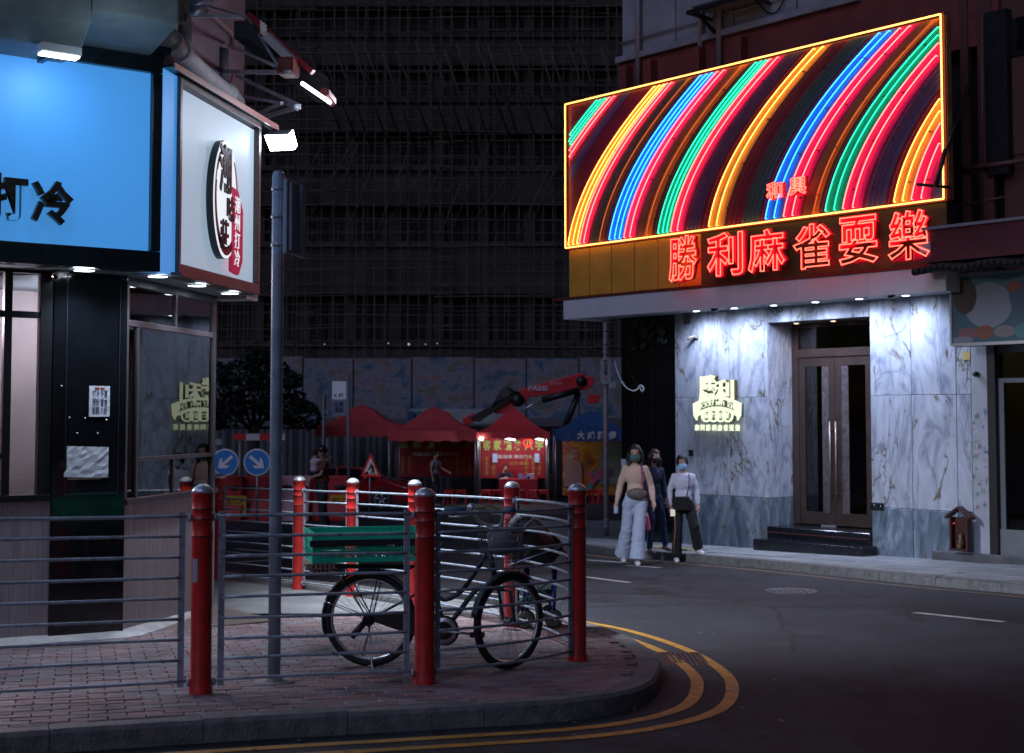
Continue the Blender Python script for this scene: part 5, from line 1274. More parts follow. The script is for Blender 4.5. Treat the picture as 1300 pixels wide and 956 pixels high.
# signpost with oval plate
sp0 = G(769.5, 680, 0); sy = sp0.y
spz = lambda py: PY(769, py, sy).z
po = thing(W, 'street_sign_post', 'slim pale post with a white oval sign plate at the pavement corner', 'sign post', (sp0.x, sy, sp0.z))
part(po, 'post', MB().tube([(sp0.x,sy,sp0.z),(sp0.x,sy,spz(395))], .042, 12), M('pale_pink_post', (.50,.42,.43), .5, var=.15, scale=8))
part(po, 'post_base', MB().tube([(sp0.x,sy,sp0.z),(sp0.x,sy,spz(658))], .05, 12), M('post_base_grey', (.15,.17,.2), .6))
ov = []
w2, zt1, zb1 = .092, spz(454), spz(488)
for k in range(16):
    a_2 = math.pi*k/15; ov.append((sp0.x-.005+w2*math.cos(a_2), zt1-w2+w2*math.sin(a_2)))
for k in range(16):
    a_2 = math.pi + math.pi*k/15; ov.append((sp0.x-.005+w2*math.cos(a_2), zb1+w2+w2*math.sin(a_2)))
part(po, 'oval_plate', MB().prism(ov, sy-.12, sy-.05), M('oval_white', (.62,.64,.72), .4))
part(po, 'plate_text', MB().text('麥花街', sp0.x-.005, (zt1+zb1)/2+.06, sy-.121, .07, .28, .004, bold=.03, vertical=True).text('口口', sp0.x-.005, (zt1+zb1)/2-.14, sy-.121, .06, .03, .003), M('navy_ink', (.02,.03,.12), .5))
part(po, 'camera_box', MB().bbox(sp0.x+.06, sp0.x+.2, sy-.12, sy, spz(494), spz(485), .015), white_paint)
for py in (449, 443, 437, 660, 668, 420): rngs = MB().lathe([(.043,-.012),(.052,-.01),(.052,.01),(.043,.012)], (sp0.x, sy, spz(py)), 14); part(po, 'clamp', rngs, galv)
# ================================================================== BACKGROUND BUILDING UNDER BAMBOO SCAFFOLD
YB = 62.0
bx0, bx1 = PY(215, 100, YB).x - 6, PY(800, 100, YB).x + 9
zgB = gz(0, YB, ROAD)
zpx = lambda py, Y=YB: PY(500, py, Y).z
xpx = lambda px, Y=YB: PY(px, 400, Y).x
cb = thing(W, 'building_under_repair', 'huge dark concrete block behind the street, wrapped in bamboo scaffolding', 'building', ((bx0+bx1)/2, YB+1, zgB))
bcon = M('grimy_concrete', (.065,.058,.056), .9, c2=(.12,.107,.104), scale=.55, bump=.3, bscale=6)
bdk = M('dark_opening', (.008,.008,.010), .6)
part(cb, 'core', MB().box(bx0, bx1, YB+1.2, YB+10, zgB, zpx(-60)), M('building_shade', (.03,.027,.027), .9))
fl_y = [(455,440),(372,312),(258,215),(165,128),(80,45),(5,-40)]  # parapet bands: bottom py, top py
bands = [(zpx(a), zpx(b)) for a, b in fl_y]
for k, (za, zb4) in enumerate(bands):
    x_ = bx0
    while x_ < bx1:
        part(cb, 'parapet_panel', MB().box(x_+.015, min(x_+3.3, bx1)-.015, YB+.4+random.uniform(0,.03), YB+.9, za, zb4), bcon); x_ += 3.3
    part(cb, 'floor_slab', MB().box(bx0, bx1, YB+.25, YB+1.2, zb4+.002, zb4+.22), bcon)
for px in list(range(150, 830, 58)):
    x_ = xpx(px); part(cb, 'column', MB().box(x_-.22, x_+.22, YB+.95, YB+1.19, zgB+2, zpx(-60)), bcon)
rr = random.Random(12)
for k in range(len(bands)-1):
    z0_, z1_ = bands[k][1]+.22, bands[k+1][0]
    for px in range(150, 810, 58):
        for q in range(2):
            x0_ = xpx(px+5+q*26); x1__ = xpx(px+28+q*26)
            wfm = part(cb, 'window', MB().box(x0_, x1__, YB+1.14, YB+1.19, z0_+.05, z0_+.12).box(x0_, x0_+.05, YB+1.14, YB+1.19, z0_+.12, z1_-.1).box((x0_+x1__)/2-.03, (x0_+x1__)/2+.03, YB+1.14, YB+1.19, z0_+.12, z1_-.1), M('old_window_frame', (.11,.10,.10), .7))
            part(wfm, 'pane', MB().box(x0_+.05, x1__, YB+1.16, YB+1.18, z0_+.12, z1_-.12), bdk)
sc = thing(W, 'bamboo_scaffolding', 'bamboo scaffolding lattice covering the dark building behind the street', 'scaffolding', ((bx0+bx1)/2, YB-.5, zgB))
bam = M('weathered_bamboo', (.10,.083,.066), .8, var=.3, scale=3)
lat = MB(); rr = random.Random(6)
ztp = zpx(-60)
for lay, yy in ((0, YB-.3), (1, YB+.1)):
    x_ = bx0
    while x_ < bx1:
        j = rr.uniform(-.06,.06); lat.tube([(x_+j, yy, zgB+2.2), (x_+rr.uniform(-.1,.1), yy+rr.uniform(-.04,.04), (zgB+ztp)/2), (x_+j+rr.uniform(-.12,.12), yy, ztp)], rr.uniform(.025,.042), 4, cap=False); x_ += rr.uniform(.34,.62) if lay == 0 else rr.uniform(.7,1.1)
    z_ = zgB+2.4
    while z_ < ztp:
        for sx0 in range(int(bx0), int(bx1), 6):
            j = rr.uniform(-.08,.08); lat.tube([(sx0-.4, yy-.05, z_+j), (sx0+6.4, yy-.05, z_+j+rr.uniform(-.09,.09))], rr.uniform(.022,.036), 4, cap=False)
        z_ += rr.uniform(.42,.72)
part(sc, 'pole_lattice', lat, bam, kind='stuff')
for k in range(20):
    px = 395 + k*19 + rr.uniform(-5,5); py = 70 + rr.uniform(0,14)
    part(sc, 'raking_pole', MB().tube([(xpx(px), YB-2.6, zpx(py)), (xpx(px+42), YB-.3, zpx(py+105+rr.uniform(-15,15)))], .04, 5), bam)
for k in range(16):
    px = 340 + k*26; part(sc, 'brace_pole', MB().tube([(xpx(px), YB-.4, zpx(330-rr.uniform(0,60))), (xpx(px+rr.uniform(30,60)), YB-.35, zpx(230-rr.uniform(0,60)))], .03, 4), bam)
# far glints at street level
gl = emis('far_glint', (.6,.85,1.0), .5)
for px, py, r_, lb in ((493,436,.03,'second from the left'),(519,437,.055,'biggest and middle one'),(412,437,.025,'leftmost'),(540,437,.025,'fourth from the left'),(555,436,.025,'rightmost')):
    p = PY(px, py, YB-.8); solo(W, 'far_lamp', 'tiny bluish lamp at the scaffolding foot, '+lb, 'lamp', MB().ell(tuple(p), (r_, r_, r_), 8, 6), gl, tuple(p), 'far lamps at the foot of the scaffolding')
# hoarding with mural panels
YH = 57.0
mur = bpy.data.materials.new('faded_mural'); mur.use_nodes = True; N = mur.node_tree.nodes; L = mur.node_tree.links; b = N['Principled BSDF']
tc = N.new('ShaderNodeTexCoord'); mp = N.new('ShaderNodeMapping'); mp.inputs['Scale'].default_value = (.9,1,1.3); L.new(tc.outputs['Object'], mp.inputs[0])
no = N.new('ShaderNodeTexNoise'); no.inputs['Scale'].default_value = 1.0; no.inputs['Detail'].default_value = 7; no.inputs['Roughness'].default_value = .75; no.inputs['Distortion'].default_value = .25; L.new(mp.outputs[0], no.inputs['Vector'])
cr = N.new('ShaderNodeValToRGB'); e = cr.color_ramp.elements; e[0].position = .32; e[0].color = (.03,.12,.12,1); e[1].position = .70; e[1].color = (.17,.18,.28,1)
for p_, c_ in ((.42,(.10,.16,.24,1)),(.50,(.26,.26,.29,1)),(.56,(.26,.16,.17,1)),(.60,(.12,.20,.13,1))): k = e.new(p_); k.color = c_
L.new(no.outputs[0], cr.inputs[0]); L.new(cr.outputs[0], b.inputs['Base Color']); b.inputs['Roughness'].default_value = .8
hd = thing(W, 'painted_hoarding', 'long faded painted hoarding under the scaffolding, behind the tents', 'hoarding', (xpx(500, YH), YH, zgB))
zh0, zh1 = zpx(531, YH), zpx(452, YH)
edges = [215, 275, 330, 385, 449, 523, 602, 668, 735, 800]
for a, b_ in zip(edges[:-1], edges[1:]): part(hd, 'mural_panel', MB().box(xpx(a,YH)+.03, xpx(b_,YH)-.03, YH+random.uniform(0,.04), YH+.1, zh0, zh1-random.uniform(0,.1)), mur)
part(hd, 'lower_beam', MB().box(xpx(215,YH), xpx(800,YH), YH-.1, YH+.3, zh0-.32, zh0-.01), M('hoarding_beam', (.12,.12,.13), .7))
for a in edges: part(hd, 'post', MB().box(xpx(a,YH)-.08, xpx(a,YH)+.08, YH+.12, YH+.3, zgB-.1, zh1), M('hoarding_post', (.07,.07,.08), .7))
rail = MB()
for q in range(3): part(hd, 'cross_rail', MB().box(xpx(300,YH), xpx(800,YH), YH+.35, YH+.42, zh0-.55-.38*q, zh0-.48-.38*q), M('dim_rail', (.16,.17,.19), .6))
cf = thing(W, 'corrugated_fence', 'dim ribbed metal fence standing behind the red barriers', 'fence', (xpx(380, 54.5), 54.5, gz(0,54.5,ROAD)))
x_ = xpx(150, 54.5)
while x_ < xpx(600, 54.5):
    part(cf, 'ribbed_sheet', MB().add([(x_+i*.12, 54.5+(.04 if (i//1)%2 else 0), z_) for z_ in (gz(0,54.5,ROAD), zpx(545, 54.5)) for i in range(8)], [(i, i+1, i+9, i+8) for i in range(7)]), M('dim_ribbed_metal', (.10,.11,.12), .5, .3)); x_ += .86
fb = MB(); 
bn_ = thing(W, 'printed_banner', 'pale printed banner strip hung above the second red tent', 'banner', (xpx(560,54), 54, zpx(540,54)))
part(bn_, 'cloth', MB().box(xpx(520,54), xpx(640,54), 54, 54.02, zpx(538,54), zpx(519,54)), M('pale_banner', (.30,.33,.36), .7, c2=(.42,.44,.45), scale=1))
tb_ = MB(); 
for i, (px, c_) in enumerate(((483,'b'),(493,'g'),(516,'b'),(527,'o'))):
    part(bn_, 'printed_spot', MB().prism([(xpx(px+40,54)+.18*math.cos(t), zpx(528,54)+.2*math.sin(t)) for t in [2*math.pi*i/14 for i in range(14)]], 53.97, 53.99), M('print_'+c_, {'b':(.03,.08,.2),'g':(.03,.2,.15),'o':(.5,.2,.03)}[c_], .6))
# ================================================================== TREE (dark crown, left)
lf = MB(); rr = random.Random(21)
tx0, ty0 = xpx(322, 48), 48.0
def leafmass(cx, cy, cz, rx, ry, rz, n_):
    for k in range(n_):
        a = rr.uniform(0, 2*math.pi); t = math.acos(rr.uniform(-1,1)); s = rr.uniform(.45,1)**.6
        p = Vector((cx+rx*s*math.sin(t)*math.cos(a), cy+ry*s*math.sin(t)*math.sin(a), cz+rz*s*math.cos(t)))
        u = Vector((rr.gauss(0,1), rr.gauss(0,1), rr.gauss(0,.6))).normalized()*rr.uniform(.10,.2); v = u.orthogonal().normalized()*rr.uniform(.05,.09)
        lf.add([p-u, p+v, p+u, p-v], [(0,1,2,3)])
tr = thing(W, 'street_tree', 'dark bushy tree behind the blue arrow signs', 'tree', (tx0, ty0, gz(0,48,ROAD)))
for cx, cz, r_ in ((0,0,1.0),(-.9,-.4,.9),(.9,-.3,.85),(-.3,.6,.8),(.6,.7,.7),(-1.7,-.7,.8),(1.6,-.7,.7),(-2.6,-.2,.9),(-1.2,.8,.45),(1.3,.5,.4),(.2,1.3,.4),(-3.3,.5,.5)):
    leafmass(tx0+cx, ty0+rr.uniform(-.5,.5), zpx(502,48)+cz, r_*1.15, .8, r_*.75, int(330*r_))
part(tr, 'crown', lf, M('dark_leaves', (.010,.018,.013), .6, var=.6, scale=.8))
tk = MB(); tk.tube([(tx0,ty0,gz(0,48,ROAD)),(tx0+.1,ty0,zpx(560,48)),(tx0,ty0,zpx(510,48))], [.16,.12,.06], 10)
for dx, dz in ((-1.5,.2),(1.3,.3),(-.5,1.0),(.7,1.0)): tk.tube([(tx0+.05,ty0,zpx(550,48)),(tx0+dx*.5,ty0,zpx(520,48)),(tx0+dx,ty0,zpx(505,48)+dz)], [.08,.05,.02], 8)
part(tr, 'trunk', tk, M('dark_bark', (.04,.03,.025), .9, bump=.5))
# ================================================================== MARKET TENTS
YT = 47.0
def tent(cx, Y, wd, peak, eave, hem, cloth, name, label, legs=True):
    z0 = gz(0, Y, ROAD); x = xpx(cx, Y); h = wd/2; zp, ze, zhm = zpx(peak, Y), zpx(eave, Y), zpx(hem, Y)
    e = thing(W, name, label, 'tent', (x, Y+h, z0), 'pop-up tents across the road')
    rf = MB(); n = 8
    def P(i, j): # i side, j height 0..n
        t = j/n; s = (1-t)**.78 if j else 1; sag = 1 - .22*math.sin(math.pi*t); return s*sag
    vs = []; 
    for j in range(n+1):
        s = h*P(0, j) if j < n else .02
        z_ = ze + (zp-ze)*(j/n)**1.05
        vs += [(x-s, Y+h-s, z_), (x+s, Y+h-s, z_), (x+s, Y+h+s, z_), (x-s, Y+h+s, z_)]
    fs = [(j*4+k, j*4+(k+1)%4, (j+1)*4+(k+1)%4, (j+1)*4+k) for j in range(n) for k in range(4)]
    part(e, 'roof', rf.add(vs, fs), cloth)
    vl = MB(); m_ = 14
    for (ax, ay, bx_, by_) in ((x-h,Y,x+h,Y),(x+h,Y,x+h,Y+2*h),(x-h,Y,x-h,Y+2*h)):
        p = [(ax+(bx_-ax)*i/m_, ay+(by_-ay)*i/m_) for i in range(m_+1)]
        vl.add([(a, b_, ze) for a, b_ in p] + [(a, b_+.02*math.sin(i*1.7), zhm+.03*math.sin(i*2.2)) for i, (a, b_) in enumerate(p)], [(i, i+1, m_+2+i, m_+1+i) for i in range(m_)])
    part(e, 'valance', vl, cloth)
    for sx, sy_ in ((-1,-1),(1,-1),(1,1),(-1,1)):
        part(e, 'leg', MB().tube([(x+sx*(h-.04), Y+h+sy_*(h-.04), z0), (x+sx*(h-.04), Y+h+sy_*(h-.04), ze)], .028, 6), M('tent_leg', (.35,.33,.35), .4, .6))
    tr_ = MB().tube([(x-h, Y+.05, ze-.05), (x, Y+.05, ze-.30), (x+h, Y+.05, ze-.05)], .018, 5)
    part(e, 'truss', tr_, MATS['tent_leg'])
    return e, x, h, z0, ze
redc = M('red_tent_cloth', (.78,.05,.06), .7, var=.12, scale=2); dredc = M('faded_red_tent_cloth', (.55,.06,.07), .75, var=.12, scale=2); bluc = M('navy_tent_cloth', (.03,.09,.24), .7, var=.12, scale=2)
bannerm = M('crimson_banner', (.34,.012,.03), .6, var=.1, scale=2)
grn = M('lime_print', (.45,.62,.16), .6); wht = M('white_print', (.7,.66,.7), .6); gldp = M('gold_print', (.6,.4,.1), .6)
def chars_banner(e, x, Y, x0, x1, zb5, zt5, txt, name='banner'):
    bq = part(e, name, MB().box(x0, x1, Y, Y+.02, zb5, zt5), bannerm)
    n = len(txt); wd = (x1-x0)/n
    for k, ch in enumerate(txt):
        part(bq, 'character', MB().text(ch, x0+wd*(k+.5), zt5-.32, Y-.012, wd*.78, .36, .008, bold=.04), grn)
    m_ = MB(); m_.text('指點迷津 擇日風水', (x0+x1)/2, zt5-.72, Y-.012, (x1-x0)*.62, .13, .006, bold=.02); part(bq, 'white_line', m_, wht)
    m_ = MB(); m_.text('流年運程', (x0+x1)/2+.2, zt5-.95, Y-.012, (x1-x0)*.3, .12, .006); part(bq, 'gold_line', m_, gldp)
    for cx in (x0+.18, x0+.42, x1-.62, x1-.4, x1-.18): part(bq, 'gold_column', MB().text('掌相姓名', cx, zb5+.42, Y-.012, .12, .62, .006, vertical=True), gldp)
    return bq
t1 = tent(455, 50, 3.0, 513, 541, 554, dredc, 'market_tent', 'faded dark red tent farthest left, behind the slim signpost')
t2 = tent(549, 48, 3.0, 516, 547, 560, dredc, 'market_tent', 'unlit red tent with a man in a pale shirt standing in front')
t3 = tent(651.5, YT, 2.42, 518, 549, 557, redc, 'market_tent', 'lit red tent with a person seated at a red table')
t4 = tent(752, 47.5, 2.55, 521, 547, 560, bluc, 'market_tent', 'dark blue tent with white characters, behind the oval street sign')
for (e, x, h, z0, ze), Y, txt in ((t2, 48, '客家精算八字'), (t3, YT, '客家精算八字')):
    chars_banner(e, x, Y+2*h-.3, x-h+.12, x+h-.12, z0+.75, ze-.14, txt)
for px in (628.5, 681.5):
    part(t3[0], 'pale_poster', MB().box(xpx(px-3,49), xpx(px+3,49), YT+2.0, YT+2.02, zpx(587,49), zpx(576,49)), M('pale_blue_poster', (.40,.55,.85), .6, emit=(.4,.55,.9), es=.15))
for sx in (-1,1):
    x_ = t3[1]+sx*(t3[2]-.10); part(t3[0], 'clear_side_sheet', MB().add([(x_, YT+.1+.2*i, z_) for z_ in (t3[3]+.2, t3[4]) for i in range(10)], [(i,i+1,i+11,i+10) for i in range(9)]), glassmat('clear_plastic_sheet', (.85,.85,.9), .12, .25))
for k, (u_, c_) in enumerate(((-.35,'大'),(.0,'成'),(.35,'師'),(.70,'傅'))): part(t4[0], 'valance_character', MB().text(c_, t4[1]-.05+u_-.0, zpx(552,47.5)-.02, 47.5-.05, .26, .28, .008, bold=.04), wht)
# mural sheet under blue tent
gm = bpy.data.materials.new('orange_mural'); gm.use_nodes = True; N = gm.node_tree.nodes; L = gm.node_tree.links; b = N['Principled BSDF']
tc = N.new('ShaderNodeTexCoord'); no = N.new('ShaderNodeTexNoise'); no.inputs['Scale'].default_value = 1.1; no.inputs['Distortion'].default_value = .8; L.new(tc.outputs['Object'], no.inputs['Vector'])
cr = N.new('ShaderNodeValToRGB'); e = cr.color_ramp.elements; e[0].position = .3; e[0].color = (.18,.10,.03,1); e[1].position = .7; e[1].color = (.45,.40,.30,1)
for p_, c_ in ((.45,(.50,.15,.02,1)),(.52,(.62,.32,.04,1)),(.6,(.40,.08,.06,1))): k = e.new(p_); k.color = c_
L.new(no.outputs[0], cr.inputs[0]); L.new(cr.outputs[0], b.inputs['Base Color']); b.inputs['Roughness'].default_value = .7
m4 = thing(W, 'mural_board', 'orange painted board with pale arch shapes and pink flowers below the blue tent', 'board', (xpx(750,49.5), 49.5, gz(0,49.5,ROAD)))
part(m4, 'board', MB().box(xpx(714,49.5), xpx(800,49.5), 49.5, 49.56, gz(0,49.5,ROAD)+.2, zpx(560,49.5)), gm)
def arch(cx, base, top, w_, y, mtl, nm): 
    x_, r_ = xpx(cx, y), w_/2; zt, zb6 = zpx(top, y), zpx(base, y)
    part(m4, nm, MB().prism([(x_-r_, zb6), (x_+r_, zb6)] + [(x_+r_*math.cos(math.pi*k/12), zt-r_+r_*math.sin(math.pi*k/12)) for k in range(13)], y-.05, y-.005), mtl)
arch(727, 618, 583, .62, 49.5, M('arch_pink_grey', (.40,.26,.25), .7), 'pale_arch'); arch(782, 615, 562, 1.2, 49.5, M('arch_grey_green', (.25,.30,.26), .7), 'pale_arch')
for k in range(16):
    px, py = rr.gauss(760, 6), rr.gauss(607, 5); p = PY(px, py, 49.38); part(m4, 'flower', MB().prism([(p.x+.11*math.cos(t)*(1+.3*math.sin(5*t)), p.z+.11*math.sin(t)*(1+.3*math.sin(5*t))) for t in [2*math.pi*i/14 for i in range(14)]], 49.40-.002*k, 49.43-.002*k), M('flower_pink' if k%3 else 'flower_teal', (.55,.12,.25) if k%3 else (.08,.30,.32), .6))
# lamps of tent 3
e = thing(W, 'tent_lamp', 'bright white-green lamp at the left corner of the lit red tent', 'lamp', tuple(PY(611, 557, YT-.05)))
p = PY(611, 557, YT-.08); part(e, 'bulb', MB().ell(tuple(p), (.07,.07,.06), 10, 8), emis('tent_bulb', (.65,1.0,.9), 18)); part(e, 'cord', MB().tube([tuple(p), (p.x-.02, YT+.02, p.z+.2)], .01, 5), black_paint)
l = bpy.data.lights.new('lamp_light', 'POINT'); l.energy = 26; l.color = (.75,1,.95); l.shadow_soft_size = .08; o = link(bpy.data.objects.new('lamp_light', l)); o.parent = e; o.location = (.05,.25,-.1)
for k, (xa, xb) in enumerate(((641,654),(678,690))):
    e = thing(W, 'tent_tube_lamp', ['white tube lamp under the middle of the lit red tent roof','white tube lamp under the right side of the lit red tent roof'][k], 'lamp', tuple(PY((xa+xb)/2, 557, YT+1)))
    a, b_ = PY(xa, 556.5, YT+.8), PY(xb, 558.5, YT+.9)
    part(e, 'tube', MB().tube([tuple(a), tuple(b_)], .03, 8), emis('tent_tube', (.8,.9,1.0), 6))
    l = bpy.data.lights.new('lamp_light', 'POINT'); l.energy = 15; l.color = (.9,.9,1); l.shadow_soft_size = .1; o = link(bpy.data.objects.new('lamp_light', l)); o.parent = e; o.location = (0,.2,-.12)
p = PY(670, 562, YT+.1); solo(W, 'red_ring_lamp', 'small glowing red ring hanging at the right of the lit tent front', 'lamp', MB().lathe([(.10,-.03),(.15,-.04),(.16,.0),(.15,.04),(.10,.03)], tuple(p), 18, 'y'), emis('red_ring_glow', (1,.05,.03), 1.6), tuple(p))
# table with red cloth
z0 = t3[3]; xa, xb = xpx(634, 47.6), xpx(682, 47.6)
tt_ = thing(W, 'fortune_table', 'table under a red cloth inside the lit red tent', 'table', ((xa+xb)/2, 47.9, z0))
part(tt_, 'table_top', MB().box(xa+.03, xb-.03, 47.6, 48.3, z0+.74, z0+.76), white_paint)
ctm = MB(); ctm.box(xa, xb, 47.57, 48.33, z0+.763, z0+.775); ctm.box(xa, xb, 47.555, 47.57, z0+.15, z0+.763); ctm.box(xa-.012, xa-.001, 47.57, 48.33, z0+.15, z0+.763); ctm.box(xb+.001, xb+.012, 47.57, 48.33, z0+.15, z0+.763)
part(tt_, 'red_cloth', ctm, M('table_red_cloth', (.45,.015,.03), .8, var=.15, scale=3))
for sx in (xa+.08, xb-.08):
    part(tt_, 'leg', MB().tube([(sx,48,z0),(sx,48,z0+.74)], .025, 6), MATS['tent_leg'])
for px, w_, h_, c_ in ((641,.16,.03,(.7,.72,.8)),(662,.10,.16,(.3,.45,.75)),(675,.14,.18,(.6,.65,.75)),(670,.12,.10,(.2,.3,.6))):
    x_ = xpx(px, 47.8); nm = 'table_item_%d' % int(px); solo(W, 'paper_stack' if h_ < .1 else 'small_box', {641:'flat white papers on the red cloth table in front of the seated person',662:'small blue box on the red cloth table',675:'white box at the right end of the red cloth table',670:'low dark blue box between two boxes on the red table'}[px], 'papers' if h_ < .1 else 'box', MB().bbox(x_-w_, x_+w_*.6, 47.7, 47.85, z0+.777, z0+.777+h_, .006), M(nm, c_, .6), (x_, 47.78, z0+.777))
# red stools
def stool(x, y, label, rz=0):
    z0 = gz(x, y, ROAD); e = thing(W, 'plastic_stool', label, 'stool', (x, y, z0), 'red plastic stools by the tents')
    part(e, 'seat', MB().bbox(x-.15, x+.15, y-.15, y+.15, z0+.42, z0+.46, .012), stoolm)
    for sx in (-1,1):
        for sy_ in (-1,1): part(e, 'leg', MB().tube([(x+sx*.17,y+sy_*.17,z0),(x+sx*.125,y+sy_*.125,z0+.42)], [.032,.028], 4, smooth=False), stoolm)
    part(e, 'apron', MB().box(x-.14, x+.14, y-.145, y-.135, z0+.34, z0+.42).box(x-.14, x+.14, y+.135, y+.145, z0+.34, z0+.42), stoolm)
    e.rotation_euler.z = rz
stoolm = M('red_stool_plastic', (.60,.02,.02), .4)
for px, Y, lab in ((572,46.6,'red stool in front of the unlit red tent, left of its pair'),(586,46.8,'red stool in front of the unlit red tent, right of its pair'),(618,46.6,'red stool at the left leg of the lit tent'),(630,46.3,'second red stool from the left before the lit tent table'),(645,46.2,'red stool directly before the left half of the red table'),(660,46.1,'red stool behind the far railing post, before the red table'),(676,46.2,'red stool before the right end of the red table'),(690,46.5,'red stool standing alone right of the red table'),
    (732,46.6,'leftmost red stool before the orange board'),(745,46.4,'middle red stool before the orange board'),(757,46.7,'red stool before the pink flowers'),(765,46.5,'red stool just left of the street sign post')):
    stool(xpx(px, Y), Y, lab, rr.uniform(-.4,.4))
# ================================================================== CRANE ARM
YC = 53.0
crn = thing(W, 'crane_lorry', 'crane lorry behind the tents with a folded red arm and black rams', 'lorry', (xpx(650,YC), YC, gz(0,YC,ROAD)))
crr = M('crane_red', (.70,.04,.05), .4, var=.12, scale=2); crk = M('crane_black', (.02,.02,.022), .4)
def pp(px, py, Y=YC): p = PY(px, py, Y); return (p.x, p.z)
def cplate(pts, mtl, nm, y0=0, y1=.3, lab=None): part(crn, nm, MB().prism([pp(*q) for q in pts], YC+y0, YC+y1), mtl, bev=.03, label=lab)
cplate([(658,495),(738,473),(752,480),(748,494),(672,504),(663,516),(656,512)], crr, 'main_boom', 0, .35)
cplate([(620,516),(650,505),(656,512),(650,522),(630,526)], crr, 'lower_boom', .05, .4)
cplate([(736,478),(752,478),(755,487),(745,496),(735,492)], crr, 'knuckle', -.05, .4)
cplate([(596,530),(655,496),(662,500),(608,536)], crk, 'black_ram', -.1, .1); cplate([(586,532),(600,524),(614,530),(590,541)], crr, 'crane_base', .0, .4)
cplate([(747,500),(762,502),(760,512),(747,512)], crr, 'winch', -.05, .3)
part(crn, 'ram_rod', MB().tube([(pp(658,523)[0],YC-.1,pp(658,523)[1]), (pp(690,507)[0],YC-.1,pp(690,507)[1])], .04, 8), chrome)
part(crn, 'ram_cylinder', MB().tube([(pp(688,508)[0],YC-.1,pp(688,508)[1]), (pp(735,495)[0],YC-.1,pp(735,495)[1])], .12, 10), crk)
part(crn, 'stand_leg', MB().tube([(pp(735,498)[0],YC+.1,pp(735,498)[1]), (pp(716,545)[0],YC+.1,pp(716,545)[1])], .12, 8), crk)
part(crn, 'hinge', MB().lathe([(0,-.15),(.25,-.12),(.25,.45),(0,.5)], (pp(657,508)[0], YC, pp(657,508)[1]), 16, 'y'), crk); part(crn, 'hinge', MB().lathe([(0,-.15),(.2,-.12),(.2,.45),(0,.5)], (pp(738,484)[0], YC, pp(738,484)[1]), 16, 'y'), crk)
part(crn, 'boom_lettering', MB().text('FASSI', pp(683,495)[0], pp(683,493)[1], YC-.02, .7, .18, .02, bold=.03).text('F215', pp(706,490)[0], pp(706,487)[1], YC-.02, .4, .12, .02), M('white_print', (0,0,0)))
hs = MB()
for k in range(5): hs.tube(catmull([(pp(625+k*2,515-k)[0],YC-.15,pp(625,516-k*1.5)[1]), (pp(640+k,492)[0],YC-.15,pp(640,492+k*2)[1]), (pp(655+k,498)[0],YC-.15,pp(655,498)[1])], 4), .02, 5)
part(crn, 'hydraulic_hose', hs, crk)
lorry = crn
part(lorry, 'flatbed', MB().bbox(xpx(575,YC+1), xpx(715,YC+1), YC+.6, YC+2.6, gz(0,YC,ROAD)+.9, gz(0,YC,ROAD)+1.9, .04), M('lorry_dark', (.03,.03,.035), .5))
part(lorry, 'cab', MB().bbox(xpx(700,YC+1), xpx(722,YC+1), YC+.7, YC+2.6, gz(0,YC,ROAD)+.6, zpx(545,YC), .08), M('lorry_dark', (0,0,0)))
for px in (590, 612, 705): part(lorry, 'wheel', MB().lathe([(0,-.12),(.2,-.13),(.42,-.14),(.48,-.08),(.48,.12),(.4,.15)], (xpx(px,YC+.6), YC+.7, gz(0,YC,ROAD)+.48), 20, 'y'), rubber)
# ================================================================== BARRIERS, SIGNS, CAR
def barrier(xa, xb, Y, c, label, ytop=None, panel=False):
    z0 = gz(0, Y, ROAD); x0, x1 = xpx(xa, Y), xpx(xb, Y); e = thing(W, 'water_barrier', label, 'barrier', ((x0+x1)/2, Y, z0), 'plastic road barriers')
    H = 1.08
    b_ = MB(); b_.prism([(Y-.25,z0),(Y+.25,z0),(Y+.25,z0+.22),(Y+.12,z0+.5),(Y+.10,z0+H),(Y-.10,z0+H),(Y-.12,z0+.5),(Y-.25,z0+.22)], x0+.01, x1-.01, 'x')
    part(e, 'body', b_, c, bev=.03)
    n = max(2, round((x1-x0)/.55))
    for k in range(n):
        xc = x0 + (x1-x0)*(k+.5)/n; part(e, 'slot', MB().lathe([(0,-.002),(.13,-.003),(.15,.01)], (0,0,0), 16, 'y').xf(Matrix.Translation((xc, Y-.112, z0+.80)) @ Matrix.Diagonal((1.1,1,.45,1))), bdk)
    if panel:
        xc = (x0+x1)/2 if panel is True else xpx(panel, Y); part(e, 'yellow_notice', MB().box(xc-.26, xc+.26, Y-.17, Y-.155, z0+.18, z0+.62), M('yellow_notice', (.62,.40,.03), .5)); part(e, 'notice_text', MB().text('道路工程\n請勿停車', xc, z0+.42, Y-.172, .44, .28, .003, bold=.02), M('ink_red', (.3,.02,.02), .6))
    return e
redb = M('red_barrier_plastic', (.52,.025,.03), .5, var=.12, scale=2); pinkb = M('pinkish_barrier_plastic', (.75,.38,.46), .5, var=.12, scale=2)
barrier(266, 312, 33.8, redb, 'red plastic barrier under the left blue arrow sign', panel=303)
barrier(312, 357, 34, redb, 'red plastic barrier under the right blue arrow sign')
barrier(357, 396, 34.2, pinkb, 'faded pink plastic barrier just right of the grey pole', panel=None)
barrier(398, 446, 34.4, redb, 'red plastic barrier with a yellow notice beside the man with the child', panel=435)
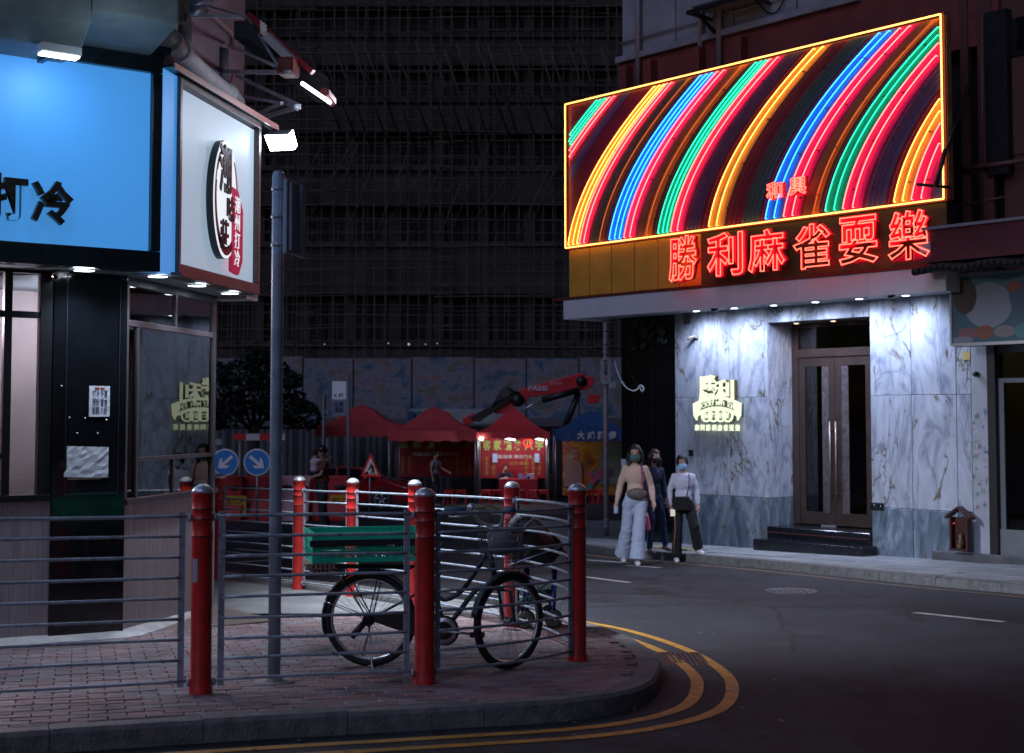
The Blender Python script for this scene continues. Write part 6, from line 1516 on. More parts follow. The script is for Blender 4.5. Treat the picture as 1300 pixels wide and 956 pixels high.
def roundsign(px, py, Y, ang_, label):
    p = PY(px, py, Y); r_ = .31; e = thing(W, 'arrow_sign', label, 'road sign', (p.x, Y, gz(0,Y,ROAD)), 'blue keep-left and keep-right signs')
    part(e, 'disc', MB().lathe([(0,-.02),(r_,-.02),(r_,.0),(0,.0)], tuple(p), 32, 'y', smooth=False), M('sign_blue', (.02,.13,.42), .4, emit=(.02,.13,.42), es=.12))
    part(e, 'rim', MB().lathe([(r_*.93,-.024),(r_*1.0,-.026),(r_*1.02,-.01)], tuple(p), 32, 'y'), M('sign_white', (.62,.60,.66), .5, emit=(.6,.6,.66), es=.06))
    A = [(-.035,.22),(.035,.22),(.035,-.06),(.13,.03),(.13,-.06),(0,-.21),(-.13,-.06),(-.13,.03),(-.035,-.06)]
    ca_, sa_ = math.cos(ang_), math.sin(ang_)
    part(e, 'arrow', MB().prism([(p.x+a*ca_-b_*sa_, p.z+a*sa_+b_*ca_) for a, b_ in A], Y-.028, Y-.021), MATS['sign_white'])
    part(e, 'stand', MB().tube([(p.x,Y+.03,gz(0,Y,ROAD)),(p.x,Y+.03,p.z+.1)], .03, 8), MATS['tent_leg'])
roundsign(286, 587, 33.2, R(-50), 'round blue sign with white arrow pointing down to the left')
roundsign(326.5, 587, 33.2, R(50), 'round blue sign with white arrow pointing down to the right, beside the grey pole')
e = thing(W, 'striped_board', 'red and white striped board above the blue arrow signs', 'barrier board', (xpx(330,33.9), 33.9, zpx(554,33.9)))
for k, (a, b_) in enumerate(((298,314),(314,331),(331,347),(347,363))): part(e, 'stripe', MB().box(xpx(a,33.9), xpx(b_,33.9), 33.9, 33.93, zpx(559,33.9), zpx(550.5,33.9)), M('board_red', (.6,.02,.02), .5) if k%2 == 0 else M('board_white', (.6,.57,.6), .5))
for px in (306, 352): part(e, 'post', MB().tube([(xpx(px,33.9),33.95,gz(0,33.9,ROAD)),(xpx(px,33.9),33.95,zpx(555,33.9))], .025, 6), MATS['tent_leg'])
e = thing(W, 'grey_plate', 'small pale grey plate above the left blue arrow sign', 'sign', (xpx(276,34.5), 34.5, zpx(562,34.5))); part(e, 'plate', MB().box(xpx(269,34.5), xpx(283,34.5), 34.5, 34.52, zpx(565,34.5), zpx(557,34.5)), M('plate_pale', (.3,.34,.42), .5)); part(e, 'stake', MB().tube([(xpx(276,34.5),34.54,gz(0,34.5,ROAD)),(xpx(276,34.5),34.54,zpx(560,34.5))], .02, 6), MATS['tent_leg'])
# roadworks triangle
Y = 33.0; e = thing(W, 'roadworks_sign', 'triangular red-rimmed roadworks sign with digging figure', 'road sign', (xpx(470.5,Y), Y, gz(0,Y,ROAD)))
T = [(470.5,575),(458,605),(483,605.5)]
def tri(T, s): 
    cx_ = sum(a for a, b_ in T)/3; cy_ = sum(b_ for a, b_ in T)/3; return [(PY(cx_+(a-cx_)*s, cy_+(b_-cy_)*s, Y).x, PY(cx_+(a-cx_)*s, cy_+(b_-cy_)*s, Y).z) for a, b_ in T]
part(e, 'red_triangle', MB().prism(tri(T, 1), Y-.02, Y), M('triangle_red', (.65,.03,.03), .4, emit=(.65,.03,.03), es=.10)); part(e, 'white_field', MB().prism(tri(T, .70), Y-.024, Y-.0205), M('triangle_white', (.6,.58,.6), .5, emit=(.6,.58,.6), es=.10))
fgm = MB(); c0x, c0z = PY(470.5,596,Y).x, PY(470.5,596,Y).z; q = MB()
def fg(pts): fgm.prism([(c0x+a*.01, c0z+b_*.01) for a, b_ in pts], Y-.028, Y-.0245)
fg([(-16,-11),(-3,-11),(-7,-4),(-10,-5),(-13,-7)]); fg([(1,-11),(4,-11),(6,-2),(4,2),(2,-2)]); fg([(8,-11),(11,-11),(9,-1),(5,4),(4,0)]); fg([(-1,9),(4,12),(9,3),(7,-2),(3,-1),(3,4),(-5,-3),(-6,-1)]); fg([(-2,11),(-1,14),(2,15),(3,12),(1,10)])
part(e, 'digging_figure', fgm, black_paint); part(e, 'stand', MB().tube([(xpx(470.5,Y),Y+.03,gz(0,Y,ROAD)),(xpx(470.5,Y),Y+.03,zpx(590,Y))], .022, 6), MATS['tent_leg'])
# signposts by barrier
Y = 38.0; e = thing(W, 'notice_post', 'slim grey post with a white notice board of dark writing', 'sign post', (xpx(443,Y), Y, gz(0,Y,ROAD)))
part(e, 'post', MB().tube([(xpx(445,Y),Y,gz(0,Y,ROAD)),(xpx(442,Y),Y,zpx(476,Y))], .045, 8), M('grey_post', (.22,.21,.25), .5))
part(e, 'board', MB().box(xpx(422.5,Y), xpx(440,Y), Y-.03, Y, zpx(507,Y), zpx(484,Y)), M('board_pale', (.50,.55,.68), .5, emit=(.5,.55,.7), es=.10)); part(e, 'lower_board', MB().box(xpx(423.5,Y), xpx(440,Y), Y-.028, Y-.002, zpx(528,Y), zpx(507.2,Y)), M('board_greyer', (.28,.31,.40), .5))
part(e, 'writing', MB().text('K 廣', xpx(431,Y), zpx(502,Y), Y-.031, .25, .11, .003, bold=.03).text('泊車\n須知', xpx(431,Y), zpx(517,Y), Y-.031, .26, .3, .003, bold=.02), M('navy_ink', (0,0,0)))
Y = 38.5; e = thing(W, 'give_way_sign_back', 'grey back of an inverted triangular sign on a thin post', 'road sign', (xpx(410,Y), Y, gz(0,Y,ROAD)))
part(e, 'plate', MB().prism([(xpx(399,Y), zpx(502,Y)), (xpx(421,Y), zpx(502,Y)), (xpx(410.5,Y), zpx(530,Y))], Y-.02, Y), M('sign_back_dim', (.16,.15,.17), .5)); part(e, 'post', MB().tube([(xpx(412,Y),Y-.05,gz(0,Y,ROAD)),(xpx(412,Y),Y-.05,zpx(500,Y))], .035, 8), M('grey_post', (0,0,0)))
# red car behind the rails
def car():
    Y = 40.5; z0 = gz(0, Y, ROAD); x0 = xpx(486, Y)-3.45; L_ = 4.3
    e = thing(W, 'parked_car', 'low dark red car parked behind the rail posts and the roadworks triangle', 'car', (x0+L_/2, Y+.85, z0))
    side = [(0,.42),(.02,.62),(.12,.74),(.7,.80),(1.1,.86),(1.62,1.20),(2.1,1.28),(2.8,1.24),(3.5,.93),(4.1,.85),(4.28,.68),(4.3,.40),(4.2,.26),(3.75,.22),(.5,.22),(.1,.26)]
    n = len(side); vs = []
    for k, (yy, ins, zi) in enumerate(((0,.0,1),(.10,.0,1),(.85,0,1.0),(1.6,0,1),(1.70,0,1))):
        for (a, b_) in side:
            tuck = .12 if (b_ > .88) else 0
            y_ = (.0 if k == 0 else yy)
            yv = Y + y_ + (tuck*1.6 if k == 0 else tuck if k == 1 else -tuck if k == 3 else -tuck*1.6 if k == 4 else 0)
            sq = .97 if k in (0,4) else 1.0
            vs.append((x0 + L_/2 + (a-L_/2)*sq, yv, z0 + .22 + (b_-.22)*(.985 if k in (0,4) else 1.0 if k in (1,3) else 1.02)*.95))
    fs = [(k*n+i, k*n+(i+1)%n, (k+1)*n+(i+1)%n, (k+1)*n+i) for k in range(4) for i in range(n)]
    fs += [tuple(range(n-1,-1,-1)), tuple(range(4*n, 5*n))]
    part(e, 'body', MB().add(vs, fs, False), M('car_red_paint', (.38,.012,.02), .25, .2, coat=1.0), bev=.03)
    cg_ = M('car_glass', (.01,.012,.015), .08)
    for pts in ([(1.25,.90),(1.68,1.16),(2.1,1.22),(2.1,.90)], [(2.18,.90),(2.18,1.22),(2.75,1.18),(3.25,.94)]):
        part(e, 'side_window', MB().prism([(x0+a, z0+b_) for a, b_ in pts], Y+.10, Y+.155), cg_)
    for cx in (.78, 3.45):
        wl = part(e, 'wheel', MB().lathe([(0,.2),(.25,.2),(.31,.16),(.315,-.02),(.29,-.045),(.215,-.03)], (x0+cx, Y+.03, z0+.315), 28, 'y'), rubber)
        rmm = MB().lathe([(.21,-.03),(.215,-.045),(.19,-.02),(.18,.05)], (x0+cx, Y+.03, z0+.315), 28, 'y')
        for s_ in range(5):
            a = s_*2*math.pi/5+.3; rmm.tube([(x0+cx, Y+.01, z0+.315), (x0+cx+.19*math.cos(a), Y+.005, z0+.315+.19*math.sin(a))], .028, 4)
        part(wl, 'rim', rmm, chrome)
        part(e, 'wheel_arch', MB().lathe([(.33,-.02),(.36,-.035),(.36,.02)], (x0+cx, Y+.02, z0+.33), 28, 'y'), crk)
    part(e, 'headlight', MB().ell((x0+4.12, Y+.08, z0+.64), (.16,.08,.06), 12, 8), M('headlamp_glass', (.5,.5,.55), .1)); part(e, 'tail_light', MB().ell((x0+.08, Y+.1, z0+.68), (.06,.08,.06), 10, 8), M('tail_lamp', (.4,.01,.01), .2))
    part(e, 'door_mirror', MB().ell((x0+3.0, Y-.03, z0+.93), (.09,.07,.06), 10, 8), MATS['car_red_paint']); part(e, 'sill_shadow_trim', MB().box(x0+1.15, x0+3.05, Y-.004, Y+.05, z0+.2, z0+.27), crk)
    part(e, 'number_plate', MB().box(x0-.012, x0-.002, Y+.6, Y+1.1, z0+.45, z0+.56), MATS['yellow_notice'])
car()
# ================================================================== BICYCLE
rw = Vector((-.953, 9.62)); fw = Vector((-.02, 9.50))
BD = (fw-rw).normalized(); BF = Frame((rw.x, rw.y, gz(rw.x, rw.y)), math.atan2(BD.y, BD.x)); WB = (fw-rw).length
zfr = gz(fw.x, fw.y) - gz(rw.x, rw.y)
bike = thing(BF, 'delivery_bicycle', 'old dark step-through delivery bicycle with front basket leaning by the railing', 'bicycle', (WB/2, 0, 0))
bkp = M('old_bicycle_paint', (.07,.085,.10), .35, .2, var=.4, scale=20); RW = .315
steelw = M('spoke_steel', (.45,.45,.47), .3, 1)
def wheel(cx, cz, yaw, name, lab=None):
    T = Matrix.Translation((cx, 0, cz)) @ Matrix.Rotation(yaw, 4, 'Z')
    prof = [(RW-.045,-.012),(RW-.035,-.021),(RW-.018,-.022),(RW-.004,-.014),(RW,0),(RW-.004,.014),(RW-.018,.022),(RW-.035,.021),(RW-.045,.012)]
    wl = part(bike, name, MB().lathe([(.018,-.03),(.028,-.028),(.028,-.02),(.016,-.018),(.016,.018),(.028,.02),(.028,.028),(.018,.03)], (0,0,0), 16, 'y').xf(T), steelw)
    t_ = MB().lathe(prof, (0,0,0), 48, 'y'); t_.xf(T); part(wl, 'tyre', t_, rubber)
    part(wl, 'rim', MB().lathe([(RW-.052,-.010),(RW-.044,-.012),(RW-.044,.012),(RW-.052,.010),(RW-.060,.0),(RW-.052,-.010)], (0,0,0), 48, 'y').xf(T), chrome)
    sp = MB()
    for k in range(36):
        a = 2*math.pi*k/36; s = 1 if k % 2 else -1; a2 = a + (.55 if (k//2) % 2 else -.55)
        sp.tube([(.027*math.cos(a2), s*.024, .027*math.sin(a2)), ((RW-.055)*math.cos(a), 0, (RW-.055)*math.sin(a))], .0013, 3, cap=False)
    part(wl, 'spokes', sp.xf(T), steelw)
    return wl
STR = R(52)
wheel(0, RW, 0, 'rear_wheel'); wheel(WB, RW+zfr, STR, 'front_wheel')
def bp(px, py, d=0): a, b_ = BF.px(px, py, d); return Vector((a, d, b_ - BF.o.z*0))
BF.px_ = BF.px
# BF.o.z is not zero: heights from px are measured from it
BB = bp(566, 799); HT = bp(619, 690); HB = bp(630, 742); ST = bp(534, 700); SJ = bp(545, 745)
fm = MB()
up = catmull([tuple(HT+Vector((.01,0,-.05))), tuple(bp(603,727)), tuple(bp(585,751)), tuple(bp(563,761)), tuple(SJ)], 5); lo = catmull([tuple(HB), tuple(bp(606,748)), tuple(bp(584,775)), tuple(BB)], 5)
part(bike, 'frame', MB().tube(up, .016, 10).tube(lo, .017, 10).tube([HT, HB], .019, 12).tube([BB, ST], .016, 10)
     .tube([BB+Vector((0,.03,0)), (0,.055,RW)], .010, 8).tube([BB-Vector((0,.03,0)), (0,-.055,RW)], .010, 8).tube([SJ+Vector((0,.03,0)), (0,.055,RW)], .008, 8).tube([SJ-Vector((0,.03,0)), (0,-.055,RW)], .008, 8), bkp)
fx = Vector((WB, 0, RW+zfr)); side_v = Vector((-math.sin(STR), math.cos(STR), 0))*.055
fk = MB()
for s in (-1, 1): fk.tube([fx+side_v*s, fx+side_v*s+Vector((-.03,0,.2)), HB+side_v*s*.8+Vector((.01,0,-.03))], .011, 8)
fk.tube([HB+side_v+Vector((.01,0,-.03)), HB-side_v+Vector((.01,0,-.03))], .013, 8)
part(bike, 'front_fork', fk, bkp)
def fender(cx, cz, a0, a1, yaw, name):
    T = Matrix.Translation((cx, 0, cz)) @ Matrix.Rotation(yaw, 4, 'Z'); m_ = MB(); n = 22; vs = []
    for k in range(n+1):
        a = R(a0+(a1-a0)*k/n)
        for y, rr_ in ((-.03,RW+.004),(-.02,RW+.018),(0,RW+.023),(.02,RW+.018),(.03,RW+.004)): vs.append((rr_*math.cos(a), y, rr_*math.sin(a)))
    m_.add(vs, [(k*5+i, k*5+i+1, (k+1)*5+i+1, (k+1)*5+i) for k in range(n) for i in range(4)], True); m_.xf(T)
    f_ = part(bike, name, m_, bkp); md = f_.modifiers.new('thickness', 'SOLIDIFY'); md.thickness = .002; return f_
fender(0, RW, 35, 200, 0, 'rear_mudguard'); fender(WB, RW+zfr, 50, 170, STR, 'front_mudguard')
stay = MB()
for s in (-1,1):
    stay.tube([(0,s*.05,RW),(-.31,s*.03,RW+.12)], .003, 5).tube([(0,s*.05,RW),(-.2,s*.03,RW+.28)], .003, 5)
part(bike, 'mudguard_stays', stay, steelw)
# handlebars
HC = bp(626, 668); hb = MB()
g1 = Vector((HC.x-.16, -.20, bp(590,649,-.2).z)); g2 = Vector((HC.x+.02, .22, bp(655,648,.2).z))
hb.tube([HT+Vector((0,0,-.02)), HC], .013, 8)
hb.tube(catmull([tuple(bp(566,647,-.10)), tuple(bp(597,648,-.08)), tuple(bp(609,662,-.03)), tuple(HC), tuple(bp(636,666,-.03)), tuple(bp(640,650,-.12)), tuple(bp(650,646,-.2))], 5), .0115, 10)
part(bike, 'handlebar', hb, chrome)
blg = M('navy_rubber_grip', (.03,.08,.16), .6)
part(bike, 'grip', MB().tube([bp(564,647,-.10), bp(592,648,-.085)], .0185, 12), blg); part(bike, 'grip', MB().tube([bp(640,649,-.12), bp(652,646,-.22)], .0185, 12), blg)
part(bike, 'bell', MB().ell(bp(599,646,-.10)+Vector((0,0,.012)), (.030,.03,.024), 14, 10), chrome)
part(bike, 'brake_lever', MB().tube([bp(600,652,-.15), bp(586,656,-.19), bp(570,656,-.2)], .005, 6), chrome); part(bike, 'brake_lever', MB().tube([bp(634,650,.2), bp(641,654,.14), bp(648,655,.1)], .005, 6), chrome)
cbm = MB(); cbm.tube(catmull([tuple(bp(601,650,-.15)), tuple(bp(612,645,-.05)), tuple(bp(624,660,.05)), tuple(bp(628,690,.03))], 5), .003, 5).tube(catmull([tuple(bp(634,648,.2)), tuple(bp(620,642,.1)), tuple(bp(606,656,.0)), tuple(bp(617,700,-.02)), tuple(bp(580,752,-.02)), tuple(bp(548,740,-.02))], 5), .003, 5)
part(bike, 'brake_cable', cbm, black_paint)
# basket
bk_ = MB(); b0, b1 = bp(609, 667), bp(666, 712); bx0_, bx1_, bzt, bzb = b0.x, b1.x-.02, b0.z, b1.z; yw = .14
def bs(u, v, s):  # tapered basket point: u in 0..1 along, v height 0..1, s side -1..1
    tp_ = .82+.18*v; cx_ = (bx0_+bx1_)/2; return (cx_+(u-.5)*(bx1_-bx0_)*tp_, s*yw*tp_, bzb+(bzt-bzb)*v)
for v in (0,.2,.4,.6,.8,1): bk_.tube([bs(0,v,-1),bs(1,v,-1),bs(1,v,1),bs(0,v,1)], .0032 if v < 1 else .005, 4, closed=True, smooth=False)
for k in range(11):
    u = k/10
    for s in (-1,1): bk_.tube([bs(u,0,s), bs(u,1,s)], .0018, 3, cap=False)
    bk_.tube([bs(0,0,-1+2*u), bs(0,1,-1+2*u)], .0018, 3, cap=False); bk_.tube([bs(1,0,-1+2*u), bs(1,1,-1+2*u)], .0018, 3, cap=False); bk_.tube([bs(u,0,-1), bs(u,0,1)], .0018, 3, cap=False)
part(bike, 'basket', bk_, M('basket_wire', (.22,.23,.25), .4, .3))
part(bike, 'basket_bracket', MB().tube([HB+Vector((.02,.03,.02)), bs(.2,0,.3)], .006, 6).tube([HT+Vector((0,0,-.05)), bs(0,.6,0)], .008, 6), bkp)
bag_ = MB(); c_ = Vector(bs(.55,.5,0)); bag_.ell(c_, (.10,.09,.085), 14, 10); bag_.ell(c_+Vector((-.05,.02,.04)), (.06,.06,.06), 12, 8)
solo(BF, 'grey_bag', 'crumpled grey bag lying in the wire basket of the bicycle', 'bag', bag_, M('grey_bag_cloth', (.16,.17,.20), .6, bump=1.0, bscale=14), tuple(c_))
# drivetrain
part(bike, 'chain_guard', MB().prism([(BB.x+.10*math.cos(t), BB.z+.10*math.sin(t)) for t in [R(a) for a in range(-90,91,15)]] + [(.10, RW+.055), (.02, RW+.04), (.02, RW+.0), (.12, RW-.035)], -.062, -.05), black_paint)
cr_b = part(bike, 'crankset', MB().lathe([(.06,-.075),(.085,-.073),(.09,-.068),(.085,-.064),(.06,-.066)], tuple(BB), 28, 'y').tube([BB+Vector((0,-.085,0)), bp(601,805,-.085)], .009, 8).tube([BB+Vector((0,.08,0)), BB*2-bp(601,805,-.0)+Vector((0,.09,0))], .009, 8).tube([BB+Vector((0,-.09,0)), BB+Vector((0,.09,0))], .017, 10), chrome)
pe_c = bp(606, 806, -.13); part(cr_b, 'pedal', MB().box(pe_c.x-.045, pe_c.x+.045, pe_c.y-.035, pe_c.y-.022, pe_c.z-.014, pe_c.z+.014).box(pe_c.x-.045, pe_c.x+.045, pe_c.y+.022, pe_c.y+.035, pe_c.z-.014, pe_c.z+.014).box(pe_c.x-.045, pe_c.x-.03, pe_c.y-.022, pe_c.y+.022, pe_c.z-.012, pe_c.z+.012).box(pe_c.x+.03, pe_c.x+.045, pe_c.y-.022, pe_c.y+.022, pe_c.z-.012, pe_c.z+.012), rubber)
part(cr_b, 'pedal', MB().bbox(BB.x-.22, BB.x-.13, .09, .16, BB.z-.02, BB.z+.01, .004), rubber)
part(bike, 'saddle', MB().tube([ST+Vector((-.16,0,.03)), ST+Vector((-.1,0,.06)), ST+Vector((.02,0,.05)), ST+Vector((.14,0,.05))], [.05,.09,.05,.02], 12, flat=(1,1,.45)).tube([ST, ST+Vector((0,0,.04))], .013, 8), black_paint)
# rear rack, stand
rk = MB(); rz_ = bp(460, 719).z
for s in (-.08, 0, .08): rk.tube([(-.30, s, rz_), (.30, s, rz_)], .007, 6)
for x_ in (-.28,-.1,.1,.28): rk.tube([(x_,-.08,rz_),(x_,.08,rz_)], .006, 6)
for s in (-.07,.07): rk.tube([(0,s,RW),(-.2,s,rz_)], .005, 6).tube([(0,s,RW),(.08,s,rz_)], .005, 6)
part(bike, 'rear_rack', rk, black_paint)
part(bike, 'kick_stand', MB().tube([(0,-.06,RW),(.03,-.07,.02),(.05,-.10,-.0)], .008, 6).tube([(0,.06,RW),(-.08,.07,.02),(-.05,.1,0)], .007, 6).tube([(-.08,.07,.02),(-.02,-.02,.0),(.03,-.07,.02)], .006, 6), steelw)
part(bike, 'hub_dynamo', MB().tube([(-.11,-.07,RW-.11),(-.03,-.065,RW-.02)], .022, 10).tube([(.0,-.07,RW),(.0,-.02,RW)], .04, 12), black_paint)
# ------------------------------------------------------------------ green crate
cpz = rz_ + .012 + BF.o.z
cA = BF.w((-.18, -.05, 0)); CRF = Frame((PY(462,700,9.55).x, 9.66, 0), R(14))
green = M('green_crate_plastic', (.01,.60,.36), .42, var=.12, scale=6)
cz0 = PY(450, 714, 9.55).z + .015; ch = .185; cw, cdp = .385, .24
cr8 = thing(CRF, 'plastic_crate', 'green slatted plastic crate strapped on the rear rack of the bicycle', 'crate', (0, 0, cz0))
def wall(x0, x1, y, axis):
    m_ = MB(); 
    def bx(a, b_, c, d_, th=.006): 
        if axis == 'x': m_.box(a, b_, y-th, y+th, c, d_)
        else: m_.box(y-th, y+th, a, b_, c, d_)
    bx(x0, x1, cz0+ch-.05, cz0+ch, .009); bx(x0, x1, cz0, cz0+.035, .007); bx(x0, x1, cz0+.085, cz0+.095)
    L_ = x1-x0; m0, m1 = x0+L_*.38, x0+L_*.60
    bx(m0, m1, cz0+.095, cz0+ch-.05, .0065); bx(x0, x0+.05, cz0+.035, cz0+ch-.05, .0065); bx(x1-.05, x1, cz0+.035, cz0+ch-.05, .0065)
    u = x0+.058
    while u < x1-.06:
        if not (m0-.008 < u < m1): bx(u, u+.007, cz0+.095, cz0+ch-.05)
        bx(u, u+.007, cz0+.035, cz0+.085); u += .0195
    return m_
part(cr8, 'long_side', wall(-cw, cw, -cdp, 'x'), green); part(cr8, 'long_side', wall(-cw, cw, cdp, 'x'), green)
part(cr8, 'short_side', wall(-cdp+.008, cdp-.008, -cw+.007, 'y'), green); part(cr8, 'short_side', wall(-cdp+.008, cdp-.008, cw-.007, 'y'), green)
bt = MB()
for k in range(16): bt.box(-cw+.01+k*.048, -cw+.03+k*.048, -cdp+.008, cdp-.008, cz0+.001, cz0+.008)
part(cr8, 'floor_slats', bt, green)
part(cr8, 'rim', MB().box(-cw-.012, cw+.012, -cdp-.016, -cdp+.012, cz0+ch+.001, cz0+ch+.012).box(-cw-.012, cw+.012, cdp-.012, cdp+.016, cz0+ch+.001, cz0+ch+.012).box(-cw-.012, -cw+.016, -cdp+.012, cdp-.012, cz0+ch+.001, cz0+ch+.012).box(cw-.016, cw+.012, -cdp+.012, cdp-.012, cz0+ch+.001, cz0+ch+.012), green)
part(cr8, 'elastic_strap', MB().box(-cw-.016, cw+.03, -cdp-.024, -cdp-.012, cz0+ch-.075, cz0+ch-.035).tube([(cw+.03,-cdp-.018,cz0+ch-.05),(cw+.05,-cdp+.1,cz0-.06)], .012, 6), M('black_strap', (.015,.015,.02), .8))
sht = MB(); 
sht.add([(-cw+.03+.1*i, -cdp+.05+.13*j, cz0+ch-.035+.012*math.sin(i*2.1+j*1.7)) for j in range(4) for i in range(8)], [(j*8+i, j*8+i+1, (j+1)*8+i+1, (j+1)*8+i) for j in range(3) for i in range(7)], True)
solo(CRF, 'folded_sheet', 'crumpled pale green plastic sheet lying across the top of the green crate', 'plastic sheet', sht, M('pale_green_sheet', (.05,.30,.2), .3, bump=.8, bscale=12), (0, 0, cz0+ch-.035))
pb = thing(CRF, 'perforated_board', 'light brown perforated strip under the left end of the green crate', 'board', (-.2, -.2, cz0-.05))
bw = M('brown_perforated', (.34,.24,.19), .8, var=.2, scale=12)
def perf(x0, x1, z0, z1, y):
    m_ = MB(); n = int((x1-x0)/.03); m_.box(x0, x1, y-.006, y+.3, z1-.006, z1); m_.box(x0, x1, y-.006, y+.3, z0, z0+.006)
    for k in range(n+1): a = x0+(x1-x0)*k/(n+1); m_.box(a, a+.014, y-.005, y+.005, z0+.006, z1-.006)
    return m_
part(pb, 'upper_layer', perf(-cw-.04, -cw+.16, cz0-.035, cz0-.003, -cdp-.01), bw); part(pb, 'lower_layer', perf(-cw+.0, -cw+.13, cz0-.068, cz0-.038, -cdp), bw)
# ------------------------------------------------------------------ folded pushchair
pc = G(685, 797); PF = Frame((pc.x, pc.y, pc.z), R(8))
push = thing(PF, 'pushchair', 'blue-framed pushchair with dark hood and clear rain cover parked at the corner railing', 'pushchair', (0, 0, 0))
def qp(px, py, d=0): a, b_ = PF.px(px, py, d); return Vector((a, d, b_ - 0))
blue_f = M('blue_anodised_tube', (.03,.06,.32), .25, .6)
for s, px in ((-1, 668), (1, 703)):
    for d_ in (-.025, .025): part(push, 'wheel', MB().lathe([(.02,-.014),(.055,-.016),(.07,-.012),(.073,0),(.07,.012),(.055,.016),(.02,.014)], (0,0,0), 20, 'y').xf(Matrix.Translation((qp(px+d_*60,786).x, d_*1.2, .073)) @ Matrix.Rotation(R(-20), 4, 'Z')), M('pushchair_tyre', (.09,.085,.06), .7))
    q_ = qp(px, 786); part(push, 'front_leg', MB().tube([(q_.x,0,.10), tuple(qp(px+1,755)), tuple(qp(px+3,722,.1))], .014, 8), blue_f)
    part(push, 'rear_leg', MB().tube([(q_.x+.02,.38,.06), tuple(qp(px,735,.15)), tuple(qp(px-2,712,.1))], .014, 8), blue_f)
    part(push, 'wheel', MB().lathe([(.02,-.014),(.055,-.016),(.07,-.012),(.073,0),(.07,.012),(.055,.016),(.02,.014)], (q_.x+.02,.40,.073), 20, 'y'), MATS['pushchair_tyre'])
blk = M('black_pushchair_fabric', (.018,.02,.028), .7, bump=.4, bscale=14)
def hull(pts_px, d0, d1, name, m_, sm=False):
    p = [qp(x, y, 0) for x, y in pts_px]; part(push, name, MB().prism([(v.x, v.z) for v in p], d0, d1), m_, bev=.02)
hull([(648,717),(700,717),(712,700),(714,690),(680,672),(655,690)], -.05, .30, 'seat_pod', blk)
hd_ = MB(); nn = 9; A0, A1, A2 = qp(646,716), qp(650,660), qp(714,694); vs = []
topc = [(643,700),(646,672),(655,657),(668,655),(682,660),(696,674),(708,686),(716,696)]
for j, (px, py) in enumerate(topc):
    v = qp(px, py)
    for i in range(7):
        t = i/6; d_ = -.12 + .46*t; bulge_ = math.sin(math.pi*t)*.03; vs.append((v.x, d_, v.z+bulge_ + .008*math.sin(i*3.1+j*2.3)))
hd_.add(vs, [(j*7+i, j*7+i+1, (j+1)*7+i+1, (j+1)*7+i) for j in range(len(topc)-1) for i in range(6)], True)
part(push, 'hood', hd_, blk)
sd = MB(); pts = [qp(x, y, -.12) for x, y in topc + [(700,712),(660,716)]]
sd.add([tuple(p) for p in pts] + [tuple(qp(680,692,-.13))], [(i, (i+1) % len(pts), len(pts)) for i in range(len(pts))])
part(push, 'rain_cover', sd, glassmat('rain_cover_plastic', (.30,.34,.42), .10, .18))
st_ = MB()
for k in range(5): a, b_ = qp(676+k*5, 662+k*3.5, -.125-.001*k), qp(690+k*4, 688+k*1.2, -.13-.001*k); st_.tube([a, b_], .004, 4)
part(push, 'red_piping', st_, M('red_piping', (.45,.05,.10), .5))
part(push, 'hood_frame', MB().tube(catmull([tuple(qp(655,695,-.12)), tuple(qp(660,675,-.12)), tuple(qp(678,657,-.12))], 4), .006, 6).tube([qp(645,718,-.13), qp(712,694,-.13)], .006, 6), galv)
part(push, 'handle', MB().tube(catmull([tuple(qp(706,694)), tuple(qp(716,700,-.05)), tuple(qp(721,712,-.08)), tuple(qp(722,722,-.08))], 4), .009, 8), M('red_black_handle', (.12,.01,.015), .4))
part(push, 'green_strap', MB().tube([qp(658,765,-.05), qp(700,738,-.05)], .008, 4, smooth=False).tube([qp(660,769,-.05), qp(702,743,-.05)], .005, 4, smooth=False), M('green_strap', (.02,.25,.08), .5))
part(push, 'lower_basket', MB().add([tuple(qp(x, y, d_)) for d_ in (0, .3) for x, y in ((665,748),(700,748),(698,765),(668,765))], [(0,1,2,3),(4,7,6,5),(0,3,7,4),(1,5,6,2),(2,6,7,3)]), blk)
part(push, 'cross_brace', MB().tube([qp(670,735), qp(702,760)], .009, 6).tube([qp(702,735), qp(670,760)], .009, 6), galv)
part(push, 'plastic_flap', MB().add([tuple(qp(x, y, d_)) for d_ in (-.02, .02) for x, y in ((632,745),(640,748),(642,795),(634,790))], [(0,1,2,3),(4,7,6,5)]), M('white_plastic', (.5,.5,.52), .4))
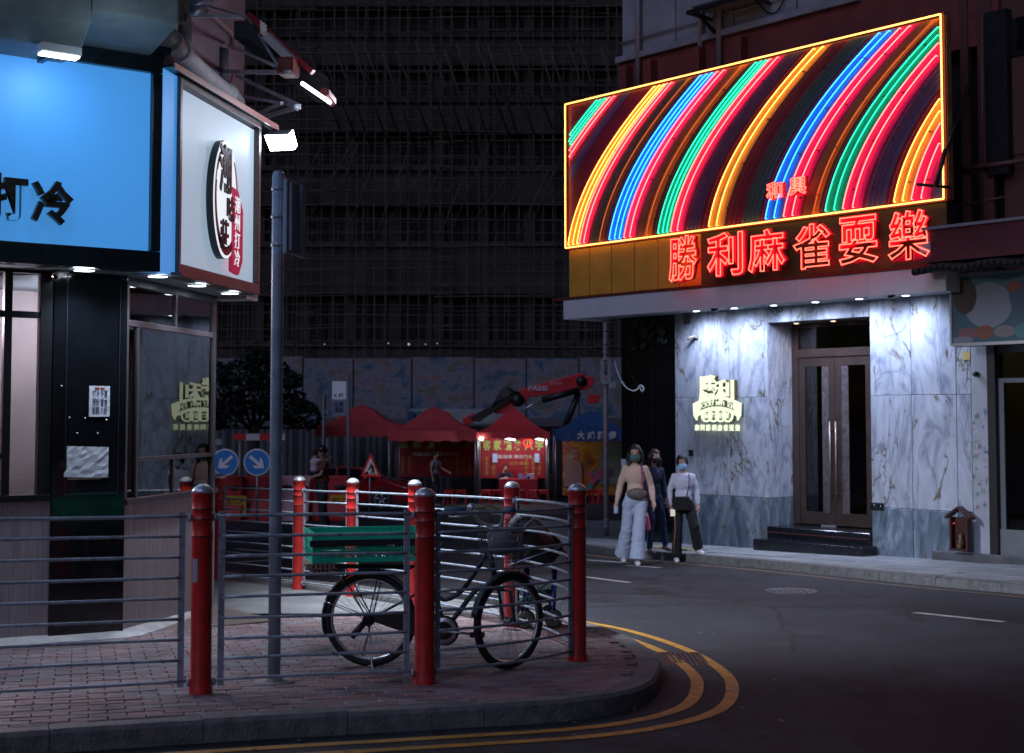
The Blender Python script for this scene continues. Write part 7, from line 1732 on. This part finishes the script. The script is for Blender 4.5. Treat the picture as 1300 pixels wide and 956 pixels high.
# ================================================================== PEOPLE
def person(fr, label, H=1.63, J=None, voxel=.011, skinm=skin, top=(.5,.4,.35), top_name='sweater_beige', sleeves='long', trousers=(.3,.35,.45), tr_name='trousers_blue', legw=(.10,.085,.10), shoes=(.6,.6,.6),
           hair='long', mask=None, group=None, detail=True, root=None, fold=.026, torso_r=(.132,.09), hairc=None):
    """standing figure facing -y in its own frame, joints in metres for a 1.65 m body"""
    j = dict(pel=(0,0,.90), wst=(0,0,1.05), chs=(0,0,1.24), nck=(0,0,1.41), hed=(0,-.015,1.54), shl=(-.135,0,1.33), ell=(-.195,.02,1.09), wrl=(-.21,-.05,.86), shr=(.135,0,1.33), elr=(.195,.02,1.09), wrr=(.21,-.05,.86),
             hpl=(-.085,0,.88), knl=(-.09,-.02,.49), anl=(-.09,.02,.08), hpr=(.085,0,.88), knr=(.09,-.02,.49), anr=(.09,.02,.08), tol=None, tor=None, hdl=None, hdr=None)
    if J: j.update(J)
    s = H/1.65; V = {k: Vector(v)*s if v is not None else None for k, v in j.items()}
    e = thing(fr, 'person', label, 'person', root or (0,0,0), group); OFF[e.name] = Vector((0,0,0))
    b = MB(); S = lambda r: r*s
    def limb(pts, rs): 
        P = []; Rr = []
        for i in range(len(pts)-1):
            for k in range(3): t = k/3; P.append(pts[i].lerp(pts[i+1], t)); Rr.append(rs[i]*(1-t)+rs[i+1]*t)
        P.append(pts[-1]); Rr.append(rs[-1]); b.tube(P, [S(r) for r in Rr], 10)
        for p, r in zip(pts, rs): b.ell(p, S(r)*.98, 10, 8)
    for c, r in ((V['pel'],(.14,.10,.12)), (V['wst'],(.11,.08,.12)), (V['chs'],(.125,.085,.15))): b.ell(c, tuple(S(x) for x in r), 14, 10)
    limb([V['shl'], V['shr']], (.036,.036)); limb([V['chs'], V['nck'], V['nck'].lerp(V['hed'], .5)], (.07,.048,.046))
    for a in 'lr':
        limb([V['sh'+a], V['el'+a], V['wr'+a]], (.036,.033,.026)); limb([V['hp'+a], V['kn'+a], V['an'+a]], (.082,.055,.036))
        toe = V['to'+a] if V['to'+a] else V['an'+a] + Vector((0,-.14,-.045))*s
        limb([V['an'+a]+Vector((0,.02,-.03))*s, toe], (.036,.030))
        # hand: palm, four fingers, thumb
        d = V['hd'+a] if V['hd'+a] else (V['wr'+a]-V['el'+a]).normalized()
        d = d.normalized(); w_ = V['wr'+a]; out = Vector((-1 if a == 'l' else 1, 0, 0)); wid = Vector((0,-1,0)); wid = (wid - d*wid.dot(d)).normalized(); nrm_ = d.cross(wid).normalized()
        if nrm_.dot(out) > 0: nrm_ = -nrm_
        pm_ = w_ + d*S(.05); b.tube([w_, w_+d*S(.03), w_+d*S(.085)], [S(.026), S(.034), S(.034)], 8)
        if detail:
            for q, ln in ((-1.5,.058),(-.5,.072),(.5,.078),(1.5,.070)):
                f0 = w_ + d*S(.08) + wid*S(.017*q); f1 = f0 + d*S(ln*.5) + nrm_*S(.006); f2 = f1 + d*S(ln*.42) + nrm_*S(.022)
                b.tube([f0, f1, f2], [S(.0095), S(.0088), S(.0075)], 6); b.ell(f2, S(.0078), 6, 4)
            t0 = w_ + d*S(.025) + wid*S(.025); t1 = t0 + wid*S(.028) + d*S(.028) + nrm_*S(.01); t2 = t1 + d*S(.028) + nrm_*S(.012) + wid*S(.005); b.tube([t0, t1, t2], [S(.013), S(.0105), S(.009)], 6); b.ell(t2, S(.009), 6, 4)
        else: b.ell(w_+d*S(.10), (S(.03), S(.035), S(.045)), 8, 6)
    h = V['hed']; b.ell(h+Vector((0,.008,.02))*s, (S(.074), S(.092), S(.10)), 16, 12); b.ell(h+Vector((0,-.02,-.045))*s, (S(.056), S(.062), S(.065)), 14, 10)
    b.tube([h+Vector((0,-.088,.012))*s, h+Vector((0,-.112,-.022))*s], [S(.009), S(.015)], 8); b.ell(h+Vector((0,-.082,-.058))*s, (S(.024),S(.012),S(.011)), 8, 6)
    b.tube([h+Vector((-.035,-.078,.032))*s, h+Vector((.035,-.078,.032))*s], S(.012), 6)
    for q in (-1,1): b.ell(h+Vector((q*.077,.012,-.002))*s, (S(.011),S(.02),S(.032)), 8, 6)
    body = part(e, 'body', organic(b, voxel, 3), skinm)
    if detail:
        for q in (-1,1): 
            ey = part(body, 'eye', MB().ell(h+Vector((q*.030,-.0805,.012))*s, (S(.012),S(.007),S(.006)), 10, 6), M('eye_white', (.6,.6,.6), .3)); part(body, 'pupil', MB().ell(h+Vector((q*.030,-.0865,.012))*s, (S(.006),S(.003),S(.006)), 8, 6), M('pupil', (.01,.008,.006), .2))
            part(body, 'eyebrow', MB().tube([h+Vector((q*.016,-.094,.034))*s, h+Vector((q*.045,-.084,.036))*s], S(.0035), 5), hairm)
        part(body, 'mouth', MB().ell(h+Vector((0,-.093,-.058))*s, (S(.02),S(.005),S(.006)), 10, 6), M('lips', (.35,.10,.09), .4))
    # clothes
    t = MB(); sv = {}
    tr_, td_ = torso_r
    for c, r in ((V['wst']+Vector((0,0,-.05))*s,(tr_*.95,td_+.015,.10)), (V['wst'],(tr_*.9,td_+.01,.14)), (V['chs'],(tr_+.012,td_+.018,.165)), (V['chs'].lerp(V['nck'],.45),(tr_*.8,td_*.8,.07))): t.ell(c, tuple(S(x) for x in r), 16, 10)
    t.tube([V['shl'], V['shr']], S(.056), 10)
    for a in 'lr':
        A_, B_, C2 = V['sh'+a], V['el'+a], V['wr'+a]; t.ell(A_, S(.058), 10, 8)
        if sleeves == 'long': t.tube([A_, A_.lerp(B_,.5), B_, B_.lerp(C2,.5), C2.lerp(B_,.06)], [S(.058),S(.054),S(.049),S(.044),S(.034)], 12); t.ell(B_, S(.049), 10, 8)
        else: t.tube([A_, A_.lerp(B_,.65)], [S(.07), S(.064)], 12)
    topm = M(top_name, top, .85, bump=.25, bscale=60)
    part(e, 'top', organic(t, voxel*1.1, 3, fold*s, .055), topm)
    p = MB(); w0, w1_, w2_ = legw
    p.ell(V['pel'], (S(.160),S(.118),S(.11)), 14, 10); p.ell(V['pel']+Vector((0,0,.07))*s, (S(.145),S(.105),S(.08)), 14, 10)
    for a in 'lr':
        A_, B_, C2 = V['hp'+a], V['kn'+a], V['an'+a]; p.ell(A_+Vector((0,0,-.02))*s, S(.095), 12, 8)
        p.tube([A_, A_.lerp(B_,.5), B_, B_.lerp(C2,.5), C2.lerp(B_,.02)], [S(.094),S((w0+.09)/2),S(w0),S(w1_),S(w2_)], 14); p.ell(B_, S(w0), 12, 8)
    part(e, 'trousers', organic(p, voxel*1.1, 3, fold*s, .06), M(tr_name, trousers, .85, bump=.25, bscale=50))
    shm = M('shoe_%d' % int(shoes[0]*100), shoes, .6); 
    for a in 'lr':
        an = V['an'+a]; toe = V['to'+a] if V['to'+a] else an + Vector((0,-.14,-.045))*s; hl = an+Vector((0,.03,-.035))*s
        q = MB(); q.tube([hl, hl.lerp(toe,.4), toe], [S(.042),S(.044),S(.036)], 10); q.ell(hl, S(.042), 10, 8); q.ell(toe, (S(.038),S(.04),S(.032)), 10, 8)
        part(e, 'shoe', organic(q, voxel, 2), shm)
    hm_ = MB(); hc = h+Vector((0,.016,.040))*s
    hm_.ell(hc, (S(.090),S(.108),S(.100)), 16, 12)
    if hair == 'long':
        for q in (-1,1): hm_.tube([h+Vector((q*.07,.02,.05))*s, h+Vector((q*.092,.02,-.02))*s, h+Vector((q*.095,.03,-.10))*s, h+Vector((q*.085,.0,-.19))*s], [S(.03),S(.036),S(.038),S(.02)], 8)
        hm_.tube([h+Vector((0,.06,.04))*s, h+Vector((0,.085,-.08))*s, h+Vector((0,.08,-.22))*s], [S(.08),S(.075),S(.04)], 12)
    elif hair == 'tied':
        hm_.ell(h+Vector((0,.11,.0))*s, (S(.04),S(.045),S(.06)), 10, 8)
        for q in (-1,1): hm_.tube([h+Vector((q*.06,-.03,.07))*s, h+Vector((q*.08,-.01,.0))*s, h+Vector((q*.08,.0,-.05))*s], [S(.02),S(.02),S(.008)], 8)
    hm2 = MB(); hm2.merge(hm_)
    # keep the face clear: cut away the front of the cap
    me = organic(hm_, voxel*.9, 2, .006*s, .03)
    bmx = bmesh.new(); bmx.from_mesh(me)
    dl = [v for v in bmx.verts if v.co.y < h.y - S(.05) and abs(v.co.x-h.x) < S(.058) and v.co.z < h.z + S(.062)]
    bmesh.ops.delete(bmx, geom=dl, context='VERTS'); bmx.to_mesh(me); bmx.free()
    part(e, 'hair', me, hairc or hairm)
    if mask:
        m_ = MB(); vs = []
        for iy in range(7):
            for ix in range(9):
                a = R(-72 + 144*ix/8); zz = -.100 + .085*iy/6; rr_ = .066 + .012*math.sin(math.pi*iy/6); vs.append(h + Vector((rr_*math.sin(a), -.024 - (rr_+.022)*math.cos(a) - .006*math.cos(a)*math.sin(math.pi*iy/6), zz+ .012*(1-abs(ix-4)/4)))*s)
        m_.add(vs, [(iy*9+ix, iy*9+ix+1, (iy+1)*9+ix+1, (iy+1)*9+ix) for iy in range(6) for ix in range(8)], True)
        for q in (-1,1): m_.tube([h+Vector((q*.068,-.045,-.03))*s, h+Vector((q*.084,.015,.02))*s], S(.002), 4)
        part(e, 'face_mask', m_, M('mask_'+mask[0], mask[1], .8))
    return e, V, s
def pframe(px, py, dz, rz): g_ = G(px, py, dz); return Frame((g_.x, g_.y, g_.z), rz)
# woman 1: beige jumper, pale blue wide trousers
f1 = pframe(807, 717, ROAD, R(-8))
e1, V1, s1_ = person(f1, 'woman in beige jumper, green mask and wide pale blue trousers walking in the road', 1.68,
    J=dict(hed=(0,-.02,1.54), shl=(-.135,0,1.325), ell=(-.215,.03,1.09), wrl=(-.26,-.03,.86), shr=(.135,0,1.325), elr=(.215,.05,1.10), wrr=(.255,-.07,.88), hpl=(-.085,0,.88), knl=(-.12,.06,.49), anl=(-.20,.22,.10), hpr=(.085,0,.88), knr=(.05,-.14,.50), anr=(.03,-.16,.085), tol=(-.17,.10,.035), tor=(.05,-.31,.035)),
    top=(.60,.42,.35), top_name='beige_jumper', trousers=(.40,.46,.62), tr_name='pale_blue_trousers', legw=(.088,.098,.115), shoes=(.5,.5,.52), fold=.018, hair='long', mask=('green', (.05,.16,.15)))
m_ = MB(); m_.ell(V1['wst']+Vector((.03,-.13,-.06)), (.15,.055,.085), 18, 12); part(e1, 'hip_bag', organic(m_, .01, 3, .01, .06), M('taupe_bag', (.12,.09,.085), .6, bump=.3))
part(e1, 'bag_strap', MB().tube([V1['shr']+Vector((-.05,-.075,.05)), V1['chs']+Vector((.10,-.135,0)), V1['wst']+Vector((.13,-.14,-.02))], .012, 6, flat=(1,1,1)), M('red_blue_strap', (.35,.08,.10), .7, c2=(.10,.10,.35), scale=12))
hnd = V1['wrl']+Vector((-.005,-.02,-.10)); solo(f1, 'drink_can', 'small blue can held by the woman in the beige jumper', 'can', MB().lathe([(.0,-.05),(.03,-.05),(.033,-.04),(.033,.04),(.028,.05),(0,.05)], tuple(hnd+Vector((-.0,-.03,0))), 16), M('can_blue', (.10,.30,.75), .3, c2=(.5,.55,.6), scale=8), tuple(hnd))
# woman 2
f2 = pframe(868, 714, ROAD, R(4))
e2, V2, s2_ = person(f2, 'woman in lavender sweatshirt, pale blue mask and black trousers near the kerb', 1.54,
    J=dict(hed=(-.02,-.02,1.54), ell=(-.21,.02,1.10), wrl=(-.21,-.02,.86), elr=(.22,.03,1.11), wrr=(.225,-.02,.88), knl=(-.10,-.03,.50), anl=(-.11,.0,.085), knr=(.14,-.14,.56), anr=(.22,-.04,.22), tol=(-.13,-.14,.035), tor=(.27,-.16,.155)),
    top=(.60,.60,.74), top_name='lavender_sweatshirt', trousers=(.008,.008,.011), tr_name='black_trousers', legw=(.078,.080,.084), shoes=(.65,.65,.7), hair='tied', mask=('blue', (.30,.55,.82)), torso_r=(.145,.10))
m_ = MB(); m_.bbox(V2['wst'].x-.16, V2['wst'].x+.06, V2['wst'].y-.19, V2['wst'].y-.11, V2['wst'].z-.22, V2['wst'].z-.02, .012); part(e2, 'shoulder_bag', m_, M('black_bag', (.012,.012,.014), .5))
part(e2, 'bag_strap', MB().tube([V2['shr']+Vector((-.06,-.08,.04)), V2['chs']+Vector((.06,-.155,0)), V2['wst']+Vector((.02,-.155,-.02))], .009, 6), MATS['black_bag'])
part(e2, 'side_stripe', MB().tube([V2['hpl']+Vector((-.06,-.075,-.1)), V2['knl']+Vector((-.05,-.085,0)), V2['anl']+Vector((-.06,-.095,.05))], .008, 4), M('gold_stripe', (.3,.2,.1), .6))
solo(f2, 'phone', 'small phone with a lit edge in the hand of the woman in black trousers', 'phone', MB().bbox(V2['wrl'].x-.01, V2['wrl'].x+.06, V2['wrl'].y-.07, V2['wrl'].y-.055, V2['wrl'].z-.13, V2['wrl'].z-.03, .004), M('phone_light', (.3,.3,.3), .3, emit=(1,.95,.8), es=.5), tuple(V2['wrl']))
# woman 3 behind
f3 = pframe(830, 703, 0, R(26))
e3, V3, s3_ = person(f3, 'long-haired woman in black mask and jeans hidden behind two others', 1.50,
    J=dict(hed=(.02,-.02,1.54), ell=(-.20,-.02,1.10), wrl=(-.17,-.16,.92), elr=(.21,.03,1.10), wrr=(.21,-.05,.87), knl=(-.10,-.10,.51), anl=(-.16,-.12,.09), knr=(.16,.0,.50), anr=(.28,.10,.12), tor=(.33,-.0,.05)),
    top=(.03,.05,.085), top_name='dark_patterned_top', trousers=(.035,.075,.17), tr_name='blue_jeans', legw=(.066,.054,.048), shoes=(.3,.25,.24), hair='long', mask=('black', (.01,.01,.012)), hairc=M('brown_black_hair', (.03,.018,.013), .45, bump=.6, bscale=60, stretch=(1,1,.15)))
m_ = MB(); c = Vector(f3.loc(f1.w(V1['wrr']+Vector((-.10,.12,-.14))))); m_.tube([c+Vector((0,0,-.02)), c+Vector((0,0,-.10)), c+Vector((0,0,-.24)), c+Vector((0,0,-.28))], [.012,.04,.065,.05], 12, flat=(1,.6,1))
solo(f3, 'pink_bag', 'small translucent pink carrier bag hanging between the two women in front', 'bag', m_, M('pink_plastic_bag', (.75,.16,.24), .4, bump=.8, bscale=15), tuple(c))
# man carrying child
f4 = pframe(408, 677, ROAD, R(-60))
e4, V4, s4_ = person(f4, 'man in a dark cap and brown shirt carrying a child, beyond the rails', 1.74,
    J=dict(elr=(.20,-.10,1.12), wrr=(.02,-.26,1.06), ell=(-.20,-.08,1.12), wrl=(-.05,-.27,1.00), hdl=(1,0,0), hdr=(-1,0,0), knl=(-.09,.05,.49), anl=(-.1,.16,.09)), voxel=.02, top=(.16,.055,.045), top_name='brown_shirt', sleeves='short', trousers=(.03,.035,.045), tr_name='dark_trousers', legw=(.085,.08,.08), shoes=(.1,.1,.1), hair='short', detail=False, torso_r=(.18,.125))
hq = V4['hed']; part(e4, 'cap', MB().ell(hq+Vector((0,.01,.06)), (.105,.115,.075), 14, 8).prism([(hq.x+.08*math.cos(t), hq.y-.06-.11*max(0,math.sin(t))) for t in [math.pi*k/8 for k in range(9)]], hq.z+.045, hq.z+.057, 'z'), M('dark_cap', (.02,.02,.025), .7))
part(e4, 'cap_badge', MB().ell(hq+Vector((.09,-.04,.075)), (.02,.02,.012), 8, 6), white_paint)
f5 = Frame(f4.w((.0,-.16,.62*s4_)), f4.rz + R(180))
e5, V5, s5_ = person(f5, 'small child in a pink-white top carried by the man in the cap', 1.02,
    J=dict(hed=(0,-.05,1.50), shl=(-.15,-.02,1.33), shr=(.15,-.02,1.33), ell=(-.24,-.20,1.25), wrl=(-.20,-.42,1.36), elr=(.24,-.2,1.28), wrr=(.2,-.42,1.38), knl=(-.2,-.30,.72), anl=(-.25,-.14,.34), knr=(.2,-.30,.72), anr=(.25,-.14,.34)), voxel=.02, top=(.62,.50,.56), top_name='pink_white_top', sleeves='short', trousers=(.02,.02,.03), tr_name='child_dark_shorts', legw=(.08,.05,.045), shoes=(.6,.58,.6), hair='short', detail=False, torso_r=(.17,.13))
# man by tent
f6 = Frame((xpx(553,44), 44, gz(0,44,ROAD)), R(62))
e6, V6, s6_ = person(f6, 'man in a pale shirt and shorts standing in front of the unlit red tent', 1.70, J=dict(elr=(.20,-.12,1.14), wrr=(.16,-.36,1.04), knl=(-.09,-.10,.49), anl=(-.1,-.12,.09)), voxel=.022, top=(.42,.30,.32), top_name='pale_rose_shirt', sleeves='short', trousers=(.05,.04,.04), tr_name='brown_shorts', legw=(.085,.07,.05), shoes=(.3,.3,.3), hair='short', detail=False)
# seated in tent
f7 = Frame((xpx(642,48.7), 48.75, gz(0,48.7,ROAD)), 0)
e7, V7, s7_ = person(f7, 'person in dark clothes seated behind the red table in the tent', 1.66,
    J=dict(pel=(0,0,.50), wst=(0,-.02,.66), chs=(0,-.05,.86), nck=(0,-.09,1.02), hed=(0,-.13,1.15), shl=(-.17,-.06,.97), shr=(.17,-.06,.97), ell=(-.24,-.28,.80), wrl=(-.08,-.26,1.0), elr=(.24,-.30,.80), wrr=(.05,-.42,.84), hdl=(.3,0,1), hdr=(-1,0,0), hpl=(-.09,-.03,.50), hpr=(.09,-.03,.50), knl=(-.12,-.45,.50), knr=(.12,-.45,.50), anl=(-.12,-.42,.09), anr=(.12,-.42,.09)),
    voxel=.02, top=(.02,.025,.05), top_name='navy_jacket', trousers=(.03,.03,.04), tr_name='dark_trousers', legw=(.07,.06,.055), shoes=(.1,.1,.1), hair='short', detail=False)
stool(f7.o.x, f7.o.y, 'red stool under the seated person in the lit tent')
# diners inside the restaurant
def diner(u, d, rz, label, top, tn, zoff=-.06):
    w_ = LC.w((u, d, 0)); f = Frame((w_.x, w_.y, zg), rz)
    person(f, label, 1.66, J=dict(pel=(0,0,.52), wst=(0,-.02,.68), chs=(0,-.05,.88), nck=(0,-.08,1.04), hed=(0,-.11,1.17), shl=(-.17,-.05,.99), shr=(.17,-.05,.99), ell=(-.23,-.2,.80), wrl=(-.12,-.42,.82), elr=(.23,-.2,.80), wrr=(.12,-.42,.84), hdl=(0,-1,.1), hdr=(0,-1,.1), hpl=(-.09,-.03,.52), hpr=(.09,-.03,.52), knl=(-.12,-.45,.52), knr=(.12,-.45,.52), anl=(-.12,-.42,.09), anr=(.12,-.42,.09)),
        voxel=.016, top=top, top_name=tn, trousers=(.03,.03,.04), tr_name='dark_trousers', legw=(.07,.06,.055), shoes=(.1,.1,.1), hair='short', detail=False)
    t = thing(f, 'dining_chair', 'plain dining chair under the '+label, 'chair', (0,0,0))
    part(t, 'seat', MB().bbox(-.2,.2,-.2,.2,.40,.43,.008), MATS['table_wood'])
    for a in (-1,1):
        for b_ in (-1,1): part(t, 'leg', MB().tube([(a*.17,b_*.17,0),(a*.17,b_*.17,.4)], .016, 6), darkframe)
    part(t, 'backrest', MB().bbox(-.19,.19,.19,.215,.55,.85,.008), MATS['table_wood'])
diner(.42, .62, R(-98), 'diner in an orange-brown top behind the low window pane', (.40,.20,.13), 'orange_brown_top')
diner(.95, 1.15, R(60), 'bald diner facing the street deeper inside the corner restaurant', (.12,.10,.14), 'dull_top')
